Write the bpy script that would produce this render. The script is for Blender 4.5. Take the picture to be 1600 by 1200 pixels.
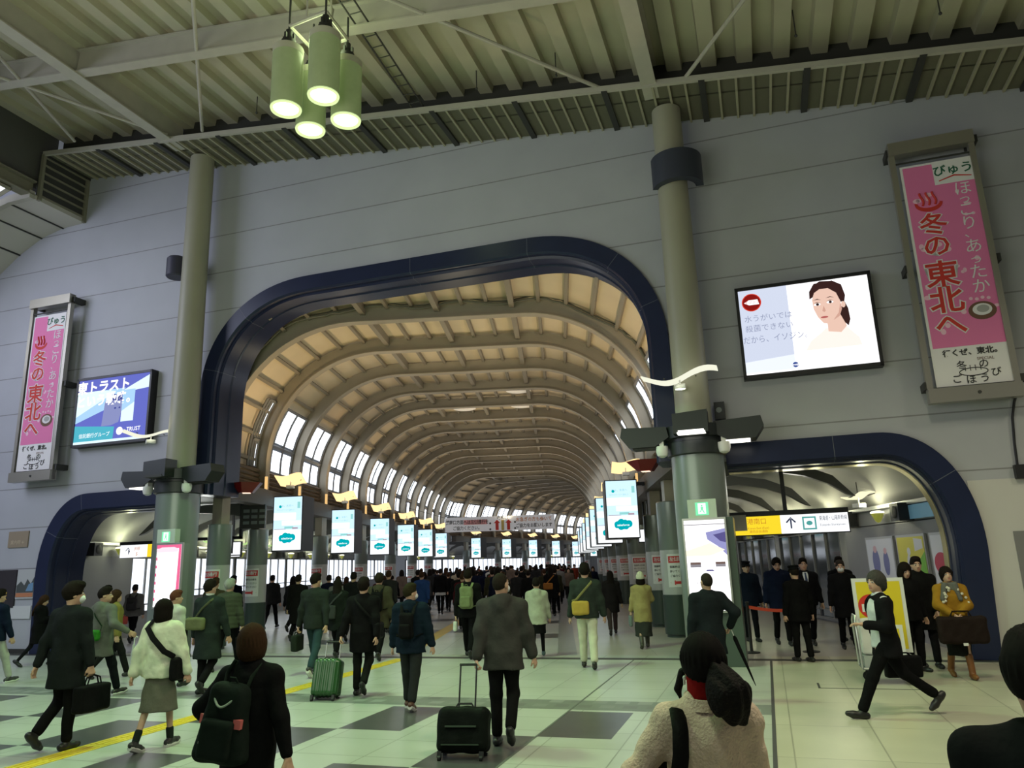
import bpy, bmesh, math, random
import numpy as np
from mathutils import Vector, Matrix
for _o in list(bpy.data.objects): bpy.data.objects.remove(_o)
SC = bpy.context.scene
COL = SC.collection
PI = math.pi
# ---------------------------------------------------------------- camera
CAM_H, F_PX = 1.83, 1165.0
PITCH, ROLL, YAW = math.atan(281 / F_PX), math.radians(1.9), math.atan(67 / 1200.0)
_f = Vector((-math.sin(YAW) * math.cos(PITCH), math.cos(YAW) * math.cos(PITCH), math.sin(PITCH)))
_r = Vector((math.cos(YAW), math.sin(YAW), 0)); _u = _r.cross(_f)
_R = _r * math.cos(ROLL) - _u * math.sin(ROLL); _U = _u * math.cos(ROLL) + _r * math.sin(ROLL)
cam_data = bpy.data.cameras.new('camera'); cam = bpy.data.objects.new('camera', cam_data); COL.objects.link(cam)
cam_data.sensor_width = 36; cam_data.lens = F_PX / 1600 * 36; cam_data.clip_start = .05; cam_data.clip_end = 500
M = Matrix.Identity(4)
for i in range(3): M[i][0], M[i][1], M[i][2] = _R[i], _U[i], -_f[i]
M.translation = (0, 0, CAM_H); cam.matrix_world = M; SC.camera = cam
# ---------------------------------------------------------------- frames of reference
WA = math.radians(14.8)                    # the portal wall stands at a skew to the concourse
WD = Vector((math.cos(WA), -math.sin(WA), 0)); WN = Vector((math.sin(WA), math.cos(WA), 0)); W0 = Vector((-2.43, 16.28, 0))
WALL = Matrix(((WD.x, WN.x, 0, W0.x), (WD.y, WN.y, 0, W0.y), (0, 0, 1, 0), (0, 0, 0, 1)))   # (s, n, z): along, behind, up
XC, HALF, SP, YA = -3.05, 5.75, 2.95, 19.175       # hall axis, half width, rib spacing, first rib
BEND = math.radians(22)
PIV = Vector((-8.8, 61.5, 0))
# frame of the hall's second leg: its local x=-8.8,y=0 sits on the pivot
_c, _s = math.cos(BEND), math.sin(BEND)
LEG2 = Matrix.Translation(PIV) @ Matrix(((_c, _s, 0, 0), (-_s, _c, 0, 0), (0, 0, 1, 0), (0, 0, 0, 1))) @ Matrix.Translation((8.8, 0, 0))
# ---------------------------------------------------------------- world, exposure
W = bpy.data.worlds.new('sky'); SC.world = W; W.use_nodes = True
_bg = W.node_tree.nodes['Background']; _bg.inputs[0].default_value = (.80, .88, 1, 1); _bg.inputs[1].default_value = .12
SC.view_settings.view_transform = 'Standard'; SC.view_settings.look = 'None'
SC.view_settings.exposure = 0.0; SC.view_settings.gamma = 1.0; SC.view_settings.use_curve_mapping = False
SC.cycles.use_denoising = True
SC.cycles.max_bounces = 6; SC.cycles.diffuse_bounces = 3; SC.cycles.glossy_bounces = 3; SC.cycles.transmission_bounces = 3
SC.cycles.sample_clamp_indirect = 4.0; SC.cycles.caustics_reflective = False; SC.cycles.caustics_refractive = False
# ---------------------------------------------------------------- lights of the place
def light(name, kind, loc, watt, col, size=.3, aim=None, angle=None, size_y=None, blend=.6):
    d = bpy.data.lights.new(name, kind); o = bpy.data.objects.new(name, d); COL.objects.link(o)
    d.energy = watt; d.color = col
    if kind == 'AREA':
        d.size = size
        if size_y: d.shape = 'RECTANGLE'; d.size_y = size_y
    else: d.shadow_soft_size = size
    if kind == 'SPOT': d.spot_size = angle; d.spot_blend = blend
    o.location = loc
    if aim is not None: o.rotation_euler = (Vector(aim) - Vector(loc)).to_track_quat('-Z', 'Y').to_euler()
    return o
GREEN = (.52, 1.0, .42); WARM = (1.0, .72, .40); CREAM = (1.0, .93, .66); DAY = (.86, .92, 1.0)
def wpt(s, n, z): return WALL @ Vector((s, n, z))
LAMPS = [(.12, -5.38), (-.69, -5.29), (.10, -4.61), (-.66, -4.58)]       # the pendant cluster, (s, n)
for s, n in LAMPS:
    light('pendant_spot', 'SPOT', wpt(s, n, 9.66), 560, GREEN, .22, wpt(s, n, 0), math.radians(128))
# further clusters of the same roof lamps, behind the viewer and to the right
for s, n, w, c in [(-8, -10.5, 800, (.86, 1, .90)), (.5, -12.5, 900, GREEN), (8.5, -9, 1300, CREAM), (15, -7, 700, CREAM), (6, -15, 700, (.85, 1, .75))]:
    light('roof_lamp_spot', 'SPOT', wpt(s, n, 9.6), w, c, .6, wpt(s, n, 0), math.radians(140))
# daylight through the roof glazing at the left, which washes the left of the portal wall
light('roof_window_daylight', 'AREA', wpt(-15.5, -9.0, 10.0), 700, (.74, .78, 1.0), 6.0, wpt(-8, 0, 6.0), size_y=6.0)
# added fill that brightens the roof deck from below, no fitting stands there
light('roof_fill', 'AREA', wpt(0, -13, 4.5), 380, (.95, .97, .80), 9, wpt(1.5, -5, 12), size_y=4)
# ---------------------------------------------------------------- materials
_mats = {}
def mat(name, col, rough=.6, metal=0.0, emit=0.0, noise=None, bump=None, ecol=None, spec=None, alpha=None):
    if name in _mats: return _mats[name]
    m = bpy.data.materials.new(name); m.use_nodes = True; nt = m.node_tree; b = nt.nodes['Principled BSDF']
    c4 = (*col, 1); b.inputs['Base Color'].default_value = c4; m.diffuse_color = c4
    b.inputs['Roughness'].default_value = rough; b.inputs['Metallic'].default_value = metal
    if spec is not None: b.inputs['Specular IOR Level'].default_value = spec
    if emit:
        b.inputs['Emission Color'].default_value = (*(ecol or col), 1); b.inputs['Emission Strength'].default_value = emit
    tc = None
    if noise or bump:
        tc = nt.nodes.new('ShaderNodeTexCoord')
    if noise:
        sc, amt = noise
        n = nt.nodes.new('ShaderNodeTexNoise'); n.inputs['Scale'].default_value = sc; n.inputs['Detail'].default_value = 4
        nt.links.new(tc.outputs['Object'], n.inputs['Vector'])
        mx = nt.nodes.new('ShaderNodeMix'); mx.data_type = 'RGBA'
        mx.inputs['A'].default_value = (*[max(0, v * (1 - amt)) for v in col], 1); mx.inputs['B'].default_value = (*[min(1, v * (1 + amt)) for v in col], 1)
        nt.links.new(n.outputs['Fac'], mx.inputs['Factor']); nt.links.new(mx.outputs['Result'], b.inputs['Base Color'])
    if bump:
        sc, st = bump
        n = nt.nodes.new('ShaderNodeTexNoise'); n.inputs['Scale'].default_value = sc; n.inputs['Detail'].default_value = 3
        nt.links.new(tc.outputs['Object'], n.inputs['Vector'])
        bp = nt.nodes.new('ShaderNodeBump'); bp.inputs['Strength'].default_value = st; bp.inputs['Distance'].default_value = .02
        nt.links.new(n.outputs['Fac'], bp.inputs['Height']); nt.links.new(bp.outputs['Normal'], b.inputs['Normal'])
    _mats[name] = m
    return m
def cloth(col, rough=.85, tag=''):
    k = 'cloth_%s%02x%02x%02x' % (tag, *[int(255 * min(1, v) ** .5) for v in col])
    return mat(k, tuple(v * (.62 if max(col) < .12 else 1) for v in col), rough, noise=(9, .22), bump=(14, .45), spec=.04)
def glow(name, col, strength=1.0):
    if name in _mats: return _mats[name]
    m = bpy.data.materials.new(name); m.use_nodes = True; nt = m.node_tree; nt.nodes.clear()
    e = nt.nodes.new('ShaderNodeEmission'); e.inputs[0].default_value = (*col, 1); e.inputs[1].default_value = strength
    o = nt.nodes.new('ShaderNodeOutputMaterial'); nt.links.new(e.outputs[0], o.inputs[0]); _mats[name] = m
    return m
def node_mat(name, fn, rough=.5, metal=0.0):
    """Principled material whose colour and bump come from fn(nodes, links, coords) -> (colour socket, height socket or None)."""
    m = bpy.data.materials.new(name); m.use_nodes = True; nt = m.node_tree; b = nt.nodes['Principled BSDF']
    b.inputs['Roughness'].default_value = rough; b.inputs['Metallic'].default_value = metal
    tc = nt.nodes.new('ShaderNodeTexCoord')
    c, h = fn(nt, tc.outputs['Object'])
    nt.links.new(c, b.inputs['Base Color'])
    if h:
        bp = nt.nodes.new('ShaderNodeBump'); bp.inputs['Strength'].default_value = .5; bp.inputs['Distance'].default_value = .01
        nt.links.new(h, bp.inputs['Height']); nt.links.new(bp.outputs['Normal'], b.inputs['Normal'])
    _mats[name] = m
    return m
def tile_fn(col, joint, w, h, mortar=.012, offset=0.0, var=.06, dirt=.12, swap=None):
    def fn(nt, vec):
        if swap is not None:
            mp = nt.nodes.new('ShaderNodeMapping'); mp.inputs['Rotation'].default_value = swap; mp.inputs['Location'].default_value = (333, 0, 0); nt.links.new(vec, mp.inputs['Vector']); vec = mp.outputs['Vector']
        br = nt.nodes.new('ShaderNodeTexBrick'); br.offset = offset; br.inputs['Scale'].default_value = 1
        br.inputs['Brick Width'].default_value = w; br.inputs['Row Height'].default_value = h; br.inputs['Mortar Size'].default_value = mortar
        br.inputs['Color1'].default_value = (*[v * (1 - var) for v in col], 1); br.inputs['Color2'].default_value = (*[min(1, v * (1 + var)) for v in col], 1)
        br.inputs['Mortar'].default_value = (*joint, 1); nt.links.new(vec, br.inputs['Vector'])
        n = nt.nodes.new('ShaderNodeTexNoise'); n.inputs['Scale'].default_value = .9; n.inputs['Detail'].default_value = 6; nt.links.new(vec, n.inputs['Vector'])
        rp = nt.nodes.new('ShaderNodeMapRange'); rp.inputs['From Min'].default_value = .3; rp.inputs['From Max'].default_value = .7
        rp.inputs['To Min'].default_value = 1 - dirt; rp.inputs['To Max'].default_value = 1.0
        nt.links.new(n.outputs['Fac'], rp.inputs['Value'])
        mx = nt.nodes.new('ShaderNodeMix'); mx.data_type = 'RGBA'; mx.blend_type = 'MULTIPLY'; mx.inputs['Factor'].default_value = 1
        nt.links.new(br.outputs['Color'], mx.inputs['A']); nt.links.new(rp.outputs['Result'], mx.inputs['B'])
        return mx.outputs['Result'], None
    return fn
# ---------------------------------------------------------------- mesh builder
_text = {}
def text_geo(s, bold=0.0):
    if (s, bold) not in _text:
        c = bpy.data.curves.new('text', 'FONT'); c.body = s; c.align_x = 'CENTER'; c.align_y = 'CENTER'; c.resolution_u = 2; c.offset = bold
        o = bpy.data.objects.new('text', c); COL.objects.link(o)
        me = o.evaluated_get(bpy.context.evaluated_depsgraph_get()).to_mesh()
        _text[(s, bold)] = ([tuple(v.co) for v in me.vertices], [tuple(p.vertices) for p in me.polygons])
        bpy.data.objects.remove(o); bpy.data.curves.remove(c)
    return _text[(s, bold)]
class MB:
    def __init__(self): self.v, self.f, self.m = [], [], []
    def add(self, vs, fs, m=0, M=None):
        b = len(self.v)
        self.v += [tuple(M @ Vector(p)) for p in vs] if M is not None else [tuple(p) for p in vs]
        self.f += [tuple(i + b for i in f) for f in fs]; self.m += [m] * len(fs); return self
    def box(self, c, s, m=0, M=None, rot=None):
        x, y, z = s[0] / 2, s[1] / 2, s[2] / 2
        vs = [Vector((a, b, d)) for a in (-x, x) for b in (-y, y) for d in (-z, z)]
        if rot is not None: vs = [rot @ v for v in vs]
        vs = [v + Vector(c) for v in vs]
        return self.add(vs, [(0, 1, 3, 2), (4, 6, 7, 5), (0, 4, 5, 1), (2, 3, 7, 6), (0, 2, 6, 4), (1, 5, 7, 3)], m, M)
    def bbox(self, a, b, m=0, M=None):
        return self.box([(p + q) / 2 for p, q in zip(a, b)], [abs(q - p) for p, q in zip(a, b)], m, M)
    def prism(self, poly, d0, d1, fn, m=0, M=None, m_side=None):
        """poly: 2-D outline (a, b); fn(a, b, d) -> 3-D; extruded from d0 to d1."""
        n = len(poly); vs = [fn(a, b, d0) for a, b in poly] + [fn(a, b, d1) for a, b in poly]
        self.add(vs, [tuple(range(n))[::-1], tuple(range(n, 2 * n))], m, M)
        b0 = len(self.v) - 2 * n
        self.f += [(b0 + i, b0 + (i + 1) % n, b0 + n + (i + 1) % n, b0 + n + i) for i in range(n)]; self.m += [m if m_side is None else m_side] * n
        return self
    def rings(self, rings, m=0, M=None, close=True, caps=True):
        n = len(rings[0]); vs = [p for r in rings for p in r]; fs = []
        for k in range(len(rings) - 1):
            for i in range(n if close else n - 1):
                j = (i + 1) % n; fs.append((k * n + i, k * n + j, (k + 1) * n + j, (k + 1) * n + i))
        if caps and close:
            fs.append(tuple(range(n))[::-1]); fs.append(tuple((len(rings) - 1) * n + i for i in range(n)))
        return self.add(vs, fs, m, M)
    def tube(self, path, r, seg=8, m=0, M=None, flat=None, caps=True):
        P = [Vector(p) for p in path]; R = r if isinstance(r, (list, tuple)) else [r] * len(P); out = []; u = None
        for i, p in enumerate(P):
            t = (P[min(i + 1, len(P) - 1)] - P[max(i - 1, 0)]).normalized()
            if u is None:
                u = Vector((0, 0, 1)) if abs(t.z) < .9 else Vector((1, 0, 0))
                if flat is not None: u = Vector(flat)
            u = (u - t * u.dot(t)).normalized(); w = t.cross(u)
            a = R[i] if not isinstance(R[i], tuple) else R[i][0]; b = R[i] if not isinstance(R[i], tuple) else R[i][1]
            out.append([p + u * (a * math.cos(2 * PI * k / seg)) + w * (b * math.sin(2 * PI * k / seg)) for k in range(seg)])
        return self.rings(out, m, M, caps=caps)
    def lathe(self, prof, seg=20, m=0, M=None, c=(0, 0), caps=True):
        return self.rings([[(c[0] + r * math.cos(2 * PI * k / seg), c[1] + r * math.sin(2 * PI * k / seg), z) for k in range(seg)] for r, z in prof], m, M, caps=caps)
    def sphere(self, c, r, seg=12, m=0, M=None):
        rr = r if isinstance(r, (tuple, list)) else (r, r, r); n = max(6, seg // 2)
        return self.rings([[(c[0] + rr[0] * max(.02, math.sin(PI * j / n)) * math.cos(2 * PI * k / seg), c[1] + rr[1] * max(.02, math.sin(PI * j / n)) * math.sin(2 * PI * k / seg), c[2] - rr[2] * math.cos(PI * j / n)) for k in range(seg)] for j in range(n + 1)], m, M)
    def text(self, s, size, c, m=0, M=None, ax=((1, 0, 0), (0, 0, 1)), bold=0.0, wide=1.0):
        """Lettering lying in the plane of axes ax, centred on c."""
        vs, fs = text_geo(s, bold); a, b = Vector(ax[0]), Vector(ax[1]); c = Vector(c)
        return self.add([c + a * (p[0] * size * wide) + b * (p[1] * size) for p in vs], fs, m, M)
    def poly(self, pts, m=0, M=None): return self.add(pts, [tuple(range(len(pts)))], m, M)
    def disk(self, c, r, ax, m=0, M=None, seg=24, ry=None):
        a, b = Vector(ax[0]), Vector(ax[1]); c = Vector(c)
        return self.poly([c + a * (r * math.cos(2 * PI * k / seg)) + b * ((ry or r) * math.sin(2 * PI * k / seg)) for k in range(seg)], m, M)
    def build(self, name, mats, parent=None, M=None, smooth=True, angle=35, fix=True):
        me = bpy.data.meshes.new(name); me.from_pydata(self.v, [], self.f)
        for mm in (mats if isinstance(mats, (list, tuple)) else [mats]): me.materials.append(mm)
        me.polygons.foreach_set('material_index', self.m)
        if fix:
            bm = bmesh.new(); bm.from_mesh(me); bmesh.ops.recalc_face_normals(bm, faces=bm.faces); bm.to_mesh(me); bm.free()
        if smooth:
            me.polygons.foreach_set('use_smooth', [True] * len(me.polygons)); me.set_sharp_from_angle(angle=math.radians(angle))
        me.update()
        return link(name, me, parent, M)
def link(name, data, parent=None, M=None):
    o = bpy.data.objects.new(name, data); COL.objects.link(o)
    if parent is not None: o.parent = parent
    if M is not None:
        if parent is not None: o.matrix_local = M
        else: o.matrix_world = M
    return o
def tag(o, label=None, cat=None, group=None, kind=None):
    for k, v in (('label', label), ('category', cat), ('group', group), ('kind', kind)):
        if v: o[k] = v
    return o
def thing(name, label, cat, M=None, group=None, kind=None):
    o = link(name, None, None, M if M is not None else Matrix.Identity(4)); o.empty_display_size = .2
    return tag(o, label, cat, group, kind)
def copy_tree(o, parent=None):
    c = o.copy(); COL.objects.link(c)
    if parent is not None: c.parent = parent
    for ch in list(o.children): copy_tree(ch, c)
    return c
def T(x=0, y=0, z=0): return Matrix.Translation((x, y, z))
def RZ(a): return Matrix.Rotation(a, 4, 'Z')
XZ = ((1, 0, 0), (0, 0, 1))
# ================================================================ the setting
def arc(cx, cz, a, b, t0, t1, n, e=2.2):
    out = []
    for i in range(n + 1):
        t = math.radians(t0 + (t1 - t0) * i / n); c, s = math.cos(t), math.sin(t)
        out.append((cx + a * math.copysign(abs(c) ** (2 / e), c), cz + b * math.copysign(abs(s) ** (2 / e), s)))
    return out
BIG = [(-6.72, 3.72), (-6.72, 5.0)] + arc(-3.6, 6.1, 3.12, 2.9, 180, 90, 22) + arc(1.95, 6.1, 3.10, 2.9, 90, 0, 22) + [(5.05, 5.0), (5.05, 3.72)]
SMR = [(5.95, 3.97), (7.2, 3.97)] + arc(8.6, 1.85, 1.53, 2.12, 90, 0, 18) + [(10.09, .9), (10.05, 0)]
SML = [(-11.47, 0), (-11.52, .9)] + arc(-10.03, 1.85, 1.53, 2.12, 180, 90, 18) + [(-9.0, 3.97), (-7.35, 3.97)]
def roof_z(s): return 11.85 - .123 * s
M_wall = node_mat('portal_wall_panels', tile_fn((.425, .435, .47), (.24, .24, .25), 900, 1.06, .014, 0, .0, .08, swap=(-PI / 2, 0, 0)), .55)
M_blue = mat('dark_blue_gloss_cladding', (.014, .020, .055), .30, 0, noise=(2, .2), spec=.35)
M_blue2 = mat('blue_cladding_groove', (.008, .010, .022), .4)
M_seam = mat('cladding_seam', (.10, .11, .15), .4)
M_steel = mat('cream_painted_steel', (.42, .40, .34), .55, noise=(3, .12))
M_steel_d = mat('olive_grey_steel', (.22, .21, .15), .6, noise=(3, .15))
M_dark = mat('dark_steel', (.035, .035, .032), .6)  # even dark colour for rods, dividers and brackets
M_black = mat('black_plastic', (.012, .012, .014), .45)
M_alu = mat('brushed_aluminium', (.55, .55, .53), .35, .8)
M_white = mat('white_enamel', (.75, .75, .72), .4)
M_concrete = mat('pale_plaster', (.42, .42, .41), .7, noise=(2, .1))

wall = MB()
outline = [(-19, 0)] + SML + [(-7.35, 3.72)] + BIG + [(5.95, 3.72)] + SMR + [(16, 0), (16, roof_z(16) + .7), (-11.3, roof_z(-11.3) + .7), (-19, roof_z(-19) + .7)]
wall.prism(outline, 0, .32, lambda a, b, d: (a, d, b))
tag(wall.build('wall_portal', M_wall, M=WALL), 'tall grey panelled wall pierced by one wide arch and two small arches', 'wall', kind='structure')

def sweep_trim(name, path, sect, label, seams):
    mb = MB(); P = [Vector((a, 0, b)) for a, b in path]; rings = []
    cen = sum(P, Vector()) / len(P)
    for i, p in enumerate(P):
        t = (P[min(i + 1, len(P) - 1)] - P[max(i - 1, 0)]).normalized(); nrm = Vector((t.z, 0, -t.x))     # to the inside of a clockwise outline
        rings.append([p + nrm * u + Vector((0, n, 0)) for u, n in sect])
    mb.rings(rings)
    o = mb.build(name, M_blue, M=WALL, angle=28); tag(o, label, 'arch trim', kind='structure')
    for k in seams:                                  # the fine joints between cladding sheets
        a, b = P[k], P[k + 1]; t = (b - a).normalized(); nrm = Vector((t.z, 0, -t.x)); c = (a + b) / 2; sm = MB()
        r2 = [[c + t * d + nrm * (u + (.003 if u > .2 else -.001)) + Vector((0, n - .004, 0)) for u, n in sect[:8]] for d in (-.006, .006)]
        sm.rings(r2, close=False); sm.build('joint', M_seam, o, smooth=False)
    return o
SECT = [(0, -.09), (.36, -.09), (.40, -.04), (.40, .08), (.46, .10), (.46, .48), (.49, .50), (.49, .56), (.46, .58), (.46, 1.05), (0, 1.05)]
sweep_trim('trim_1', BIG, SECT, 'dark blue moulded trim framing the wide main arch', [5, 14, 24, 25, 35, 42])
SECT2 = [(0, -.09), (.40, -.09), (.44, -.04), (.44, .08), (.48, .10), (.48, .45), (.50, .46), (.50, .50), (.48, .52), (.48, .95), (0, .95)]
sweep_trim('trim_2', SMR, SECT2, 'dark blue moulded trim framing the small right-hand arch', [1, 12])
sweep_trim('trim_3', SML, SECT2, 'dark blue moulded trim framing the small left-hand arch', [8, 18])
# thin brass-toned strip on the inner edge of the right arch
o = sweep_trim('trim_4', SMR, [(.475, .56), (.50, .56), (.50, .93), (.475, .93)], 'brass-toned strip along the underside of the right arch', [])
o.data.materials.clear(); o.data.materials.append(mat('brass_strip', (.55, .47, .20), .3, .6))

# ---- floors
M_tile = node_mat('pale_floor_tiles', tile_fn((.50, .52, .47), (.30, .31, .27), .82, .715, .008, 0, .05, .12), .30)
M_tile_r = node_mat('cream_floor_tiles', tile_fn((.56, .53, .42), (.36, .34, .27), .82, 1.43, .008, 0, .04, .16), .32)
M_tile_d = mat('dark_grey_floor_tile', (.085, .085, .088), .28, noise=(4, .2))
M_band = node_mat('grey_dotted_band', tile_fn((.22, .23, .22), (.20, .22, .20), .30, .30, .06, .5, .50, .1), .4)
M_yellow = mat('yellow_tactile_paving', (.72, .52, .03), .5, noise=(6, .15))
M_yellow_d = mat('faded_yellow_tactile_paving', (.50, .34, .10), .5, noise=(6, .2))
M_line = mat('dark_floor_joint', (.05, .05, .05), .5)
fl = MB(); mats_f = [M_tile, M_tile_r, M_tile_d, M_band, M_yellow, M_line]
s0 = 1.47 - .82 * 36
sx = [s0 + .82 * k for k in range(43)]                # tile columns, up to the joint at s = 6.39
sx = [v for v in sx if v < 6.2] + [6.39]
nrows = [-5.30 - 1.43 * k for k in range(0, 12)]
for i in range(len(sx) - 1):
    a, b = sx[i], sx[i + 1]
    def q(n0, n1, m, a=a, b=b): fl.add([(a, n0, 0), (b, n0, 0), (b, n1, 0), (a, n1, 0)], [(0, 1, 2, 3)], m)
    q(-4.55, -.36, 0); q(-5.2, -4.55, 3); q(-5.3, -5.2, 0); q(-.36, 0.35, 5 if False else 0)
    kk = round((a - 1.47) / .82)
    for r in range(11):
        dark = (kk + r) % 3 == 0 and b < 6.3
        q(nrows[r + 1], nrows[r], 2 if dark else 0)
fl.add([(6.39, -22, 0), (24, -22, 0), (24, .35, 0), (6.39, .35, 0)], [(0, 1, 2, 3)], 1)
fl.add([(s0, -22, -.02), (24, -22, -.02), (24, .35, -.02), (s0, .35, -.02)], [(0, 1, 2, 3)], 5)
tag(fl.build('floor', mats_f, M=WALL, smooth=False, fix=False), 'pale tiled concourse floor with stepped dark squares', 'floor', kind='structure')
def strip(name, pts, m, label, M=None, z=.004, cat='floor marking'):
    mb = MB(); mb.prism(pts, .0005, z, lambda a, b, d: (a, b, d)); tag(mb.build(name, m, M=M, smooth=False), label, cat, kind='structure')
yl = MB(); yl.prism([(-.99, -21), (-.70, -21), (-.70, -.4), (-.99, -.4)], .0005, .005, lambda a, b, d: (a, b, d))
for k in range(3):
    for j in range(60): yl.bbox((-.955 + k * .085, -20.9 + j * .34, .004), (-.92 + k * .085, -20.9 + j * .34 + .28, .009))
tag(yl.build('trim_5', M_yellow, M=WALL, smooth=False), 'yellow tactile guide strip crossing the near floor', 'tactile strip', kind='structure')
strip('trim_6', [(-19, -.30), (16, -.30), (16, -.05), (-19, -.05)], M_line, 'dark threshold strip in the floor under the arches', WALL, .003)
strip('trim_7', [(6.365, -22), (6.405, -22), (6.405, -.3), (6.365, -.3)], M_line, 'dark joint line between green-lit tiles and cream tiles', WALL, .003)
strip('trim_10', [(3.915, -22), (3.94, -22), (3.94, -.3), (3.915, -.3)], mat('grey_floor_joint', (.13, .14, .13), .5), 'thin grey joint line across the green-lit tiles', WALL, .003)
ld = MB()
for j in range(22): ld.bbox((5.75, -21.5 + j * .74, .0005), (6.28, -21.5 + j * .74 + .66, .004), 0); [ld.bbox((5.98, -21.45 + j * .74 + q * .22, .004), (6.22, -21.45 + j * .74 + q * .22 + .10, .007), 1) for q in range(3)]
tag(ld.build('trim_8', [mat('grey_guide_tile', (.26, .27, .27), .4), mat('pale_guide_bar', (.55, .57, .55), .4)], M=WALL, smooth=False), 'grey ladder-like guide strip beside the cream tiles', 'guide strip', kind='structure')
mb = MB(); mb.bbox((7.0, -3.2, .0005), (7.03, -2.75, .004)); mb.bbox((8.3, -3.2, .0005), (8.33, -2.75, .004)); mb.bbox((7.0, -3.2, .0005), (8.33, -3.18, .004))
tag(mb.build('trim_9', M_line, M=WALL, smooth=False), 'outline of a floor hatch in the cream tiles', 'floor hatch', kind='structure')

M_hall = node_mat('grey_hall_floor', tile_fn((.54, .53, .54), (.38, .38, .38), .9, .9, .006, 0, .03, .10), .26)
M_hall_p = node_mat('pinkish_hall_floor', tile_fn((.50, .46, .43), (.36, .34, .32), 1.8, 1.8, .008, 0, .03, .12), .28)
M_hall_d = mat('dark_hall_tile', (.10, .10, .11), .28, noise=(4, .2))
M_hall_b = mat('mid_grey_hall_band', (.27, .27, .28), .28, noise=(4, .1))
def wy(x, off=.0): return W0.y + (x - W0.x) * WD.y / WD.x + off          # where the portal wall stands at a given x
hf = MB()
ystart = lambda x: wy(x) + .36
xs = [-14.2, -9.4, -6.6, -5.0, -3.65, -3.28, -1.6, -.15, .25, 3.4, 12]
for i in range(len(xs) - 1):
    a, b = xs[i], xs[i + 1]; base = 0 if a < -.2 else (3 if a < .2 else 1)
    if a < -6.5 : base = 0
    ys = [None] + [20 + 1.2 * k for k in range(84)]
    prev = (ystart(a), ystart(b))
    for k in range(84):
        y = 19.6 + 1.15 * k; m = base
        if -6.7 < a < -.2 and abs(a + 3.65) > .01: m = 2 if (k + (i % 2) * 2) % 4 == 1 else 0
        if abs(a + 3.65) < .01: m = 4
        hf.add([(a, prev[0], 0), (b, prev[1], 0), (b, y, 0), (a, y, 0)], [(0, 1, 2, 3)], m); prev = (y, y)
tag(hf.build('floor_hall', [M_hall, M_hall_p, M_hall_d, M_hall_b, M_yellow_d], smooth=False, fix=False), 'grey hall floor with dark tile bars running into the distance', 'floor', kind='structure')
mb = MB(); mb.add([(12, 56, -.006), (80, 56, -.006), (80, 135, -.006), (12, 135, -.006)], [(0, 1, 2, 3)]); tag(mb.build('floor_far', M_hall, smooth=False, fix=False), 'far floor beyond the bend of the hall', 'floor', kind='structure')

# ---- roof over the near concourse
M_deck = mat('olive_roof_deck', (.42, .40, .29), .6, noise=(1.5, .12))
dk = MB(); poly = []; s = -11.6
while s < 20:
    z = roof_z(s) + .82
    poly += [(s, z), (s + .34, z - .04), (s + .37, z - .22), (s + .67, z - .26), (s + .70, z - .085)]
    s += .70
top = [(a, .25 + max(roof_z(a) + .82, 0)) for a, _ in (poly[-1], poly[0])]
dk.prism(poly + top, -24, -.9, lambda a, b, d: (a, d, b))
tag(dk.build('ceiling', M_deck, M=WALL, angle=20), 'ribbed olive steel roof deck above the concourse', 'ceiling', kind='structure')
def ibeam(name, label, p, q, depth, fl_w, m=M_steel, web=.03, ft=.035, M=WALL):
    """I-section from p to q (bottom centre line), upright."""
    mb = MB(); P, Q = Vector(p), Vector(q); t = (Q - P).normalized(); w = t.cross(Vector((0, 0, 1))).normalized(); u = w.cross(t)
    sec = [(-fl_w / 2, 0), (fl_w / 2, 0), (fl_w / 2, ft), (web, ft), (web, depth - ft), (fl_w / 2, depth - ft), (fl_w / 2, depth), (-fl_w / 2, depth), (-fl_w / 2, depth - ft), (-web, depth - ft), (-web, ft), (-fl_w / 2, ft)]
    mb.rings([[X + w * a + u * b for a, b in sec] for X in (P, Q)])
    return tag(mb.build(name, m, M=M, smooth=False), label, 'roof beam', kind='structure')
for s, lb in ((-7.05, 'deep cream roof girder running to the left wall column'), (5.22, 'deep cream roof girder running to the right wall column')):
    ibeam('roof_girder', lb, (s, -23, roof_z(s)), (s, -1.0, roof_z(s)), .80, .30)
for (a, b), lb in {(-11.2, -7.09): 'short cream cross beam at the far left of the roof', (-7.01, -.52): 'cream cross beam between the left girder and the pendant lamps', (-.48, 5.18): 'cream cross beam between the pendant lamps and the right girder', (5.26, 18.0): 'cream cross beam right of the right girder'}.items():
    for n0 in (-4.25,): ibeam('cross_beam', lb, (a, n0, roof_z(a) + .06), (b, n0, roof_z(b) + .06), .56, .24)
for a, b, lb in ((-11.2, -7.09, 'rear'), (-7.01, 5.18, 'rear'), (5.26, 18, 'rear')):
    ibeam('cross_beam', 'cream cross beam of the roof behind the viewer', (a, -11.5, roof_z(a) + .06), (b, -11.5, roof_z(b) + .06), .56, .24)
for k, (p, q, lb) in enumerate([((-2.3, -6.0), (-5.85, -1.6), 'thin brace rod crossing the roof left of the pendant lamps'), ((.55, -5.4), (4.35, -1.3), 'thin brace rod crossing the roof right of the pendant lamps'),
                 ((7.6, -4.3), (5.85, -1.3), 'thin brace rod just right of the right girder'), ((-7.9, -5.9), (-9.85, -1.8), 'steep brace rod at the far left of the roof'), ((-9.4, -5.0), (-6.95, -1.6), 'slanting brace rod meeting the left girder')]):
    mb = MB(); mb.tube([(p[0], p[1], roof_z(p[0]) + .10), (q[0], q[1], roof_z(q[0]) + .10)], .04, 8); tag(mb.build('brace_rod', M_steel, M=WALL), lb, 'brace rod', kind='structure')
mb = MB()
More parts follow.
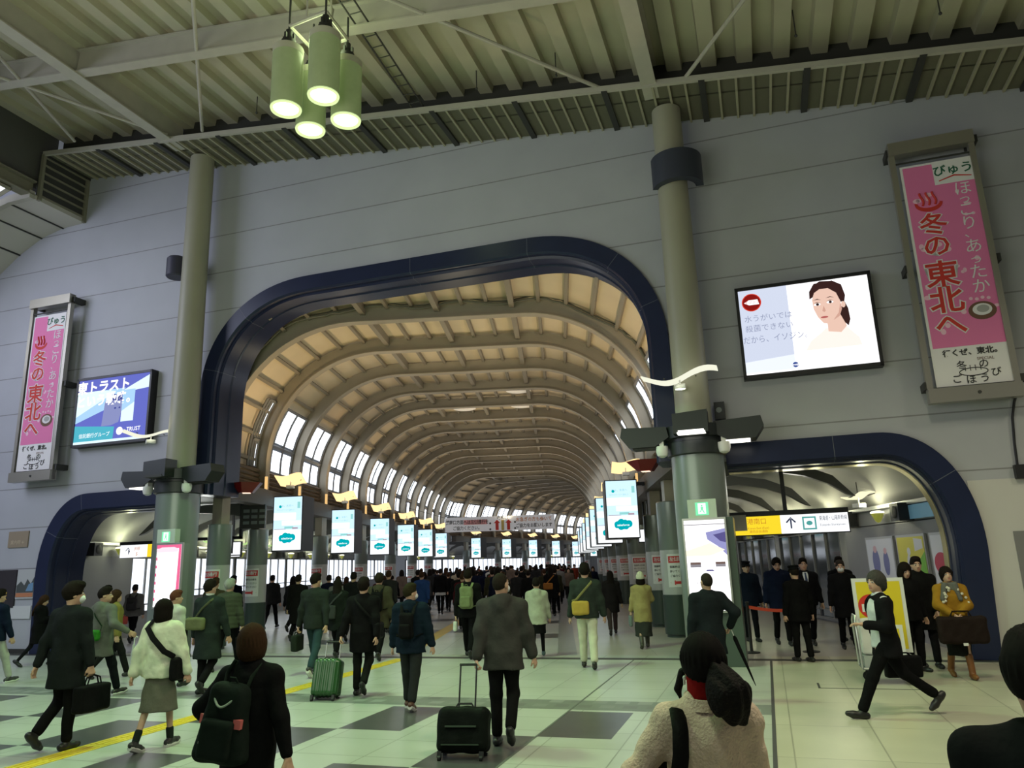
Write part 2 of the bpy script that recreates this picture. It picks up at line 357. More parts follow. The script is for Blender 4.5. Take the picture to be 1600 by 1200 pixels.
for ds in (-.13, .13): mb.tube([(.32 + ds, -5.6, roof_z(.3) + .12), (.05 + ds, -1.4, roof_z(.05) + .12)], .018, 6)
for k in range(14):
    f = k / 13; mb.tube([(.32 - .27 * f - .13, -5.6 + 4.2 * f, roof_z(.3) + .12), (.32 - .27 * f + .13, -5.6 + 4.2 * f, roof_z(.3) + .12)], .012, 6)
tag(mb.build('cable_ladder', M_dark, M=WALL), 'narrow dark cable ladder under the roof beside the pendant lamps', 'cable ladder')
for k, (s, n) in enumerate([(8.0, -2.2), (10.3, -2.3), (11.8, -3.0), (3.4, -1.9), (1.6, -1.8), (-4.0, -1.9)]):
    mb = MB(); mb.tube([(s, n, roof_z(s) + .75), (s, n, roof_z(s) + .22)], .012, 6); mb.sphere((s, n, roof_z(s) + .20), .03, 8)
    tag(mb.build('hanger_rod', M_dark, M=WALL), ['short dark hanger rod right of the right girder', 'second hanger rod right of the right girder', 'dark hanger rod near the top right of the roof', 'hanger rod above the slatted soffit left of the right girder', 'hanger rod above the soffit near the cable ladder', 'hanger rod above the soffit near the left girder'][k], 'hanger rod', kind='structure')
# ---- slatted soffit along the head of the wall
sf = MB(); sl = MB(); dv = MB()
SA, SB = -11.3, 17.0
sf.prism([(SA, roof_z(SA) + .03), (SB, roof_z(SB) + .03), (SB, roof_z(SB) + .08), (SA, roof_z(SA) + .08)], -1.45, 0, lambda a, b, d: (a, d, b))
so = tag(sf.build('ceiling_soffit', mat('soffit_board', (.13, .125, .085), .7), M=WALL, smooth=False), 'slatted olive soffit strip along the top of the portal wall', 'soffit', kind='structure')
k = 0; s = SA
while s < SB:
    z = roof_z(s)
    if k % 6 == 0: dv.bbox((s - .06, -1.52, z - .05), (s + .06, .0, z + .06))
    else: sl.bbox((s - .022, -1.45, z - .03), (s + .022, 0, z + .035))
    k += 1; s += .325
sl.build('slat', mat('soffit_slat', (.36, .34, .24), .6), so, smooth=False); dv.build('divider', M_dark, so, smooth=False)
mb = MB(); mb.prism([(SA, roof_z(SA) + .03), (SB, roof_z(SB) + .03), (SB, roof_z(SB) + 1.0), (SA, roof_z(SA) + 1.0)], -.95, -.90, lambda a, b, d: (a, d, b))
tag(mb.build('ceiling_gap_shade', M_dark, M=WALL, smooth=False), 'added dark board filling the shaded gap between soffit and roof deck', 'closing board', kind='structure')  # added board, the shade of the gap is put into its dark colour
ed = MB(); ed.prism([(SA, roof_z(SA) - .03), (SB, roof_z(SB) - .03), (SB, roof_z(SB) + .09), (SA, roof_z(SA) + .09)], -1.53, -1.45, lambda a, b, d: (a, d, b))
ed.build('edge_rail', M_steel, so, smooth=False)
# ---- the lower roof at the far left
mb = MB(); mb.bbox((-11.42, -1.5, 11.9), (-11.32, 0, 13.25))
lo = tag(mb.build('louvre_box', mat('louvre_back', (.05, .05, .045), .7), M=WALL, smooth=False), 'dark louvred box at the left end of the soffit', 'louvre', kind='structure')
mb = MB()
for k in range(6): mb.bbox((-11.30, -1.45, 11.98 + k * .235), (-11.26, -.02, 12.03 + k * .235))
mb.bbox((-11.33, -1.53, 11.85), (-11.23, -1.45, 13.25)); mb.bbox((-11.33, -.10, 11.85), (-11.25, -.0, 13.25)); mb.build('louvre_blade', M_steel_d, lo, smooth=False)
EAVE = [(-11.3, 11.86), (-12.1, 11.84), (-12.9, 11.66), (-13.7, 11.26), (-14.5, 10.68), (-15.3, 9.92), (-16.1, 9.0), (-17.0, 7.8)]
mb = MB(); mb.rings([[Vector((a, n, b + dz)) for n, dz in ((-1.6, 0), (0, 0), (0, .12), (-1.6, .12))] for a, b in EAVE])
eo = tag(mb.build('ceiling_eave', mat('eave_panel', (.50, .48, .42), .6), M=WALL, smooth=False), 'pale curved eave panels below the louvred box', 'eave', kind='structure')
mb = MB()
for (a, b), (c, d) in zip(EAVE[1:-1], EAVE[2:]):
    mb.bbox((a - .02, -1.62, b - .03), (a + .02, -.0, b + .01))
mb.build('joint', M_dark, eo, smooth=False)
mb = MB(); mb.rings([[Vector((a, n, b + dz)) for n, dz in ((-1.75, -.02), (-1.6, -.02), (-1.6, .2), (-1.75, .2))] for a, b in EAVE]); mb.build('edge_rail', M_steel, eo, smooth=False)
# roof glazing left of the eave
def skylight(k, a, b, n0, n1):
    z0, z1 = a[1], b[1]
    fr = MB(); pn = MB()
    d = Vector((b[0] - a[0], 0, b[1] - a[1])); L = d.length; d.normalize(); nr = Vector((-d.z, 0, d.x)); O = Vector((a[0], 0, a[1]))
    for j in range(4):
        u0, u1 = L * j / 4 + .06, L * (j + 1) / 4 - .06
        pn.add([O + d * u0 + Vector((0, n0, 0)), O + d * u1 + Vector((0, n0, 0)), O + d * u1 + Vector((0, n1, 0)), O + d * u0 + Vector((0, n1, 0))], [(0, 1, 2, 3)])
        c = O + d * (L * j / 4); fr.tube([c + Vector((0, n0, 0)), c + Vector((0, n1, 0))], .06, 4)
    c = O + d * L; fr.tube([c + Vector((0, n0, 0)), c + Vector((0, n1, 0))], .06, 4)
    for n in (n0, n1): fr.tube([O + Vector((0, n, 0)), O + d * L + Vector((0, n, 0))], .07, 4)
    o = tag(fr.build('window_%d' % k, M_steel_d, M=WALL, smooth=False), 'roof window glimpsed at the far left edge' if k == 1 else 'second roof window beyond the left edge', 'window', kind='structure')
    pn.build('pane', glow('roof_daylight', (.90, .94, 1.0), 1.5), o, smooth=False, fix=False)
skylight(1, (-11.45, 11.9), (-14.0, 11.05), -4.6, -2.2)
skylight(2, (-14.2, 11.0), (-16.6, 8.6), -4.6, -2.2)
ibeam('roof_girder', 'dark girder along the step between high and low roof at far left', (-11.45, -23, 11.95), (-11.45, -1.6, 11.95), .42, .34, M_steel_d)
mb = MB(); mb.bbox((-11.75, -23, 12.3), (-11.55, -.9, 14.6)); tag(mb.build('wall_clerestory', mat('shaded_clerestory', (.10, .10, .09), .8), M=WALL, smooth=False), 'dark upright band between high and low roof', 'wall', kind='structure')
# ================================================================ the vaulted hall
M_rib = mat('rib_brown_grey_paint', (.33, .29, .22), .5, noise=(2, .12))
M_vault = mat('vault_panel_tan', (.62, .52, .36), .65, noise=(1.2, .10))
M_purlin = mat('purlin_grey', (.24, .21, .16), .6)
M_grille = mat('brown_louvre', (.20, .145, .10), .6)
M_winframe = mat('window_frame_grey', (.20, .20, .20), .5)
M_pane = glow('daylit_frosted_pane', (.86, .92, 1.0), 2.4)
M_pane2 = glow('daylit_clear_pane', (.82, .89, 1.0), 1.7)
M_edge = mat('dark_brown_edge_beam', (.085, .07, .055), .6)
CA, CB, CX, CZ = 3.40, 3.37, 2.30, 5.0
def vpt(t, off=0.0):
    """Point and outward normal of the vault profile; t runs 0 (left springing) .. 1 (right), local x from the axis."""
    seg = [.8, 5.32, 4.6, 5.32, .8]; L = sum(seg); d = t * L
    if d < .8: x, z, nx, nz = -CX - CA, 4.2 + d, -1, 0
    elif d < .8 + 5.32:
        a = PI - (d - .8) / 5.32 * PI / 2; x, z = -CX + CA * math.cos(a), CZ + CB * math.sin(a); nx, nz = math.cos(a), math.sin(a)
    elif d < .8 + 5.32 + 4.6: x, z, nx, nz = -CX + (d - 6.12), CZ + CB, 0, 1
    elif d < L - .8:
        a = PI / 2 - (d - 10.72) / 5.32 * PI / 2; x, z = CX + CA * math.cos(a), CZ + CB * math.sin(a); nx, nz = math.cos(a), math.sin(a)
    else: x, z, nx, nz = CX + CA, 4.2 + (L - d), 1, 0
    return Vector((x + nx * off, 0, z + nz * off)), Vector((nx, 0, nz))
def t_of_z(z):            # on the left side
    lo, hi = 0.0, .36
    for _ in range(40):
        m = (lo + hi) / 2
        if vpt(m)[0].z < z: lo = m
        else: hi = m
    return lo
NP = 56
def rib(name, label, y, M, first=False):
    mb = MB(); w, d = .15, .42 if not first else .52
    sec = [(0, -w), (0, w), (.03, w), (.03, .035), (d, .035), (d, -.035), (.03, -.035), (.03, -w)]
    rings = []
    for i in range(NP + 1):
        p, n = vpt(i / NP); rings.append([p + n * u + Vector((XC, y + v, 0)) for u, v in sec])
    mb.rings(rings); return tag(mb.build(name, M_rib, M=M), label, 'vault rib', 'ribs of the vaulted hall', kind='structure')
ORD = ['first', 'second', 'third', 'fourth', 'fifth', 'sixth', 'seventh', 'eighth', 'ninth', 'tenth', 'eleventh', 'twelfth', 'thirteenth', 'fourteenth', 'fifteenth', 'sixteenth']
RIBS1 = [YA + SP * k for k in range(14)]
RIBS2 = [1.9 + SP * k for k in range(15)]
TW0, TW1 = t_of_z(4.92), t_of_z(6.74)
_wn = [2]
def bay(k, M, fa, fb, leg):
    """One bay of the vault; fa/fb give the start and end y for a local x."""
    sh = MB(); rows = []
    n = 44
    closed = leg == 1 and k < 2; TA = t_of_z(4.9) if closed else TW1
    for i in range(n + 1):
        t = TA + (1 - TA - TW1) * i / n; p, _ = vpt(t, .46); q, _ = vpt(t, .52)
        x = p.x + XC; rows.append([Vector((x, fa(x), p.z)), Vector((x, fb(x), p.z)), Vector((x, fb(x), q.z)), Vector((x, fa(x), q.z))])
    sh.rings(rows)
    lb = '%s panel bay of the tan vault%s' % (ORD[k], '' if leg == 1 else ' beyond the bend')
    o = tag(sh.build('ceiling_vault', M_vault, M=M, smooth=True), lb, 'ceiling', 'panel bays of the vault', kind='structure')
    pu = MB()
    for i in range(-3 if closed else 0, 17):
        t = TW1 + (1 - 2 * TW1) * (i + .5) / 17; p, nn = vpt(t, .46); x = p.x + XC; tt = Vector((nn.z, 0, -nn.x)); w, dd = (.045, .12)
        if i in (5, 8, 11): w, dd = .07, .26
        pu.rings([[Vector((x, f(x), p.z)) + tt * a - nn * b for a, b in ((-w, 0), (w, 0), (w, dd), (-w, dd))] for f in (lambda x: fa(x) + .06, lambda x: fb(x) - .06)])
    pu.build('purlin', M_purlin, o, smooth=False)
    for side in (-1, 1):
        ua = .80 if closed and side < 0 else 0.0
        fr, pn, gr = MB(), MB(), MB()
        def P(t, off, y):
            p, nn = vpt(t, off); return Vector((XC + p.x if side < 0 else XC - p.x, y, p.z))
        def fy(f, t):
            return f(P(t, .3, 0).x)
        tr = [TW0, t_of_z(5.62), t_of_z(5.74), TW1]
        for r in (0, 2):
            t0, t1 = tr[r] + .003, tr[r + 1] - .003
            for c in range(3):
                def Y(t, u): a, b = fy(fa, t) + .12, fy(fb, t) - .12; return a + (b - a) * u
                u0, u1 = ua + (1 - ua) * (c / 3 + .022), ua + (1 - ua) * ((c + 1) / 3 - .022)
                if ua and (c < 2 or k == 0): continue
                ts = [t0 + (t1 - t0) * j / 3 for j in range(4)]
                pn.rings([[P(t, .36, Y(t, u0)), P(t, .36, Y(t, u1))] for t in ts], close=False)
        for t in (TW0, (tr[1] + tr[2]) / 2, TW1):
            wd = .05 if t != (tr[1] + tr[2]) / 2 else .07
            fr.tube([P(t, .36, fy(fa, t) + .05 + ua * (fy(fb, t) - fy(fa, t))), P(t, .36, fy(fb, t) - .05)], wd, 4)
        for c in range(4):
            ts = [TW0 + (TW1 - TW0) * j / 5 for j in range(6)]
            fr.tube([P(t, .36, (fy(fa, t) + .12) + (fy(fb, t) - fy(fa, t) - .24) * (ua + (1 - ua) * c / 3)) for t in ts], .045, 4)
        where = ('left' if side < 0 else 'right')
        w = tag(fr.build('window_%d' % (_wn[0] + 1), M_winframe, M=M, smooth=False), '%s clerestory window along the %s of the hall%s' % (ORD[k], where, '' if leg == 1 else ' beyond the bend'), 'window', 'clerestory windows along the hall', kind='structure'); _wn[0] += 1
        if pn.v: pn.build('pane', M_pane, w, smooth=True, fix=False)
        for j in range(5):
            t = t_of_z(4.28 + .135 * j); p0, p1 = P(t, .25, fy(fa, t) + .06), P(t, .25, fy(fb, t) - .06)
            gr.tube([p0, p1], .05, 4)
        g = tag(gr.build('louvre_grille', M_grille, M=M, smooth=False), '%s brown louvre grille below the %s windows%s' % (ORD[k], where, '' if leg == 1 else ' beyond the bend'), 'grille', 'louvre grilles below the windows', kind='structure')
        bk = MB(); bk.rings([[P(t_of_z(4.22), .42, fy(fa, 0)), P(t_of_z(4.22), .42, fy(fb, 0))], [P(t_of_z(4.9), .42, fy(fa, 0)), P(t_of_z(4.9), .42, fy(fb, 0))]], close=False)
        bk.build('backing', M_vault, g, smooth=False, fix=False)
I4 = Matrix.Identity(4)
skew = lambda x: wy(x) + .36
bay(0, I4, skew, lambda x: YA, 1)
for k in range(13): bay(k + 1, I4, (lambda x, y=RIBS1[k]: y), (lambda x, y=RIBS1[k + 1]: y), 1)
bis = lambda x: 61.5 - math.tan(BEND / 2) * (x + 8.8)
bay(14, I4, lambda x: RIBS1[13], bis, 1)
bis2 = lambda x: math.tan(BEND / 2) * (x + 8.8)
bay(0, LEG2, lambda x: bis2(x) if bis2(x) < RIBS2[0] else RIBS2[0] - .3, lambda x: RIBS2[0], 2)
for k in range(14): bay(k + 1, LEG2, (lambda x, y=RIBS2[k]: y), (lambda x, y=RIBS2[k + 1]: y), 2)
for k, y in enumerate(RIBS1): rib('vault_rib', '%s steel rib of the vaulted hall counted from the arch' % ORD[k], y, I4, k == 0)
for k, y in enumerate(RIBS2): rib('vault_rib', '%s steel rib of the hall beyond the bend' % ORD[k], y, LEG2)
# cables sagging along the first rib
mb = MB(); path = []
for i in range(90):
    t = .10 + .80 * i / 89; p, n = vpt(t, .34 + .07 * math.sin(i * .42) * (1 if i % 13 else .4)); path.append(p + Vector((XC, YA - .22, 0)))
mb.tube(path, .035, 6); mb.tube([p + Vector((.02, .05, .09)) for p in path], .02, 5)
tag(mb.build('cable', mat('dusty_grey_cable', (.13, .13, .10), .6)), 'thick grey cable sagging along the first vault rib', 'cable')
for k, (x, y) in enumerate([(-1.4, 29.6), (-1.4, 32.6), (-4.0, 32.7)]):
    mb = MB(); mb.lathe([(.02, 8.66), (.50, 8.68), (.52, 8.74), (.30, 8.80), (.02, 8.82)], 20, 0, None, (x, y))
    tag(mb.build('saucer_light', mat('saucer_white', (.72, .66, .55), .4, emit=.25, ecol=(1, .9, .75))), ['flat pale saucer light on the right of the fourth bay', 'flat pale saucer light on the right of the fifth bay', 'flat pale saucer light on the left of the fifth bay'][k], 'ceiling light')
# ---- edge beams over the column rows
def beam_box(name, label, a, b, M=I4, m=M_edge):
    mb = MB(); mb.bbox(a, b); return tag(mb.build(name, m, M=M, smooth=False), label, 'beam', kind='structure')
beam_box('edge_beam', 'dark beam over the left column row', (-9.05, 18.6, 3.75), (-8.62, 60.0, 4.22))
beam_box('edge_beam', 'dark beam over the right column row', (2.52, 15.8, 3.75), (2.95, 58.5, 4.22))
beam_box('edge_beam', 'dark beam over the left column row beyond the bend', (-9.05, .5, 3.75), (-8.62, 44, 4.22), LEG2)
beam_box('edge_beam', 'dark beam over the right column row beyond the bend', (2.52, .5, 3.75), (2.95, 44, 4.22), LEG2)
# ---- concourse columns
M_colgrey = mat('grey_green_column_sheet', (.22, .25, .235), .28, .25)
M_colpale = mat('pale_grey_column_band', (.45, .46, .45), .35, .1)
M_coldark = mat('dark_green_column_base', (.035, .055, .045), .35)
M_red = mat('sign_red', (.55, .03, .03), .5)
M_ink = mat('sign_ink', (.03, .03, .03), .6)
M_paper = mat('white_sign_board', (.72, .72, .71), .5)
def cyl_patch(mb, r, x0, x1, z0, z1, m, n=8):
    rr = [[Vector((r * math.sin((x0 + (x1 - x0) * i / n) / r), -r * math.cos((x0 + (x1 - x0) * i / n) / r), z)) for z in (z0, z1)] for i in range(n + 1)]
    mb.rings(rr, m, close=False)
def cyl_text(mb, s, size, r, x, z, m, bold=0.0):
    vs, fs = text_geo(s, bold)
    mb.add([(r * math.sin((x + a * size) / r), -r * math.cos((x + a * size) / r), z + b * size) for a, b, _ in vs], fs, m)
def notice(parent, r, arrow, x=0.0):
    mb = MB(); cyl_patch(mb, r + .004, x - .27, x + .27, 1.16, 1.94, 0)
    cyl_patch(mb, r + .007, x - .24, x + .24, 1.73, 1.89, 1)
    cyl_text(mb, '左側通行', .105, r + .010, x, 1.81, 0, .02)
    for j, tx in enumerate(['混雑時は左側を', '歩いてください', 'ご協力ください']): cyl_text(mb, tx, .062, r + .008, x, 1.63 - .105 * j, 2, .01)
    sg = 1 if arrow > 0 else -1
    cyl_patch(mb, r + .007, x - .20 if sg > 0 else x - .10, x + .10 if sg > 0 else x + .20, 1.235, 1.295, 1)
    b = len(mb.v); xx = x + sg * .22
    pts = [(xx, 1.265), (x + sg * .09, 1.325), (x + sg * .09, 1.205)]
    mb.add([((r + .007) * math.sin(a / r), -(r + .007) * math.cos(a / r), z) for a, z in pts], [(0, 1, 2)], 1)
    o = mb.build('notice', [M_paper, M_red, M_ink], parent, smooth=False, fix=False); o['label'] = 'white notice with red heading and red arrow'
def column(label, x, y, M, arrow, r=.29, top=3.05, post=True, yaw=0.0):
    o = thing('concourse_column', label, 'column', M @ T(x, y, 0) @ RZ(yaw), 'columns along the hall', kind='structure')
    mb = MB(); mb.lathe([(r - .03, 0), (r - .03, .06), (r + .012, .07), (r + .012, .98), (r, .985)], 28); mb.build('base', M_coldark, o)
    mb = MB(); mb.lathe([(r, .97), (r, 2.05)], 28, caps=False); mb.build('band', M_colpale, o)
    mb = MB(); mb.lathe([(r, 2.04), (r + .004, 2.05), (r + .004, top), (r - .02, top + .02), (.02, top + .02)], 28); mb.build('shaft', M_colgrey, o)
    if post: mb = MB(); mb.bbox((-.15, -.15, top), (.15, .15, 3.76)); mb.build('post', M_rib, o, smooth=False)
    notice(o, r + .001, arrow); return o
for k in (0, 1, 3, 5, 7, 9, 11):
    nm = ORD[[0, 1, 3, 5, 7, 9, 11].index(k)]
    column('%s round column of the left row, with red and white notice' % nm, -8.93 if k else -8.75, RIBS1[k] - .05, I4, 1, yaw=-.30)
    column('%s round column of the right row, with red and white notice' % nm, 2.78 if k else 2.80, RIBS1[k] - .05, I4, -1, .34, yaw=.10, top=3.05 if k else 3.2)
for j in range(7): column('%s round column of the left row beyond the bend' % ORD[j], -8.93, 2.7 + 5.9 * j, LEG2, 1, yaw=-.3)
# ---- advertising screens
M_scr = glow('screen_white', (.93, .98, 1.0), 1.25); M_scr2 = glow('screen_pale_blue', (.62, .86, 1.0), 1.15); M_teal = glow('screen_teal', (.0, .50, .58), .85)
M_scrg = glow('screen_soft_green', (.35, .80, .78), .9); M_scrr = glow('screen_red_grey', (.50, .36, .42), .9); M_scrw = glow('screen_letter_white', (.85, 1, 1), 1.2)
def cloud_outline(cx, cz, w, h):
    blobs = [(-.30, .04, .17), (-.10, .17, .19), (.10, .17, .15), (.30, .06, .19), (-.12, -.14, .17), (.14, -.12, .16), (0, .0, .24), (-.33, -.06, .13)]
    return [(cx + a * w, cz + b * h * 1.5, r * w) for a, b, r in blobs]
def screen(label, x, y, M, group, lod=0, w=.86, h=1.58, z=3.24, dp=1.05):
    o = thing('display_screen', label, 'advertising screen', M @ T(x, y, z), group)
    mb = MB(); mb.bbox((-w / 2 - .03, .012, -h / 2 - .03), (w / 2 + .03, dp, h / 2 + .03)); mb.build('housing', M_black, o, smooth=False)
    ax = -.62 if x < -3 else .85; mb = MB(); mb.prism([(-.05, h / 2 + .02), (.05, h / 2 + .02), (.05, 3.92 - z), (ax, 3.92 - z), (ax, 4.02 - z), (-.05 * (1 if ax > 0 else -1), 4.02 - z)] if ax > 0 else [(.05, h / 2 + .02), (-.05, h / 2 + .02), (-.05, 3.92 - z), (ax, 3.92 - z), (ax, 4.02 - z), (.05, 4.02 - z)], dp * .4, dp * .6, lambda a, b, d: (a, d, b)); mb.build('hanger', M_black, o, smooth=False)
    mb = MB(); mb.poly([(-w / 2, 0, -h / 2), (w / 2, 0, -h / 2), (w / 2, 0, h / 2), (-w / 2, 0, h / 2)], 0)
    q = lambda x0, x1, z0, z1, m, d: mb.poly([(x0 * w, -d, z0 * h), (x1 * w, -d, z0 * h), (x1 * w, -d, z1 * h), (x0 * w, -d, z1 * h)], m)
    q(-.5, .5, -.12, .5, 1, .003); q(-.5, .30, .06, .20, 0, .006); q(-.2, .5, -.04, .05, 0, .006)
    q(-.46, -.05, -.115, -.105, 4, .009); q(-.1, .22, -.10, -.06, 3, .010); q(.18, .38, -.11, -.08, 4, .011); q(.34, .44, .28, .40, 3, .008)
    mb.text('さぁ、未来へ', .075 * w / .86, (-.06 * w, -.009, .33 * h), 3); mb.text('次のステージへ進もう', .055 * w / .86, (-.08 * w, -.009, .25 * h), 3)
    mb.disk((-.27 * w, -.010, .315 * h), .05 * w, XZ, 2, seg=10)
    for cx, cz, r in cloud_outline(0, -.28 * h, .62 * w, .3 * w): mb.disk((cx, -.006, cz), r, XZ, 2, seg=16)
    mb.text('salesforce', .085 * w / .86, (0, -.012, -.285 * h), 5, bold=.015)
    mb.build('advert', [M_scr, M_scr2, M_teal, M_scrg, M_scrr, M_scrw], o, smooth=False, fix=False)
    return o
for i, k in enumerate((1, 3, 5, 7, 9, 11)):
    screen('%s upright advertising screen with a teal cloud, left row' % ORD[i], -8.17, RIBS1[k] + .25, I4, 'cloud advert screens along the left')
    screen('%s upright advertising screen with a teal cloud, right row' % ORD[i], 1.80, RIBS1[k] - .7, I4, 'cloud advert screens along the right')
screen('seventh upright advertising screen with a teal cloud, right row', 1.80, 56.5, I4, 'cloud advert screens along the right')
for j in range(7): screen('%s cloud advert screen of the far row beyond the bend' % ORD[j], -8.1, 2.9 + 5.9 * j, LEG2, 'cloud advert screens beyond the bend')
# ---- warm uplights with wavy reflectors
M_warm = glow('warm_reflector', (1.0, .70, .33), 1.5)
def wave(name, label, M, m, w=1.0, dep=.42, group=None, amp=.09, arm=True, tilt=0.0, hang=0.0):
    o = thing(name, label, 'uplight', M, group); mb = MB(); n = 18
    mb.rings([[Vector((w * (i / n - .5), d, amp * math.sin(2 * PI * (i / n) * 1.0 + 2.5) + (i / n - .5) * .05 + t)) for d, t in ((-dep / 2, -tilt * -dep / 2), (dep / 2, -tilt * dep / 2), (dep / 2, .025 - tilt * dep / 2), (-dep / 2, .025 + tilt * dep / 2))] for i in range(n + 1)])
    mb.build('reflector', m, o)  # lamp light on the reflector is put in as emission
    mb = MB(); mb.bbox((-.10, -.10, -.24), (.10, .10, -.15)); mb.bbox((-.015, -.015, -.15), (.015, .015, -.02)); mb.build('lamp_head', M_white, o, smooth=False)
    if hang: mb = MB(); mb.tube([(0, 0, .0), (0, 0, hang)], .010, 6); mb.build('hanger', M_dark, o)
    if arm:
        for bxx in (-.30, .30): mb = MB(); mb.tube([(bxx, dep / 2 + .05, .05), (bxx, 0, .0)], .012, 5); mb.build('bracket', M_dark, o)
    return o
def warm_light(x, y, M, w=120): light('column_uplight', 'SPOT', M @ Vector((x, y, 4.30)), w, WARM, .15, M @ Vector((x * .80 - .5, y, 9.0)), math.radians(150), blend=.8)
for i, k in enumerate((1, 3, 5, 7, 9, 11)):
    wave('wave_uplight', '%s warm wave-shaped uplight over the left row' % ORD[i], T(-8.1, RIBS1[k] + .2, 4.52), M_warm, .82, .55, amp=.035, tilt=.45, group='warm uplights along the left'); warm_light(-7.9, RIBS1[k] - .2, I4)
    wave('wave_uplight', '%s warm wave-shaped uplight over the right row' % ORD[i], T(2.05, RIBS1[k] + .2, 4.52), M_warm, .82, .55, amp=.035, tilt=.45, group='warm uplights along the right'); warm_light(1.75, RIBS1[k] - .2, I4)
for j in range(6):
    wave('wave_uplight', '%s warm wave-shaped uplight over the row beyond the bend' % ORD[j], LEG2 @ T(-8.1, 2.9 + 5.9 * j, 4.52), M_warm, .82, .55, amp=.035, tilt=.45, group='warm uplights beyond the bend'); warm_light(-7.8, 2.6 + 5.9 * j, LEG2)
warm_light(-7.8, 19.6, I4, 200); warm_light(1.6, 17.6, I4, 230)
for yy in (23, 33, 44, 55): light('vault_fill', 'SPOT', (-3.05, yy, 4.4), 260, (1, .86, .58), .6, (-3.05, yy, 9), math.radians(165), blend=.9)  # added fills aimed up to brighten the vault, no fitting hangs here
# rib post faces by the louvre grilles, their lit look put in as emission
M_post = glow('lit_amber_post', (1.0, .62, .24), .95)
for side, x in ((-1, -8.72), (1, 2.62)):
    for i, k in enumerate((1, 2, 3, 4, 5, 6, 7, 8, 9, 10, 11)):
        mb = MB(); mb.bbox((x - .03, RIBS1[k] - .20, 4.2), (x + .05, RIBS1[k] - .16, 4.62))
        tag(mb.build('lit_rib_post', M_post, smooth=False), 'post face painted as lit amber at the foot of the %s rib, %s side' % (ORD[k], 'left' if side < 0 else 'right'), 'lit rib post', 'post faces painted as lit at the rib feet')
# ---- aisles
M_aisle = mat('aisle_ceiling_grey', (.34, .34, .33), .55, noise=(1.5, .08))
M_awall = mat('aisle_wall_grey', (.30, .30, .31), .5, noise=(1.5, .08))
M_ledge = mat('aisle_ledge_grey', (.40, .40, .40), .5)
M_glass = mat('dark_reflective_glass', (.06, .07, .08), .08, 0, spec=.8)
def aisle_curve(xo, xi, n=14):
    """Ceiling outline from the ledge on the outer wall (x = xo) up to the column row (x = xi)."""
    d = xi - xo
    return [(xo, 2.80)] + [(xo + d * (.03 + .62 * (1 - math.cos(a))), 2.80 + 1.10 * math.sin(a)) for a in [PI / 2 * i / n for i in range(1, n + 1)]] + [(xi, 3.90)]
def aisle(tagname, xo, xi, f0, y1, M, label):
    mb = MB(); pts = aisle_curve(xo, xi)
    mb.rings([[Vector((x, f0(x), z)), Vector((x, y1, z)), Vector((x, y1, z + .06)), Vector((x, f0(x), z + .06))] for x, z in pts])
    tag(mb.build('ceiling_%s' % tagname, M_aisle, M=M), 'grey curved ceiling of the ' + label, 'ceiling', kind='structure')
    sg = 1 if xi > xo else -1; mb = MB(); mb.bbox((xo - .02 * sg, f0(xo), 2.42), (xo - .25 * sg, y1, 2.86)); tag(mb.build('wall_%s_band' % tagname, M_ledge, M=M, smooth=False), 'grey band over the openings of the ' + label, 'wall', kind='structure')
    mb = MB(); s = 1 if xi > xo else -1; mb.bbox((xo - .1 * s, f0(xo), 2.76), (xo + .14 * s, y1, 2.84)); tag(mb.build('trim_%s_ledge' % tagname, M_colpale, M=M, smooth=False), 'thin ledge below the curved ceiling of the ' + label, 'ledge', kind='structure')
    y = f0(xo) + 2.0; k = 0
    while y < y1 and k < 14:
        mb = MB(); d = xi - xo
        pr = [(xo + d * .20, 3.02), (xo + d * .30, 3.48), (xo + d * .45, 3.74), (xo + d * .65, 3.86), (xi, 3.88), (xi, 3.30), (xo + d * .92, 3.46), (xo + d * .78, 3.58), (xo + d * .60, 3.62), (xo + d * .44, 3.50), (xo + d * .32, 3.30), (xo + d * .24, 3.08)]
        mb.prism(pr, y - .07, y + .07, lambda a, b, dd: (a, dd, b)); tag(mb.build('aisle_rib', mat('aisle_rib_paint', (.13, .13, .12), .5), M=M, smooth=False), '%s curved fin under the ceiling of the %s' % (ORD[k], label), 'ceiling fin', 'curved fins of the ' + label, kind='structure')
        y += SP; k += 1
aisle('left', -13.55, -9.05, lambda x: wy(x) + 1.0, 61.0, I4, 'left aisle')
aisle('right', 7.28, 2.95, lambda x: wy(x) + 1.0, 60.0, I4, 'right aisle')
aisle('far', -13.55, -9.05, lambda x: 1.0, 44.0, LEG2, 'aisle beyond the bend')
_w2 = [60]
def aisle_window(x, y0, y1, M, label, z0=1.05, z1=2.44, panes=4, m=M_pane2, side=-1):
    fr, pn = MB(), MB()
    for c in range(panes + 1):
        y = y0 + (y1 - y0) * c / panes; fr.bbox((x - .05, y - .035, z0), (x + .05, y + .035, z1))
    for z in (z0, z1): fr.bbox((x - .06, y0, z - .04), (x + .06, y1, z + .04))
    fr.bbox((x - .05, y0, z0 + .22), (x + .05, y1, z0 + .26))
    pn.poly([(x, y0, z0), (x, y1, z0), (x, y1, z1), (x, y0, z1)])
    _w2[0] += 1; o = tag(fr.build('window_%d' % _w2[0], M_winframe, M=M, smooth=False), label, 'window', kind='structure'); pn.build('pane', m, o, smooth=False, fix=False)
def awall(name, x, y0, y1, z0, z1, M, label, m=M_awall, d=.2):
    mb = MB(); mb.bbox((x, y0, z0), (x + d, y1, z1)); tag(mb.build(name, m, M=M, smooth=False), label, 'wall', kind='structure')
awall('wall_left_aisle', -13.75, 20.2, 23.5, 0, 2.44, I4, 'plain grey wall of the left aisle just behind the arch')
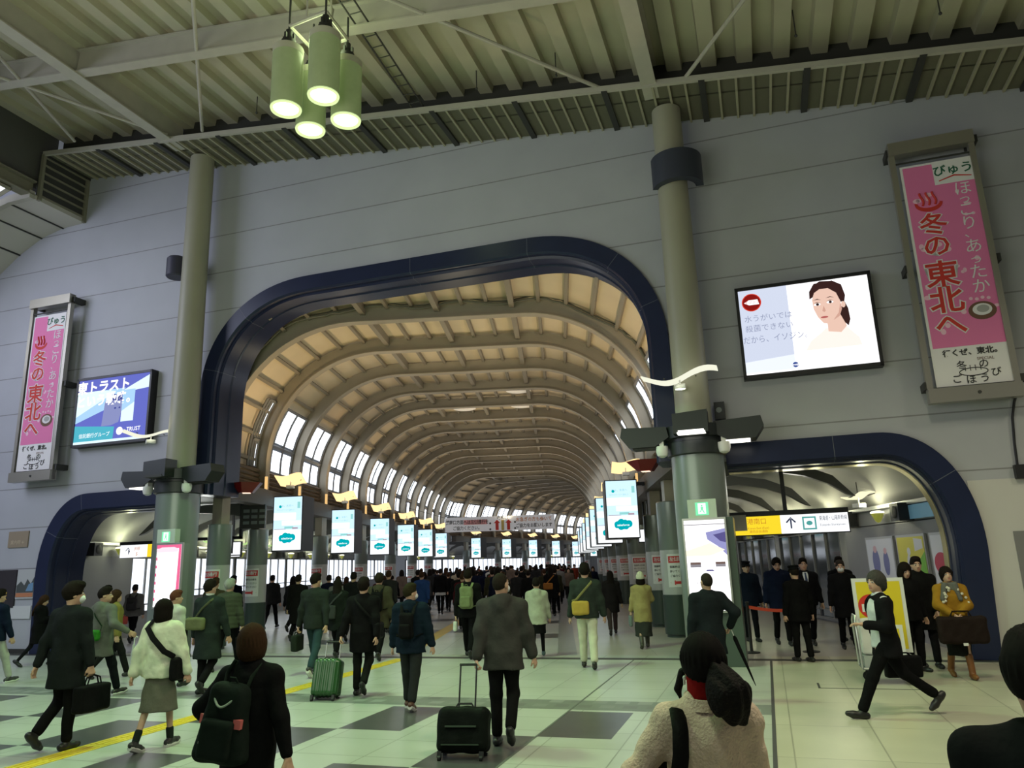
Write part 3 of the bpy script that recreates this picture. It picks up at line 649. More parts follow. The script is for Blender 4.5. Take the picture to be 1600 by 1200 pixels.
awall('wall_left_aisle', -13.75, 23.5, 25.3, 0, .70, I4, 'low grey wall under the glass door light of the left aisle')
awall('wall_left_aisle', -13.75, 25.3, 61.5, 0, 1.05, I4, 'low grey wall under the windows of the left aisle')
aisle_window(-13.6, 23.5, 25.2, I4, 'bright glass door and side light just inside the left arch', .70, 2.42, 2)
for j in range(6): aisle_window(-13.6, 25.3 + 6 * j, 31.1 + 6 * j, I4, '%s bright window strip of the left aisle' % ORD[j], panes=6)
awall('wall_far_aisle', -13.75, 0, 44, 0, 1.05, LEG2, 'low grey wall under the windows beyond the bend')
for j in range(7): aisle_window(-13.6, .6 + 6 * j, 6.4 + 6 * j, LEG2, '%s bright window strip beyond the bend' % ORD[j], panes=6)
awall('wall_right_aisle', 7.30, 14.3, 20.0, 0, 2.44, I4, 'grey wall with posters at the start of the right aisle')
for j in range(5):
    y0 = 20.0 + 6 * j
    awall('wall_right_aisle', 7.32, y0, y0 + .5, 0, 2.44, I4, 'pier between glass fronts of the right aisle, number %s' % ORD[j], M_concrete)
    aisle_window(7.36, y0 + .5, y0 + 6, I4, '%s dark glass shopfront of the right aisle' % ORD[j], .08, 2.42, 5, M_glass)
    aisle_window(7.9, y0 + 1.2, y0 + 2.6, I4, 'daylit opening seen behind the %s glass front' % ORD[j], 1.25, 1.9, 1, M_pane2)
awall('wall_right_back', 9.5, 20, 50, 0, 2.8, I4, 'grey wall behind the glass fronts')
awall('wall_right_aisle', 7.30, 50, 60, 0, 2.44, I4, 'plain wall at the end of the right aisle')
mb = MB(); mb.bbox((-14, 44.4, 0), (4, 44.7, 9)); tag(mb.build('wall_far_end', M_awall, M=LEG2, smooth=False), 'grey end wall far beyond the bend', 'wall', kind='structure')
# uplight sconces and speakers along the aisle ledges
M_bulb = glow('sconce_glow', (1.0, .97, .70), 2.2); M_sconce = mat('yellow_green_cone', (.45, .42, .06), .35, emit=.25, ecol=(.5, .55, .1))
def sconce(label, x, y, M, group):
    o = thing('wall_sconce', label, 'wall lamp', M @ T(x, y, 2.66), group)
    mb = MB(); mb.lathe([(.02, -.20), (.06, -.17), (.13, -.02), (.14, .0)], 14); mb.build('cone', M_sconce, o)
    mb = MB(); mb.sphere((0, 0, .02), (.15, .15, .045), 14); mb.build('bulb', M_bulb, o)
def speaker(label, x, y, M, group, rz=0):
    o = thing('loudspeaker', label, 'loudspeaker', M @ T(x, y, 2.62) @ RZ(rz), group)
    mb = MB(); mb.bbox((-.15, -.20, -.18), (.15, .20, .18)); mb.build('cabinet', M_black, o, smooth=False)
    mb = MB(); mb.lathe([(.12, 0), (.13, .01), (.11, .02), (.03, .012)], 16, 0, Matrix.Rotation(-PI / 2, 4, 'Y') @ T(0, 0, .15)); mb.build('grille', M_dark, o)
for j in range(7):
    y = 17.3 + SP * j
    sconce('%s glowing cone sconce on the right aisle ledge' % ORD[j], 7.08, y, I4, 'cone sconces in the right aisle'); light('sconce_light', 'POINT', (6.85, y, 2.85), 16 if j < 3 else 10, (1, .98, .62), .08)
    speaker('%s black loudspeaker on the right aisle ledge' % ORD[j], 7.10, y - 1.15, I4, 'black loudspeakers in the right aisle')
for j in range(9):
    y = 22.4 + SP * j
    sconce('%s glowing cone sconce on the left aisle ledge' % ORD[j], -13.32, y, I4, 'cone sconces in the left aisle'); light('sconce_light', 'POINT', (-13.1, y, 2.85), 14 if j < 6 else 7, (.95, 1, .6), .08)
    speaker('%s black loudspeaker on the left aisle ledge' % ORD[j], -13.35, y - 1.3, I4, 'black loudspeakers in the left aisle', PI)
for j in range(8):
    sconce('%s glowing cone sconce beyond the bend' % ORD[j], -13.32, 2.2 + 5.9 * j, LEG2, 'cone sconces beyond the bend')
M_wavey = glow('yellow_reflector', (1, .96, .62), 1.1)
wave('wave_uplight', 'yellowish wave-shaped uplight on the curved wall of the right aisle', T(6.75, 17.4, 3.05) @ RZ(-1.2), M_wavey, .75, .3, amp=.05, hang=.42)
for j, (x, y) in enumerate([(-12.9, 27.8), (-12.9, 30.6), (-12.9, 33.5), (-12.9, 37)]):
    wave('wave_uplight', '%s greenish wave-shaped uplight in the left aisle' % ORD[j], T(x, y, 3.0) @ RZ(1.0), glow('green_reflector', (.62, .95, .35), .8), .8, .3, group='greenish uplights in the left aisle', amp=.05, hang=.42)
light('left_aisle_light', 'POINT', (-11.2, 23, 3.2), 26, (.95, .97, .9), .3)
light('right_aisle_light', 'POINT', (5.2, 17, 3.3), 16, (.97, .95, .85), .3); light('right_aisle_light', 'POINT', (5.2, 26, 3.3), 14, (.95, .95, .9), .3)
# ================================================================ things on and before the portal wall
# ---- the two tall columns
M_colup = mat('olive_cream_column_paint', (.33, .32, .24), .45, noise=(.8, .10))
M_collar = mat('black_green_collar', (.018, .022, .022), .4)
M_slit = glow('slit_lamp', (1, .98, .88), 3.0)
M_cover = mat('dark_green_cover', (.06, .085, .07), .35)
def wall_column(label, s, n, ztop, mirror, lamp_slit):
    o = thing('portal_column', label, 'column', WALL @ T(s, n, 0), kind='structure'); g = mirror
    mb = MB(); mb.lathe([(.50, 0), (.50, .05), (.49, .06), (.49, 3.74), (.46, 3.76)], 36); mb.build('green_shaft', M_colgrey, o)
    mb = MB(); mb.lathe([(.345, 3.7), (.33, 6), (.31, 9), (.30, ztop)], 32); mb.build('upper_shaft', M_colup, o)
    mb = MB(); mb.lathe([(.51, 3.70), (.55, 3.72), (.55, 3.95), (.53, 3.96), (.53, 4.02), (.60, 4.03), (.60, 4.26), (.36, 4.30)], 32); mb.build('collar', M_collar, o)
    wg = []
    for sd, (ax, zc, L, ry) in (('a', (-.92, 4.10, .62, .3)), ('b', (.80, 4.13, .62, -.3))):     # hooded floodlights, like wings
        mb = MB(); pr = [(-.42, .20), (.42, .16), (.46, -.04), (.20, -.20), (-.30, -.20), (-.46, .02)]
        if ax > 0: pr = [(-a, b) for a, b in pr]
        mb.prism([(a + ax, b + zc) for a, b in pr], -.42, .05, lambda a, b, d: (a, d, b)); h = mb.build('floodlight_hood', M_collar, o, smooth=False)
        mb = MB(); mb.bbox((ax - .24, -.36, zc - .222), (ax + .20, -.02, zc - .202)); mb.build('lens', M_slit if (ax < 0) == (mirror < 0) else M_dark, h, smooth=False)
        cx = ax * .66
        mb = MB(); mb.lathe([(.11, 3.90), (.115, 3.86), (.115, 3.79), (.09, 3.72), (.04, 3.69)], 16, 0, None, (cx, -.34)); mb.bbox((cx - .04, -.4, 3.86), (cx + .04, -.25, 4.0)); mb.build('security_camera', M_white, o)
    mb = MB(); mb.prism([(-.70, 4.02), (-.55, 3.96), (-.1, 4.12), (-.1, 4.34)], -.3, .1, lambda a, b, d: (-.62, d - .2, b))
    mb = MB(); mb.prism([(-.33, 4.05), (.30, 4.05), (.30, 4.46), (-.33, 4.42)], -.82, -.45, lambda a, b, d: (a, d, b)); c = mb.build('lamp_housing', M_collar, o, smooth=False)
    mb = MB(); mb.bbox((-.26, -.832, 4.07), (.24, -.60, 4.045)); mb.bbox((-.24, -.83, 4.06), (.22, -.822, 4.10)); mb.build('slit_lens', M_slit if lamp_slit else M_dark, c, smooth=False)
    return o
wall_column('thick right portal column, grey-green below and cream above, with black collar', 5.44, -.55, roof_z(5.4) - .05, 1, True)
wall_column('thick left portal column, grey-green below and cream above, with black collar', -6.72, -.55, roof_z(-6.7) - .05, -1, False)
# covers at the feet of the columns, which carry the lit posters
def lit_poster(label, s, z0, z1, w, arts, glowm, cover_label):
    mb = MB(); mb.bbox((s - .16 if s > 0 else s - .33, -1.16, 0), (s + .50 if s > 0 else s + .33, -.40 if s > 0 else -.95, 2.52)); cv = tag(mb.build('column_cover', M_cover if s > 0 else M_colgrey, M=WALL, smooth=False), cover_label, 'column cover')
    o = thing('lit_poster', label, 'lit poster', WALL @ T(s, -1.17, 0))
    mb = MB(); mb.bbox((-w / 2 - .03, -.05, z0 - .04), (w / 2 + .03, -.005, z1 + .04)); mb.build('frame', M_alu, o, smooth=False)
    mb = MB(); mb.poly([(-w / 2, -.052, z0), (w / 2, -.052, z0), (w / 2, -.052, z1), (-w / 2, -.052, z1)], 0); arts(mb, w, z0, z1); mb.build('poster', glowm, o, smooth=False, fix=False)
P_W = glow('poster_white', (1, .99, 1), 1.6); P_lav = glow('poster_lavender', (.42, .42, .80), .8); P_viol = glow('poster_violet', (.16, .14, .40), .7); P_cream = glow('poster_cream', (1, .96, .72), 1.2); P_grey = glow('poster_grey', (.42, .40, .44), .7); P_brown = glow('poster_brown', (.30, .20, .17), .6)
P_pink = glow('poster_pink', (.95, .16, .34), 1.0); P_pink2 = glow('poster_pale_pink', (1, .72, .80), 1.2)
def art_r(mb, w, z0, z1):
    H = z1 - z0; q = lambda pts, m, d: mb.poly([(a * w, -.052 - d, z0 + b * H) for a, b in pts], m)
    q([(0.02, .86), (.5, .90), (.5, .60), (.30, .70), (.05, .78)], 1, .002); q([(.20, .83), (.5, .86), (.5, .74), (.36, .76)], 2, .003); q([(-.5, .66), (.1, .74), (.46, .66), (.1, .60), (-.5, .60)], 3, .004)
    q([(-.42, .475), (-.10, .475), (-.10, .505), (-.42, .505)], 4, .004); q([(.16, .475), (.44, .475), (.44, .505), (.16, .505)], 4, .004); q([(-.42, .505), (.44, .505), (.44, .53), (-.42, .53)], 5, .003)
    q([(-.16, .44), (.20, .44), (.20, .56), (-.16, .56)], 0, .006); q([(-.06, .43), (.16, .43), (.12, .445), (-.02, .445)], 2, .007)
    mb.text('先端技術を、あなたに。', .052, (0, -.058, z0 + .30 * H), 4); q([(-.5, .955), (.5, .955), (.5, 1), (-.5, 1)], 0, .006); q([(-.5, .945), (.5, .945), (.5, .955), (-.5, .955)], 4, .005)
def art_l(mb, w, z0, z1):
    H = z1 - z0; q = lambda pts, m, d: mb.poly([(a * w, -.052 - d, z0 + b * H) for a, b in pts], m)
    q([(-.5, .94), (.5, .94), (.5, 1), (-.5, 1)], 1, .002); q([(.36, 0), (.5, 0), (.5, .95), (.40, .95)], 1, .002); q([(-.5, .93), (-.30, .96), (.2, .96), (.40, .93), (.36, .88), (-.5, .88)], 2, .003)
    for k in range(6): q([(-.5, .1 + .13 * k), (-.44, .1 + .13 * k), (-.45, .15 + .13 * k), (-.5, .15 + .13 * k)], 1, .004)
lit_poster('bright white lit poster with violet mountain picture on the right column', 5.50, .93, 2.48, .70, art_r, [P_W, P_lav, P_viol, P_cream, P_grey, P_brown], 'dark green box at the foot of the right portal column')
lit_poster('bright pink-edged lit poster on the left portal column', -6.26, 1.15, 2.50, .68, art_l, [P_W, P_pink, P_pink2], 'grey-green box at the foot of the left portal column')
# emergency-exit signs over them
M_exg = glow('exit_green', (.25, .95, .50), 1.0); M_exw = glow('exit_white', (.80, 1, .90), 1.3)
for s, lb in ((5.49, 'square green emergency exit sign above the bright white lit poster'), (-6.38, 'square green emergency exit sign above the pink lit poster')):
    o = thing('exit_sign', lb, 'exit sign', WALL @ T(s, -1.22, 2.68))
    mb = MB(); mb.bbox((-.25, 0, -.16), (.25, .16, .17)); mb.build('case', mat('exit_case', (.50, .56, .50), .5), o, smooth=False)
    mb = MB(); mb.poly([(-.115, -.003, -.115), (.115, -.003, -.115), (.115, -.003, .115), (-.115, -.003, .115)], 0)
    mb.poly([(-.07, -.005, -.09), (.07, -.005, -.09), (.07, -.005, .10), (-.07, -.005, .10)], 1)
    mb.disk((.0, -.007, .055), .016, XZ, 0, seg=10); mb.poly([(-.02, -.007, .035), (.025, -.007, .035), (.015, -.007, -.02), (-.02, -.007, -.02)], 0)
    mb.poly([(.0, -.007, -.02), (.02, -.007, -.02), (.045, -.007, -.07), (.03, -.007, -.075)], 0); mb.poly([(-.02, -.007, -.02), (-.002, -.007, -.02), (-.025, -.007, -.055), (-.05, -.007, -.06)], 0)
    mb.build('face', [M_exg, M_exw], o, smooth=False, fix=False)
# wave lamps on the portal columns
M_wv = glow('pale_reflector', (1.0, 1.0, .80), .95)
wave('wave_uplight', 'pale wave-shaped uplight on the right portal column', WALL @ T(5.28, -1.02, 5.18), M_wv, 1.42, .36, amp=.10)
wave('wave_uplight', 'pale wave-shaped uplight on the left portal column', WALL @ T(-7.45, -.80, 5.20) @ RZ(.9), M_wv, 1.25, .34, amp=.08)
light('column_uplight', 'SPOT', wpt(5.28, -1.08, 4.9), 22, (1, .98, .75), .08, wpt(5.4, -.75, 8), math.radians(100))
light('column_uplight', 'SPOT', wpt(-7.3, -1.0, 4.9), 18, (1, .98, .75), .08, wpt(-6.8, -.75, 8), math.radians(100))
# column top fittings
mb = MB(); mb.rings([[Vector((5.55 + r * math.sin(a) * 1.0, -.55 - r * math.cos(a) * 1.0, z)) for r, z in ((.36, 9.30), (.52, 9.30), (.52, 9.96), (.36, 9.96))] for a in [math.radians(v) for v in range(-75, 96, 10)]])
tag(mb.build('speaker_collar', mat('blue_black_collar', (.03, .035, .055), .5), M=WALL, smooth=True), 'blue-black half-round collar high on the right portal column', 'collar')
mb = MB(); mb.lathe([(.22, 9.30), (.25, 9.33), (.25, 9.80), (.22, 9.84)], 24, 0, None, (-7.24, -.62)); mb.bbox((-7.05, -.66, 9.5), (-6.95, -.58, 9.62)); 
tag(mb.build('speaker_drum', mat('blue_black_drum', (.035, .035, .06), .5), M=WALL), 'blue-black drum speaker high on the left portal column', 'loudspeaker')
o = thing('junction_box', 'dark junction box with round hole beside the right portal column', 'junction box', WALL @ T(5.92, -.12, 4.62))
mb = MB(); mb.bbox((-.10, -.06, -.16), (.10, .10, .18)); mb.build('case', M_collar, o, smooth=False); mb = MB(); mb.disk((-.01, -.063, .02), .055, XZ, seg=18); mb.build('round_plate', M_colgrey, o, smooth=False, fix=False)
mb = MB(); mb.bbox((-7.35, -.10, 4.55), (-7.15, 0, 4.82)); mb.bbox((-7.30, -.115, 4.62), (-7.22, -.10, 4.74)); tag(mb.build('junction_box', M_colgrey, M=WALL, smooth=False), 'small grey junction box beside the left portal column', 'junction box')
# dark red wedge lamps inside the arch
for x, y, rz, lb in ((-8.05, 18.9, .3, 'dark red wedge-shaped lamp inside the arch on the left'), (2.05, 17.6, -.3, 'dark red wedge-shaped lamp inside the arch on the right')):
    o = thing('wedge_lamp', lb, 'lamp', T(x, y, 3.95) @ RZ(rz))
    mb = MB(); mb.rings([[Vector((a * .42, b * .30, z)) for a, b in ((-1, 0), (-.2, -1), (.9, -.6), (1, .5), (-.2, .8))] if z > 0 else [Vector((a * .30, b * .18, z)) for a, b in ((-.5, 0), (-.2, -1), (.6, -.6), (.7, .5), (-.2, .8))] for z in (.14, -.12)]); mb.build('shade', mat('dark_red_enamel', (.16, .008, .008), .35), o, smooth=False)
    mb = MB(); mb.bbox((-.05, -.14, -.135), (.14, .02, -.122)); mb.build('lens', glow('peach_lens', (1, .72, .52), 1.6), o, smooth=False)
    mb = MB(); mb.tube([(.3, .1, .1), (.62 if x > 0 else -.5, .25, .0)], .03, 6); mb.build('arm', M_dark, o)
# ---- pendant lamp cluster
M_drum = mat('olive_frosted_drum', (.27, .29, .19), .25, noise=(3, .25), emit=.11, ecol=(.36, .60, .16), spec=.6)
M_cap = mat('pale_drum_cap', (.45, .44, .34), .5)
M_lens = glow('lamp_white', (.93, 1.0, .88), 7.0); M_rimg = glow('lamp_rim', (.80, 1.0, .45), 1.1)
for (s, n), lb in zip(LAMPS, ('nearest-to-viewer drum pendant of the hanging lamp cluster, front right', 'front left drum pendant of the hanging lamp cluster', 'rear right drum pendant of the hanging lamp cluster', 'lowest-looking rear left drum pendant of the hanging lamp cluster')):
    o = thing('pendant_lamp', lb, 'pendant lamp', WALL @ T(s, n, 9.70), 'four drum pendants in a square cluster')
    mb = MB(); mb.lathe([(.235, .03), (.27, .02), (.27, 1.10), (.262, 1.10), (.255, .05)], 36, caps=False); mb.build('drum', M_drum, o)
    mb = MB(); mb.lathe([(.02, 1.09), (.272, 1.09), (.272, 1.22), (.20, 1.26), (.02, 1.26)], 36); mb.build('cap', M_cap, o)
    mb = MB(); mb.lathe([(.13, 1.25), (.13, 1.40), (.06, 1.42), (.06, 1.62)], 18); [mb.bbox((.10 * math.cos(a) - .02, .10 * math.sin(a) - .02, 1.36), (.10 * math.cos(a) + .02, .10 * math.sin(a) + .02, 1.52)) for a in (0, 1.57, 3.14, 4.71)]; mb.build('gear_box', M_black, o)
    mb = MB(); mb.lathe([(.215, .035), (.10, .17), (.02, .25)], 28); mb.build('reflector', M_lens, o)
    mb = MB(); mb.lathe([(.215, .04), (.232, .0), (.262, .0), (.272, .03)], 36, caps=False); mb.build('rim', M_rimg, o)
    mb = MB(); mb.tube([(0, 0, 1.6), (0, 0, roof_z(s) + .06 - 9.7)], .02, 8); mb.build('rod', M_dark, o)
mb = MB()
for p, q in (((-.69, -5.29), (.12, -5.38)), ((-.66, -4.58), (.10, -4.61)), ((-.69, -5.29), (-.66, -4.58)), ((.12, -5.38), (.10, -4.61))): mb.tube([(p[0], p[1], 11.42), (q[0], q[1], 11.42)], .035, 6)
for s, n in ((-.3, -5.33), (-.28, -4.6)): mb.tube([(s, n, 11.42), (s, n, roof_z(s) + .7)], .02, 6)
tag(mb.build('lamp_rail', M_steel, M=WALL), 'square pipe rail that carries the hanging lamp cluster', 'rail')
light('pendant_glow', 'POINT', wpt(-.28, -5.0, 11.3), 45, (.80, 1.0, .50), .45)
# ---- wall screens
def wall_screen(label, s0, s1, z0, z1, art, mats):
    o = thing('wall_screen', label, 'wall screen', WALL @ T((s0 + s1) / 2, -.20, (z0 + z1) / 2)); w, h = s1 - s0, z1 - z0
    mb = MB(); mb.bbox((-w / 2, 0, -h / 2), (w / 2, .20, h / 2))
    for a, b in (((-w / 2, -.03, -h / 2), (w / 2, 0, -h / 2 + .07)), ((-w / 2, -.03, h / 2 - .07), (w / 2, 0, h / 2)), ((-w / 2, -.03, -h / 2), (-w / 2 + .06, 0, h / 2)), ((w / 2 - .06, -.03, -h / 2), (w / 2, 0, h / 2))): mb.bbox(a, b)
    mb.build('case', M_black, o, smooth=False)
    w -= .12; h -= .14; mb = MB(); q = lambda pts, m, d: mb.poly([(a * w / 2, -.004 - d, b * h / 2) for a, b in pts], m)
    q([(-1, -1), (1, -1), (1, 1), (-1, 1)], 0, 0); art(mb, q, w, h); mb.build('picture', mats, o, smooth=False, fix=False)
E_wht = glow('ad_white', (1, .99, 1.0), 1.35); E_blu = glow('ad_pale_blue', (.72, .78, .94), .95); E_blu2 = glow('ad_paler_blue', (.84, .89, .98), 1.1); E_red = glow('ad_dark_red', (.32, .012, .01), .8); E_red2 = glow('ad_bright_red', (.80, .06, .03), .9)
E_txt = glow('ad_slate', (.34, .38, .55), .9); E_skin = glow('ad_skin', (.92, .62, .50), .95); E_skin2 = glow('ad_skin_shade', (.80, .46, .36), .85); E_hair = glow('ad_hair', (.06, .025, .022), .7); E_lip = glow('ad_lip', (.62, .16, .15), .8); E_eye = glow('ad_eye', (.05, .03, .03), .7); E_navy = glow('ad_navy', (.05, .10, .38), .8); E_skin0 = glow('ad_skin_light', (1, .84, .77), 1.15)
def ell(cx, cz, rx, rz, rot=0.0, n=28, f=1.0, asp=1.0):
    out = []
    for k in range(n):
        t = 2 * PI * k / n; a, b = rx * math.cos(t), rz * math.sin(t)
        out.append((cx + (a * math.cos(rot) - b * math.sin(rot)), cz + (a * math.sin(rot) + b * math.cos(rot)) * asp))
    return out
def art_right(mb, q, w, h):
    A = w / h
    q([(-1, -.70), (-.23, -.70), (-.23, 1), (-1, 1)], 1, .002); q([(-1, -.95), (-.23, -.95), (-.23, -.62), (-1, -.70)], 2, .003)
    q(ell(-.80, .70, .155, .155 * A), 4, .004); q(ell(-.80, .70, .14, .14 * A), 3, .006); q([(-.92, .70), (-.84, .76), (-.70, .76), (-.68, .64), (-.84, .64)], 0, .008); mb.text('イソジン', .072, (-.79 * w / 2, -.014, .70 * h / 2), 4, bold=.01)
    for j, t in enumerate(('水うがいでは', '殺菌できない')): mb.text(t, .150, (-.565 * w / 2, -.012, (.30 - .235 * j) * h / 2), 5, bold=.0)
    mb.text('だから、イソジン。', .165, (-.46 * w / 2, -.012, -.20 * h / 2), 5, bold=.0, wide=.86)
    qw = lambda pts, m, d: q([(.10 + (x - .26) * .93, .97 - (.95 - z) * .80) for x, z in pts], m, d)
    qw([(.1, -.98), (.20, -.72), (.38, -.52), (.46, -.40), (.80, -.42), (.90, -.62), (.97, -.75), (1, -.98)], 12, .005)          # shoulders
    qw([(.50, -.50), (.50, -.10), (.74, .10), (.80, -.40), (.70, -.56)], 6, .006)                                          # neck
    qw([(.70, .05), (.82, .30), (.86, .10), (.87, -.22), (.83, -.40), (.78, -.30)], 8, .007)                          # pony tail
    qw([(.66, .95), (.36, .92), (.27, .70), (.26, .48), (.40, .60), (.70, .55), (.80, .2), (.84, .48), (.80, .80)], 8, .008)  # hair behind
    qw([(.36, .70), (.30, .45), (.31, .18), (.36, -.06), (.44, -.25), (.52, -.29), (.64, -.17), (.73, .08), (.76, .36), (.74, .62), (.58, .80), (.44, .80)], 6, .010)   # face
    qw([(.60, -.20), (.70, .0), (.75, .30), (.76, .10), (.71, -.10)], 7, .011)
    qw([(.27, .46), (.32, .62), (.44, .74), (.58, .74), (.70, .58), (.76, .28), (.82, .50), (.78, .80), (.66, .94), (.46, .97), (.33, .86)], 8, .013)
    qw(ell(.79, .22, .035, .09), 6, .012)
    for cx, cz in ((.375, .30), (.585, .33)): qw(ell(cx, cz, .055, .035, .05), 0, .014); qw(ell(cx + .005, cz, .026, .036), 10, .016); qw([(cx - .06, cz + .035), (cx, cz + .065), (cx + .06, cz + .04), (cx, cz + .045)], 10, .017); qw([(cx - .065, cz + .13), (cx + .01, cz + .165), (cx + .075, cz + .12), (cx + .01, cz + .14)], 8, .016)
    qw([(.445, .10), (.475, .25), (.50, .10), (.475, .06)], 7, .014); qw(ell(.465, -.085, .062, .030), 9, .015)
    q(ell(-.23, -.86, .045, .045 * A), 11, .006); mb.text('meiji', .055, (-.23 * w / 2, -.014, -.86 * h / 2), 0, bold=.02)
wall_screen('bright wall screen showing a woman with a ponytail and blue text', 6.44, 8.94, 5.19, 7.07, art_right, [E_wht, E_blu, E_blu2, E_red, E_red2, E_txt, E_skin, E_skin2, E_hair, E_lip, E_eye, E_navy, E_skin0])
L_blue = glow('ad_violet_blue', (.17, .20, .72), .85); L_cy = glow('ad_light_cyan', (.45, .72, 1.0), 1.0); L_pale = glow('ad_ice', (.75, .92, 1.0), 1.15); L_teal = glow('ad_teal', (.10, .55, .70), .9); L_wh = glow('ad_letter_white', (1, 1, 1), 1.3); L_face = glow('ad_blue_face', (.34, .38, .72), .8); L_dk = glow('ad_deep_blue', (.08, .10, .42), .8)
def art_left(mb, q, w, h):
    q([(-1, -.35), (-1, .62), (-.3, .62), (.35, .62), (-.2, .0)], 1, .002); q([(-1, -.15), (.1, .55), (-.3, .62), (-1, .62)], 2, .003); q([(.2, .50), (1, .95), (1, .55), (.5, .50)], 2, .003); q([(-1, 1), (.9, 1), (.2, .62), (-1, .62)], 0, .001)
    q([(.28, .55), (.62, .55), (.62, -.42), (.28, -.42)], 1, .005); q([(.28, -.1), (.62, .15), (.62, -.42), (.28, -.42)], 2, .006)
    q([(-.25, -.5), (-.2, .25), (.0, .42), (.25, .40), (.30, .0), (.22, -.42), (.02, -.5)], 5, .004); q([(-.15, .28), (.02, .46), (.26, .42), (.30, .20), (.12, .26)], 6, .0055); q(ell(.10, .02, .03, .03), 6, .006); q(ell(.22, .02, .025, .03), 6, .006)
    q([(-1, -1), (.1, -1), (.12, -.55), (-1, -.42)], 3, .006); q([(.1, -1), (1, -1), (1, -.5), (.12, -.55)], 0, .006); q([(-1, -1), (1, -1), (1, -.92), (-1, -.92)], 2, .007)
    mb.text('東トラスト', .36, (-.28 * w / 2, -.014, .72 * h / 2), 4, bold=.03); mb.text('という戦略。', .34, (-.18 * w / 2, -.014, .30 * h / 2), 4, bold=.03)
    mb.text('信託銀行グループ', .13, (-.42 * w / 2, -.014, -.76 * h / 2), 4); q(ell(.28, -.70, .09, .12), 4, .009); mb.text('TRUST', .15, (.66 * w / 2, -.014, -.68 * h / 2), 4, bold=.01)
wall_screen('blue and violet wall screen with white lettering on the left wall', -10.66, -8.15, 5.18, 7.06, art_left, [L_blue, L_cy, L_pale, L_teal, L_wh, L_face, L_dk])
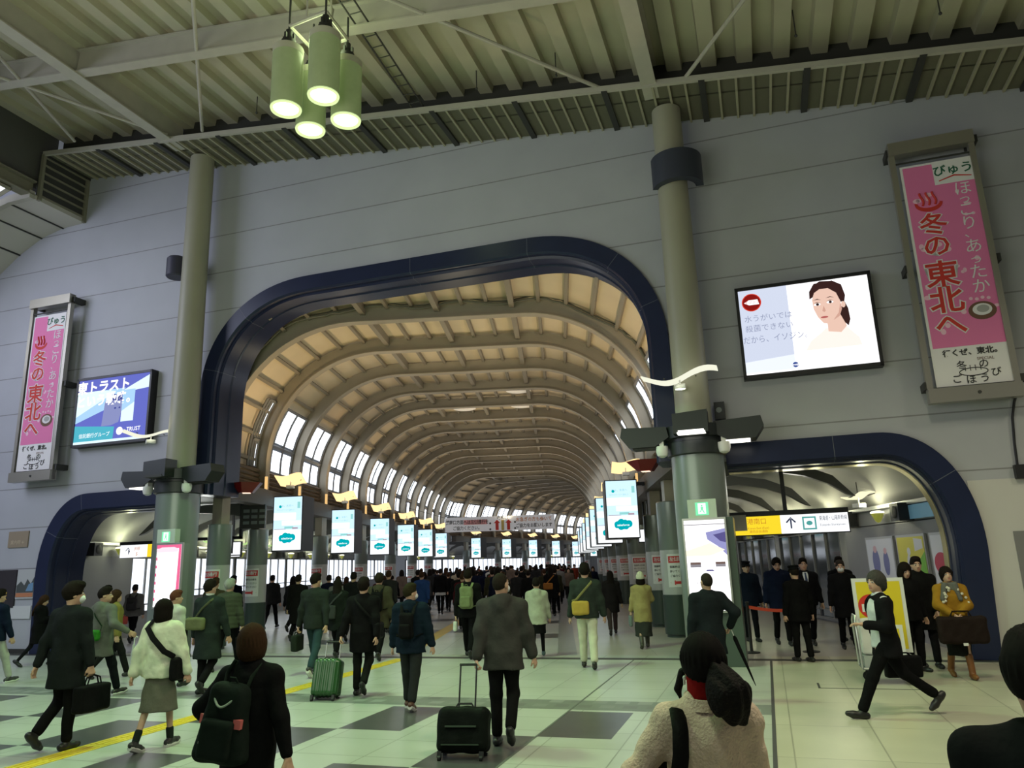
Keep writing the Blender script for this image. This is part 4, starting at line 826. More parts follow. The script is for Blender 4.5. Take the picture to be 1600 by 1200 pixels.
# ---- tall framed banners
M_frame = mat('satin_metal_frame', (.40, .38, .33), .32, .7); M_pinkc = mat('pink_banner_cloth', (.78, .20, .42), .7); M_wc = mat('white_banner_cloth', (.80, .78, .78), .7); M_redc = mat('banner_red', (.60, .04, .03), .7); M_flk = mat('banner_flake_pink', (.90, .55, .68), .7); M_grn = mat('banner_dark_green', (.02, .12, .07), .7); M_brn = mat('banner_brown', (.16, .08, .05), .7); M_blk = mat('banner_ink', (.03, .03, .03), .7)
def banner(label, s0, s1, c0, c1):
    n = -.36; o = thing('framed_banner', label, 'banner', WALL @ T((s0 + s1) / 2, n, 0)); w = s1 - s0; cx = (c0 + c1) / 2 - (s0 + s1) / 2; cw = c1 - c0; mb = MB()
    mb.bbox((-w / 2, -.04, 4.37), (-w / 2 + .10, .08, 9.5)); mb.bbox((w / 2 - .10, -.04, 4.37), (w / 2, .08, 9.5)); mb.bbox((-w / 2, -.10, 4.36), (w / 2, .10, 4.62)); mb.bbox((-w / 2, -.10, 9.24), (w / 2, .10, 9.5)); mb.build('frame', M_frame, o, smooth=False)
    for z in (4.7, 6.95, 9.35):
        for sx in (-1, 1): mb = MB(); mb.bbox((sx * (w / 2 - .02) - .05, .0, z - .07), (sx * (w / 2 - .02) + .10 * (1 if sx > 0 else .3), .36, z + .07)); mb.build('bracket', M_dark, o, smooth=False)
    mb = MB(); mb.tube([(-w / 2 + .05, 0, 9.08), (w / 2 - .05, 0, 9.08)], .02, 6); mb.build('rod', M_dark, o); mb = MB(); mb.tube([(0.06, -.115, 4.49), (.06, -.10, 4.49)], .03, 8); mb.build('lock', M_dark, o)
    z0, z1, zp = 4.65, 9.0, 5.36; mb = MB(); L, R = cx - cw / 2, cx + cw / 2
    mb.bbox((L, -.01, z0), (R, .0, z1), 1)
    q = lambda pts, m, d: mb.poly([(cx + a * cw / 2, -.012 - d, z) for a, z in pts], m)
    q([(-.93, zp), (.95, zp), (.95, z1 - .04), (-.93, z1 - .04)], 0, 0); q([(-.12, 8.52), (1, 8.52), (1, z1), (-.12, z1)], 1, .002)
    mb.text('びゅう', .23, (cx + .42 * cw / 2, -.018, 8.78), 4, bold=.02); q([(-.0, 8.58), (.42, 8.65), (.88, 8.60), (.88, 8.62), (.42, 8.68), (-.0, 8.60)], 3, .004)
    for ch, z in zip('ほっこり、あっタか'.replace('タ', 'た'), (8.36, 8.15, 7.93, 7.66, 7.47, 7.20, 6.95, 6.70, 6.42)): mb.text(ch, .30 if ch not in 'っ、' else .23, (cx + .58 * cw / 2, -.018, z), 1, bold=.0)
    # the hot-spring mark: a bowl with three plumes
    bx = -.38; q([(bx - .38 + .0, 8.21)] + [(bx + .38 * math.cos(t) , 8.18 + .17 * math.sin(t)) for t in [PI + PI * j / 14 for j in range(15)]] + [(bx + .30 * math.cos(t), 8.19 + .10 * math.sin(t)) for t in [2 * PI - PI * j / 14 for j in range(15)]], 3, .004)
    for a in (-.17, 0, .17): mb.tube([(cx + (bx + a + .04 * math.sin(u * 5)) * cw / 2, -.016, 8.14 + u * .26) for u in [j / 7 for j in range(8)]], .022, 5, 3)
    for ch, z, sz in (('冬', 7.72, .46), ('の', 7.29, .46), ('東', 6.72, .54), ('北', 6.22, .54), ('へ', 5.76, .50)):
        mb.text(ch, sz, (cx - .36 * cw / 2, -.016, z), 1, bold=.055, wide=1.05); mb.text(ch, sz, (cx - .36 * cw / 2, -.021, z), 3, bold=.018, wide=1.05)
    q(ell(.50, 5.98, .36, .17), 6, .003); q(ell(.50, 6.0, .25, .11), 1, .005); q(ell(.52, 6.01, .16, .07), 7, .007); [q(ell(.26 + .15 * k, 6.22 - .02 * (k % 2), .05, .03), 2, .004) for k in range(4)]
    rnd = random.Random(4)
    for k in range(26):
        a, z = rnd.uniform(-.85, .88), rnd.uniform(zp + .1, 8.45); q(ell(a, z, rnd.choice((.05, .07, .10)), rnd.choice((.03, .045, .055))), 2, .001)
    mb.text('行くぜ、東北。', .135, (cx + .05 * cw / 2, -.018, 5.24), 5, bold=.03); mb.text('SPECIAL', .075, (cx + .35 * cw / 2, -.018, 5.10), 6)
    for ch, a, z in (('冬', -.28, 5.0), ('の', .28, 5.0), ('ご', -.45, 4.76), ('ほ', -.10, 4.73), ('う', .25, 4.74), ('び', .55, 4.83)): mb.text(ch, .17, (cx + a * cw / 2, -.018, z), 5, bold=.01)
    mb.tube([(cx + (.0 + .36 * math.cos(t)) * cw / 2, -.014, 4.88 + .07 * math.sin(t)) for t in [2 * PI * j / 24 for j in range(25)]], .008, 4, 5); [mb.tube([(cx + (-.2 + .13 * k) * cw / 2, -.014, 4.90 + .02 * j + 0) for j in range(6)], .006, 4, 5) for k in range(4)]
    mb.build('banner_cloth', [M_pinkc, M_wc, M_flk, M_redc, M_grn, M_blk, M_brn, mat('banner_grey', (.4, .4, .38), .7)], o, smooth=False, fix=False)
banner('tall pink banner in a metal frame on the right wall', 9.54, 11.0, 9.70, 10.94)
banner('tall pink banner in a metal frame on the left wall', -12.46, -11.0, -12.32, -11.15)
# ---- small things on the wall
def plate(name, label, cat, s0, s1, z0, z1, m, d=.05, txt=None, tm=None, ts=.08):
    mb = MB(); mb.bbox((s0, -d, z0), (s1, 0, z1)); o = tag(mb.build(name, m, M=WALL, smooth=False), label, cat)
    if txt: mb = MB(); mb.text(txt, ts, ((s0 + s1) / 2, -d - .004, z0 + (z1 - z0) * .3), 0); mb.build('lettering', tm, o, smooth=False, fix=False)
    return o
plate('wall_plate', 'brown metal plate on the left wall below the banner', 'plate', -12.72, -12.02, 2.68, 3.10, mat('brown_plate', (.30, .24, .17), .5), .03, '案内所 ←', mat('plate_cream', (.6, .5, .35), .5), .12)
o = plate('wall_poster', 'dark poster with yellow lettering at the far left edge', 'poster', -13.0, -12.26, 1.14, 2.10, mat('dark_poster', (.03, .025, .03), .5), .04, '旅', mat('poster_yellow', (.75, .50, .05), .5), .26)
o = plate('wall_poster', 'pale photo poster beside the dark poster on the left wall', 'poster', -12.22, -11.60, 1.36, 2.10, mat('photo_poster_pale', (.45, .46, .47), .5), .04)
mb = MB(); q = lambda pts, m: mb.poly([(-11.91 + a * .31, -.045 - m * .002, 1.73 + b * .36) for a, b in pts], m)
q([(-.95, -.1), (-.5, .2), (-.1, -.1), (.2, .35), (.6, .0), (.95, .5), (.95, -.6), (-.95, -.6)], 0); q([(.1, -.5), (.9, -.5), (.9, .1), (.4, .0)], 1); q([(-.95, -.9), (.95, -.9), (.95, -.62), (-.95, -.62)], 2); mb.build('photo', [mat('photo_dark', (.07, .08, .08), .5), mat('photo_blue', (.15, .28, .45), .5), mat('photo_orange', (.5, .2, .1), .5)], o, smooth=False, fix=False)
o = plate('notice_board', 'long pale notice strip under the photo poster at the left', 'notice', -13.0, -11.65, .86, 1.18, mat('pale_notice', (.58, .59, .60), .5), .03)
plate('wall_door', 'grey service door at the far right edge', 'door', 10.56, 11.8, .3, 2.1, mat('grey_door', (.20, .20, .20), .5), .03)
o = thing('conduit', 'dark conduit hose ending in a box on the far right wall', 'conduit', WALL); mb = MB(); mb.tube([(10.99, -.05, 4.45), (10.93, -.07, 4.32), (10.86, -.06, 4.05), (10.82, -.05, 3.6), (10.80, -.05, 3.2)], .022, 8); mb.build('hose', M_black, o); mb = MB(); mb.bbox((10.74, -.12, 2.98), (10.92, 0, 3.22)); mb.build('box', M_black, o, smooth=False)
mb = MB(); mb.bbox((10.0, -.012, 0), (16, 0, 3.0)); tag(mb.build('wall_lower', mat('lower_wall_panel', (.56, .55, .52), .5, noise=(1, .06)), M=WALL, smooth=False), 'pale lower wall panels right of the right arch', 'wall', kind='structure')
mb = MB(); mb.bbox((-19, -.012, 0), (-11.6, 0, .12)); tag(mb.build('baseboard_left', M_dark, M=WALL, smooth=False), 'dark baseboard of the left wall', 'baseboard', kind='structure')
# ---- hanging direction signs
S_y = glow('sign_yellow', (1.0, .74, .03), 1.0); S_w = glow('sign_white', (.96, .98, 1.0), 1.15); S_k = glow('sign_dark', (.05, .06, .12), .7); S_g = glow('sign_green', (.10, .45, .42), .8); S_r = glow('sign_orange', (.75, .25, .03), .8)
o = thing('hanging_sign', 'long yellow and white lit direction sign in the right arch', 'sign', WALL @ T(6.98, 1.3, 2.44))
mb = MB(); mb.bbox((-1.22, .01, -.21), (1.16, .16, .20)); mb.bbox((-1.22, -.01, .19), (1.16, .17, .28)); mb.build('case', M_black, o, smooth=False)
mb = MB(); q = lambda a0, a1, b0, b1, m, d=0: mb.poly([(a0, -d, b0), (a1, -d, b0), (a1, -d, b1), (a0, -d, b1)], m)
q(-1.20, -.14, -.19, .18, 0); q(-.14, 1.14, -.19, .18, 1); q(.28, .54, -.13, .13, 2, .004); q(.31, .51, -.10, .10, 1, .006); mb.text('↑', .30, (.06, -.006, 0), 3, bold=.01)
mb.text('東海道・山陽新幹線', .105, (.86, -.006, .08), 3, wide=.55); mb.text('Tokaido Shinkansen', .06, (.84, -.006, -.05), 3); mb.text('港南口', .13, (-.60, -.006, .07), 4); mb.text('Konan Exit (East)', .06, (-.58, -.006, -.06), 4); mb.text('東西自由通路', .06, (-.58, -.006, -.13), 4)
mb.disk((.41, -.008, .0), .06, XZ, 2, seg=12, ry=.045); mb.build('face', [S_y, S_w, S_g, S_k, S_r], o, smooth=False, fix=False)
mb = MB(); mb.bbox((-1.24, -.03, -.10), (-.80, .0, .22)); mb.build('cover_plate', mat('grey_cover_plate', (.30, .28, .22), .6), o, smooth=False)
mb = MB(); mb.bbox((-.06, .04, .27), (.02, .12, 1.45)); mb.build('pole', M_black, o, smooth=False)
o = thing('hanging_sign', 'small white and yellow lit direction sign in the left arch', 'sign', WALL @ T(-10.0, 2.0, 2.53))
mb = MB(); mb.bbox((-.97, .01, -.19), (1.4, .16, .18)); mb.bbox((-.97, -.01, .17), (1.4, .17, .26)); mb.build('case', M_black, o, smooth=False)
mb = MB(); q(-.95, .02, -.18, .17, 1); q(.02, .18, -.18, .17, 0); mb.text('↑', .28, (-.66, -.006, -.02), 3); mb.text('JR線', .11, (-.34, -.006, .06), 4); mb.text('5', .12, (-.34, -.006, -.09), 4, bold=.02); mb.build('face', [S_y, S_w, S_g, S_k, S_r], o, smooth=False, fix=False)
mb = MB(); mb.bbox((.9, .04, .25), (.98, .12, 1.35)); mb.build('pole', M_black, o, smooth=False)
for k, (x, y, w) in enumerate([(-10.85, 24.6, .62), (-12.1, 27.5, .62), (-9.7, 21.6, .3), (2.9, 26.0, .42)]):
    o = thing('hanging_monitor', ['white monitor hanging in the left aisle behind the first columns', 'second white monitor hanging farther down the left aisle', 'narrow white monitor beside the left portal column', 'narrow blue-white monitor between the right columns'][k], 'monitor', T(x, y, 2.62))
    mb = MB(); mb.bbox((-w / 2 - .03, .005, -.23), (w / 2 + .03, .12, .23)); mb.build('case', M_black, o, smooth=False); mb = MB(); mb.poly([(-w / 2, 0, -.2), (w / 2, 0, -.2), (w / 2, 0, .2), (-w / 2, 0, .2)]); mb.build('display', S_w, o, smooth=False, fix=False)
    mb = MB(); mb.bbox((-.03, .03, .22), (.03, .09, 1.28)); mb.build('pole', M_black, o, smooth=False)
# dark frame and timetable panels by the first left columns
o = thing('timetable_holder', 'dark hanging frame between the first left columns', 'frame', T(-10.0, 21.8, 3.35)); mb = MB(); mb.bbox((.62, -.05, -.55), (.70, .05, .5)); mb.bbox((-.7, -.05, -.55), (.7, .05, -.47)); mb.build('bar', M_black, o, smooth=False)
o = thing('timetable_board', 'dark panel with grey lines above the first main left column', 'panel', T(-8.93, 21.6, 3.42)); mb = MB(); mb.bbox((-.36, 0, -.34), (.36, .1, .34)); mb.build('panel', M_dark, o, smooth=False); mb = MB(); [mb.bbox((-.28 + .24 * a, -.012, -.22 + .17 * b), (-.10 + .24 * a, -.0, -.13 + .17 * b)) for a in range(3) for b in range(3)]; mb.build('lettering', M_colgrey, o, smooth=False)
# ---- posters in the right aisle
def aisle_poster(label, y0, y1, cols, shapes):
    o = thing('wall_poster', label, 'poster', T(7.24, (y0 + y1) / 2, 1.52) @ RZ(-PI / 2), 'posters on the right aisle wall'); w = y1 - y0
    mb = MB(); mb.bbox((-w / 2, .0, -.64), (w / 2, .05, .64)); mb.build('frame', M_alu, o, smooth=False)
    mb = MB(); mb.poly([(-w / 2 + .05, -.004, -.59), (w / 2 - .05, -.004, -.59), (w / 2 - .05, -.004, .59), (-w / 2 + .05, -.004, .59)], 0)
    for m, d, pts in shapes: mb.poly([(a * (w / 2 - .05), -.004 - .002 * d, b * .59) for a, b in pts], m)
    mb.build('print', cols, o, smooth=False, fix=False)
pc = lambda n, c: mat('aisle_print_' + n, c, .4, emit=.10, ecol=c)
W_, B_, G_, Y_, R_, K_, U_, P_ = pc('white', (.62, .63, .68)), pc('blue_violet', (.16, .17, .35)), pc('green', (.16, .40, .05)), pc('yellow', (.60, .55, .08)), pc('red', (.45, .06, .10)), pc('dark', (.06, .06, .07)), pc('sky', (.25, .45, .65)), pc('pinkish', (.60, .38, .42))
aisle_poster('white poster with two violet figures in the right aisle', 17.1, 18.6, [W_, B_, P_, U_], [(1, 1, ell(-.35, .15, .28, .5)), (2, 2, ell(-.35, .62, .14, .14)), (1, 1, ell(.42, .1, .22, .45)), (2, 2, ell(.42, .55, .12, .12)), (3, 1, [(-1, -1), (1, -1), (1, -.7), (-1, -.7)])])
aisle_poster('yellow and green poster with a white figure in the right aisle', 15.65, 16.95, [Y_, G_, W_, K_], [(1, 1, [(-.2, -1), (1, -1), (1, .5), (.4, .1)]), (2, 2, ell(-.2, -.2, .2, .6)), (2, 2, ell(-.15, .5, .13, .14)), (2, 1, [(.3, .5), (.9, .6), (.9, .9), (.3, .95)])])
aisle_poster('red and white collage poster nearest the right arch jamb', 14.45, 15.45, [W_, R_, K_, Y_], [(1, 1, ell(-.3, .1, .6, .35)), (3, 2, [(.1, .3), (.9, .35), (.9, .75), (.1, .7)]), (2, 2, ell(.3, -.5, .5, .3)), (1, 2, [(.2, -.1), (.9, .0), (.9, .2), (.2, .15)])])
mb = MB(); mb.bbox((7.16, 14.6, 2.46), (7.20, 16.3, 2.74)); tag(mb.build('shop_sign', pc('pale_blue', (.20, .42, .60)), smooth=False), 'pale blue sign strip above the aisle posters', 'sign')
# ---- the white banner across the hall
o = thing('hall_banner', 'wide white banner with red arrows hanging across the hall', 'banner', T(-3.45, 44, 4.15))
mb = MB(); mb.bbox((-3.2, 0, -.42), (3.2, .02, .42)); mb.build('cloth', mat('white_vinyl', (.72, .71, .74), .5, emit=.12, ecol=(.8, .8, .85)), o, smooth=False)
mb = MB(); mb.text('港南口方面へは左側通行を', .27, (-1.9, -.006, .12), 0, bold=.02, wide=.78); mb.text('ご協力ください。', .25, (-1.9, -.006, -.22), 0, bold=.015, wide=.85); mb.poly([(-2.1, -.003, -.02), (-.72, -.003, -.02), (-.72, -.003, .26), (-2.1, -.003, .26)], 3)
mb.text('改札口', .22, (.18, -.006, .32), 0, bold=.02); mb.text('お急ぎの方も歩いて', .26, (2.0, -.006, .17), 2, bold=.015, wide=.9); mb.text('ご協力をお願いします', .25, (2.0, -.006, -.18), 0, bold=.02, wide=.85)
for x in (-.15, .52): mb.poly([(x - .09, -.006, -.38), (x + .09, -.006, -.38), (x + .09, -.006, .06), (x - .09, -.006, .06)], 1); mb.poly([(x - .19, -.007, .02), (x + .19, -.007, .02), (x, -.007, .22)], 1)
mb.poly([(.10, -.005, -.40), (.26, -.005, -.40), (.26, -.005, .20), (.10, -.005, .20)], 4)
for x, z in ((-.55, .02), (-.55, -.32), (.9, .05), (.9, -.3)): mb.disk((x, -.006, z), .06, XZ, 0, seg=8)
mb.build('lettering', [M_ink, M_redc, mat('banner_orange', (.62, .22, .04), .6), mat('banner_pale_red', (.80, .35, .36), .6), mat('banner_ochre', (.55, .40, .10), .6)], o, smooth=False, fix=False)
for p0, p1 in (((-3.2, .01, .42), (-5.17, -1.22, 1.0)), ((3.2, .01, .42), (6.05, -1.22, 1.0))): mb = MB(); mb.tube([p0, p1], .012, 5); mb.build('cord', M_dark, o)
o = thing('hanging_clock', 'white round clock hanging beyond the bend', 'clock', LEG2 @ T(-6.6, 24.5, 3.3)); mb = MB(); mb.tube([(0, 0, 0), (0, .12, 0)], .36, 20); mb.build('dial', glow('clock_glow', (1, .98, .95), 1.2), o); mb = MB(); mb.tube([(0, .06, .3), (0, .06, 1.0)], .03, 6); mb.bbox((-.015, -.01, 0), (.015, -.004, .26)); mb.bbox((0, -.01, -.015), (.18, -.004, .015)); mb.build('hand', M_black, o, smooth=False)
# ---- belt barrier in the right arch
o = thing('belt_barrier', 'red retractable belt barrier across the right arch', 'barrier'); mb = MB(); pth = [Vector((3.62, 15.55, .86)) + (Vector((4.72, 15.45, .80)) - Vector((3.62, 15.55, .86))) * (k / 10) + Vector((0, 0, -.05 * math.sin(PI * k / 10))) for k in range(11)]
mb.rings([[p + Vector((0, a, b)) for a, b in ((-.003, -.03), (.003, -.03), (.003, .03), (-.003, .03))] for p in pth]); mb.build('belt', mat('red_belt', (.62, .07, .03), .6), o, smooth=False)
for x, y in ((3.62, 15.55), (4.72, 15.45)): mb = MB(); mb.lathe([(.16, 0), (.16, .02), (.03, .04), (.03, .93), (.04, .95), (.03, .96)], 16, 0, None, (x, y)); mb.build('post', M_black, o)
# ================================================================ people: signed-distance bodies meshed as closed surfaces
def nets(f, lo, hi, h):
    """Mesh the zero level of f over the box lo..hi with cells of size h."""
    lo = np.array(lo, float); n = np.maximum(4, np.ceil((np.array(hi) - lo) / h).astype(int) + 1)
    ax = [lo[i] + h * np.arange(n[i]) for i in range(3)]
    X, Y, Z = np.meshgrid(*ax, indexing='ij'); v = f(np.stack([X.ravel(), Y.ravel(), Z.ravel()], 1)).reshape(n)
    v[0] = v[-1] = 1; v[:, 0] = v[:, -1] = 1; v[:, :, 0] = v[:, :, -1] = 1
    ins = v < 0; nc = n - 1; s = np.zeros(nc); c = np.zeros(tuple(nc) + (3,))
    base = np.stack(np.meshgrid(*[np.arange(k) for k in nc], indexing='ij'), -1).astype(float)
    for a in range(3):
        b, d = [k for k in range(3) if k != a]
        for p in (0, 1):
            for q in (0, 1):
                s0 = [None] * 3; s0[a] = slice(0, -1); s0[b] = slice(p, p + nc[b]); s0[d] = slice(q, q + nc[d]); s1 = list(s0); s1[a] = slice(1, None)
                v0, v1 = v[tuple(s0)], v[tuple(s1)]; cr = (v0 < 0) != (v1 < 0); t = np.where(cr, v0 / np.where(cr, v0 - v1, 1), 0)
                o = np.zeros(3); o[b], o[d] = p, q
                pt = base + o; pt[..., a] += t; c += pt * cr[..., None]; s += cr
    act = s > 0; idx = -np.ones(nc, int); idx[act] = np.arange(act.sum()); P = lo + h * (c[act] / s[act][:, None]); Q = []
    for a in range(3):
        b, d = (a + 1) % 3, (a + 2) % 3
        s0 = [slice(None)] * 3; s0[a] = slice(0, -1); s1 = list(s0); s1[a] = slice(1, None)
        ia, ib = ins[tuple(s0)], ins[tuple(s1)]; E = np.argwhere(ia != ib)
        E = E[(E[:, b] > 0) & (E[:, d] > 0) & (E[:, b] < n[b] - 1) & (E[:, d] < n[d] - 1)]
        if not len(E): continue
        fl = ia[tuple(E.T)]
        def g(db, dd): K = E.copy(); K[:, b] -= db; K[:, d] -= dd; return idx[tuple(K.T)]
        q = np.stack([g(1, 1), g(0, 1), g(0, 0), g(1, 0)], 1); q[~fl] = q[~fl][:, ::-1]; Q.append(q)
    return P, (np.concatenate(Q) if Q else np.zeros((0, 4), int))
A3 = lambda *v: np.array(v, float)
def rc(a, b, ra, rb):
    a, b = A3(*a), A3(*b); d = b - a; L = max(1e-9, d @ d)
    def f(p):
        h = np.clip((p - a) @ d / L, 0, 1); return np.linalg.norm(p - a - h[:, None] * d, axis=1) - (ra + (rb - ra) * h)
    return f
def el(c, r):
    c, r = A3(*c), A3(*r); m = r.min()
    def f(p):
        k = np.linalg.norm((p - c) / r, axis=1); k2 = np.linalg.norm((p - c) / (r * r), axis=1); return k * (k - 1) / np.maximum(k2, 1e-6)
    return f
def bx(c, hs, rd, R=None):
    c, hs = A3(*c), A3(*hs) - rd
    def f(p):
        q = p - c
        if R is not None: q = q @ R
        q = np.abs(q) - hs; return np.linalg.norm(np.maximum(q, 0), axis=1) + np.minimum(q.max(1), 0) - rd
    return f
def loft(prof, e=2.0):
    """Upright tube: rows of (z, rx, ry, cx, cy)."""
    A = np.array(sorted(prof)); zz = A[:, 0]
    def f(p):
        z = np.clip(p[:, 2], zz[0], zz[-1]); rx, ry, cx, cy = (np.interp(z, zz, A[:, i]) for i in (1, 2, 3, 4))
        k = (np.abs((p[:, 0] - cx) / rx) ** e + np.abs((p[:, 1] - cy) / ry) ** e) ** (1 / e); d = (k - 1) * np.minimum(rx, ry)
        o = np.maximum(zz[0] - p[:, 2], p[:, 2] - zz[-1]); return np.maximum(d, o)
    return f
def U(fs, k=.03):
    def f(p):
        d = fs[0](p)
        for g in fs[1:]:
            e = g(p)
            if k > 0: h = np.maximum(k - np.abs(d - e), 0) / k; d = np.minimum(d, e) - h * h * k * .25
            else: d = np.minimum(d, e)
        return d
    return f
def sub(f, g): return lambda p: np.maximum(f(p), -g(p))
def norm(v): v = A3(*v); return v / max(1e-9, np.linalg.norm(v))
def rot_head(yaw, pitch, roll=0.0):
    cy, sy, cp, sp, cr, sr = math.cos(yaw), math.sin(yaw), math.cos(pitch), math.sin(pitch), math.cos(roll), math.sin(roll)
    return np.array([[cy, sy, 0], [-sy, cy, 0], [0, 0, 1]]) @ np.array([[1, 0, 0], [0, cp, -sp], [0, sp, cp]]) @ np.array([[cr, 0, sr], [0, 1, 0], [-sr, 0, cr]])   # yaw > 0 turns to the person's right
SKIN = (.50, .30, .21)
M_skin = mat('skin', SKIN, .55, noise=(30, .08)); M_eyew = mat('eye_white', (.55, .53, .50), .3); M_eyed = mat('eye_dark', (.02, .012, .01), .3); M_lip = mat('lip', (.36, .14, .11), .5); M_brow = mat('eyebrow', (.025, .018, .014), .8)
NECK = A3(0, 0, 1.47)
def put_mesh(name, P, Q, mats, parent, mi=None):
    me = bpy.data.meshes.new(name); me.from_pydata(P.tolist(), [], Q.tolist())
    for m in mats: me.materials.append(m)
    if mi is not None: me.polygons.foreach_set('material_index', np.asarray(mi, dtype=np.int32))
    me.polygons.foreach_set('use_smooth', [True] * len(me.polygons)); me.update(); return link(name, me, parent)
_head = {}
def head_mesh(h, face):
    if (h, face) in _head: return _head[(h, face)]
    fs = [el((0, -.008, 1.612), (.074, .094, .104)), el((0, .030, 1.548), (.056, .066, .066)), rc((0, -.018, 1.42), (0, -.008, 1.55), .056, .053), rc((0, .055, 1.515), (0, .07, 1.512), .022, .016)]
    f0 = U(fs, .035)
    if face:
        so = U([el((s * .031, .098, 1.605), (.021, .018, .014)) for s in (-1, 1)], 0); fa0 = f0; f1 = lambda p: np.maximum(fa0(p), -so(p))
        f0 = U([f1, rc((0, .083, 1.612), (0, .106, 1.572), .009, .0135), el((.012, .098, 1.566), (.009, .010, .007)), el((-.012, .098, 1.566), (.009, .010, .007)), el((0, .087, 1.541), (.023, .012, .006)), el((0, .084, 1.530), (.020, .012, .007))] + [el((s * .031, .078, 1.604), (.016, .013, .012)) for s in (-1, 1)] + [rc((s * .016, .088, 1.628), (s * .05, .074, 1.628), .008, .007) for s in (-1, 1)], .010)
    f0 = U([f0] + [el((s * .077, -.008, 1.590), (.011, .026, .034)) for s in (-1, 1)], .008)
    P, Q = nets(f0, (-.11, -.13, 1.40), (.11, .14, 1.74), h); C = P[Q].mean(1); mi = np.zeros(len(Q), int)
    if face:
        for s in (-1, 1):
            d = C - A3(s * .031, .085, 1.604); e = (np.abs(d[:, 0]) < .0165) & (np.abs(d[:, 2]) < .0085) & (d[:, 1] > -.012); mi[e] = 1; mi[e & (np.abs(d[:, 0]) < .0085)] = 2
            d = C - A3(s * .033, .08, 1.629); mi[(np.abs(d[:, 0]) < .021) & (np.abs(d[:, 2] + .10 * np.abs(d[:, 0])) < .0055) & (d[:, 1] > -.02)] = 4
        d = C - A3(0, .09, 1.5365); mi[(np.abs(d[:, 0]) < .023) & (np.abs(d[:, 2]) < .010) & (d[:, 1] > -.006)] = 3
    _head[(h, face)] = (P, Q, mi); return _head[(h, face)]
def hair_fn(style):
    """Hair in the upright head's own frame."""
    face = el((0, .135, 1.565), (.090, .108, .118)); facew = el((0, .14, 1.55), (.082, .107, .108))
    def wob(f, a=.004): return lambda p: f(p) + a * np.sin(34 * np.arctan2(p[:, 0], -p[:, 1] + .02) + 20 * p[:, 2]) * (.4 + .6 * np.sin(55 * p[:, 2] + 7 * p[:, 0]))
    shell = el((0, -.014, 1.624), (.088, .108, .113))
    cut = lambda f, back, front: (lambda p: np.maximum(f(p), (np.interp(p[:, 1], [-.11, -.03, .02, .10], [back, back + .03, front - .01, front]) - p[:, 2])))
    if style == 'short': return wob(sub(cut(U([shell, el((0, .02, 1.70), (.075, .08, .045))], .03), 1.535, 1.62), face))
    if style == 'thick': return wob(sub(cut(U([el((0, -.016, 1.63), (.095, .113, .116)), el((0, .03, 1.70), (.08, .08, .05))], .03), 1.50, 1.60), face), .006)
    if style == 'thin': return sub(cut(el((0, -.014, 1.615), (.081, .103, .106)), 1.525, 1.66), el((0, .13, 1.62), (.095, .12, .13)))
    if style == 'wavy': return wob(sub(cut(U([el((0, -.025, 1.63), (.105, .118, .118)), el((0, -.07, 1.56), (.085, .07, .08))], .04), 1.47, 1.56), facew), .008)
    if style == 'bob': return wob(sub(lambda p: np.maximum(U([el((0, -.014, 1.63), (.102, .120, .118)), el((0, -.022, 1.53), (.116, .108, .115))], .04)(p), 1.455 + .0 * p[:, 0] - p[:, 2]), facew), .004)
    if style == 'bowl': return wob(sub(lambda p: np.maximum(U([el((0, -.015, 1.63), (.098, .116, .116)), el((0, -.015, 1.56), (.103, .110, .10))], .04)(p), np.interp(p[:, 1], [-.12, 0, .1], [1.475, 1.49, 1.52]) - p[:, 2]), facew), .004)
    if style == 'long': return wob(sub(U([el((0, -.012, 1.625), (.092, .112, .114)), el((0, -.045, 1.50), (.100, .075, .17)), el((0, -.10, 1.33), (.105, .035, .17))], .05), facew), .005)
    if style == 'pony': return wob(sub(cut(U([el((0, -.016, 1.628), (.100, .120, .118)), el((0, -.05, 1.57), (.086, .07, .06))], .03), 1.545, 1.57), facew), .004)
def hand_prims(w, d, nrm, side_sign, curl, k=1.0):
    """w wrist, d finger direction, nrm palm normal; the thumb leaves on the side nrm x d * sign."""
    d, nrm = norm(d), norm(nrm); nrm = norm(nrm - d * (nrm @ d)); t = np.cross(nrm, d) * side_sign; fs = []
    for off, L, c in ((.030, .070, 0), (.010, .078, .05), (-.010, .073, .1), (-.029, .058, .15)):
        b = w + (d * .088 + t * off) * k; fs.append(rc(w + t * off * .55 * k + d * .015 * k, b, .0145 * k, .012 * k)); a, p = 0.0, b
        for j, l in enumerate((.42, .33, .25)):
            a += curl * (.9, 1.0, .7)[j] + c * curl; q = p + (d * math.cos(a) + nrm * math.sin(a)) * L * l * k; fs.append(rc(p, q, (.0095 - .0008 * j) * k, (.0088 - .0008 * j) * k)); p = q
    p = w + (d * .025 + t * .022) * k; q = w + (d * .060 + t * .050 + nrm * .012) * k; r = w + (d * .088 + t * .052 + nrm * (.020 + .03 * curl)) * k
    return fs + [rc(p, q, .015 * k, .0115 * k), rc(q, r, .0105 * k, .0085 * k), rc(w - d * .03 * k, w + d * .02 * k, .026 * k, .024 * k)]
def ik(s, t, l1, l2, pole):
    s, t = A3(*s), A3(*t); v = t - s; L = np.linalg.norm(v); u = v / L
    if L > (l1 + l2) * .999: t = s + u * (l1 + l2) * .999; L = (l1 + l2) * .999
    a = (l1 * l1 - l2 * l2 + L * L) / (2 * L); h = math.sqrt(max(0, l1 * l1 - a * a)); q = A3(*pole); q = norm(q - u * (q @ u)); return s + u * a + q * h, t
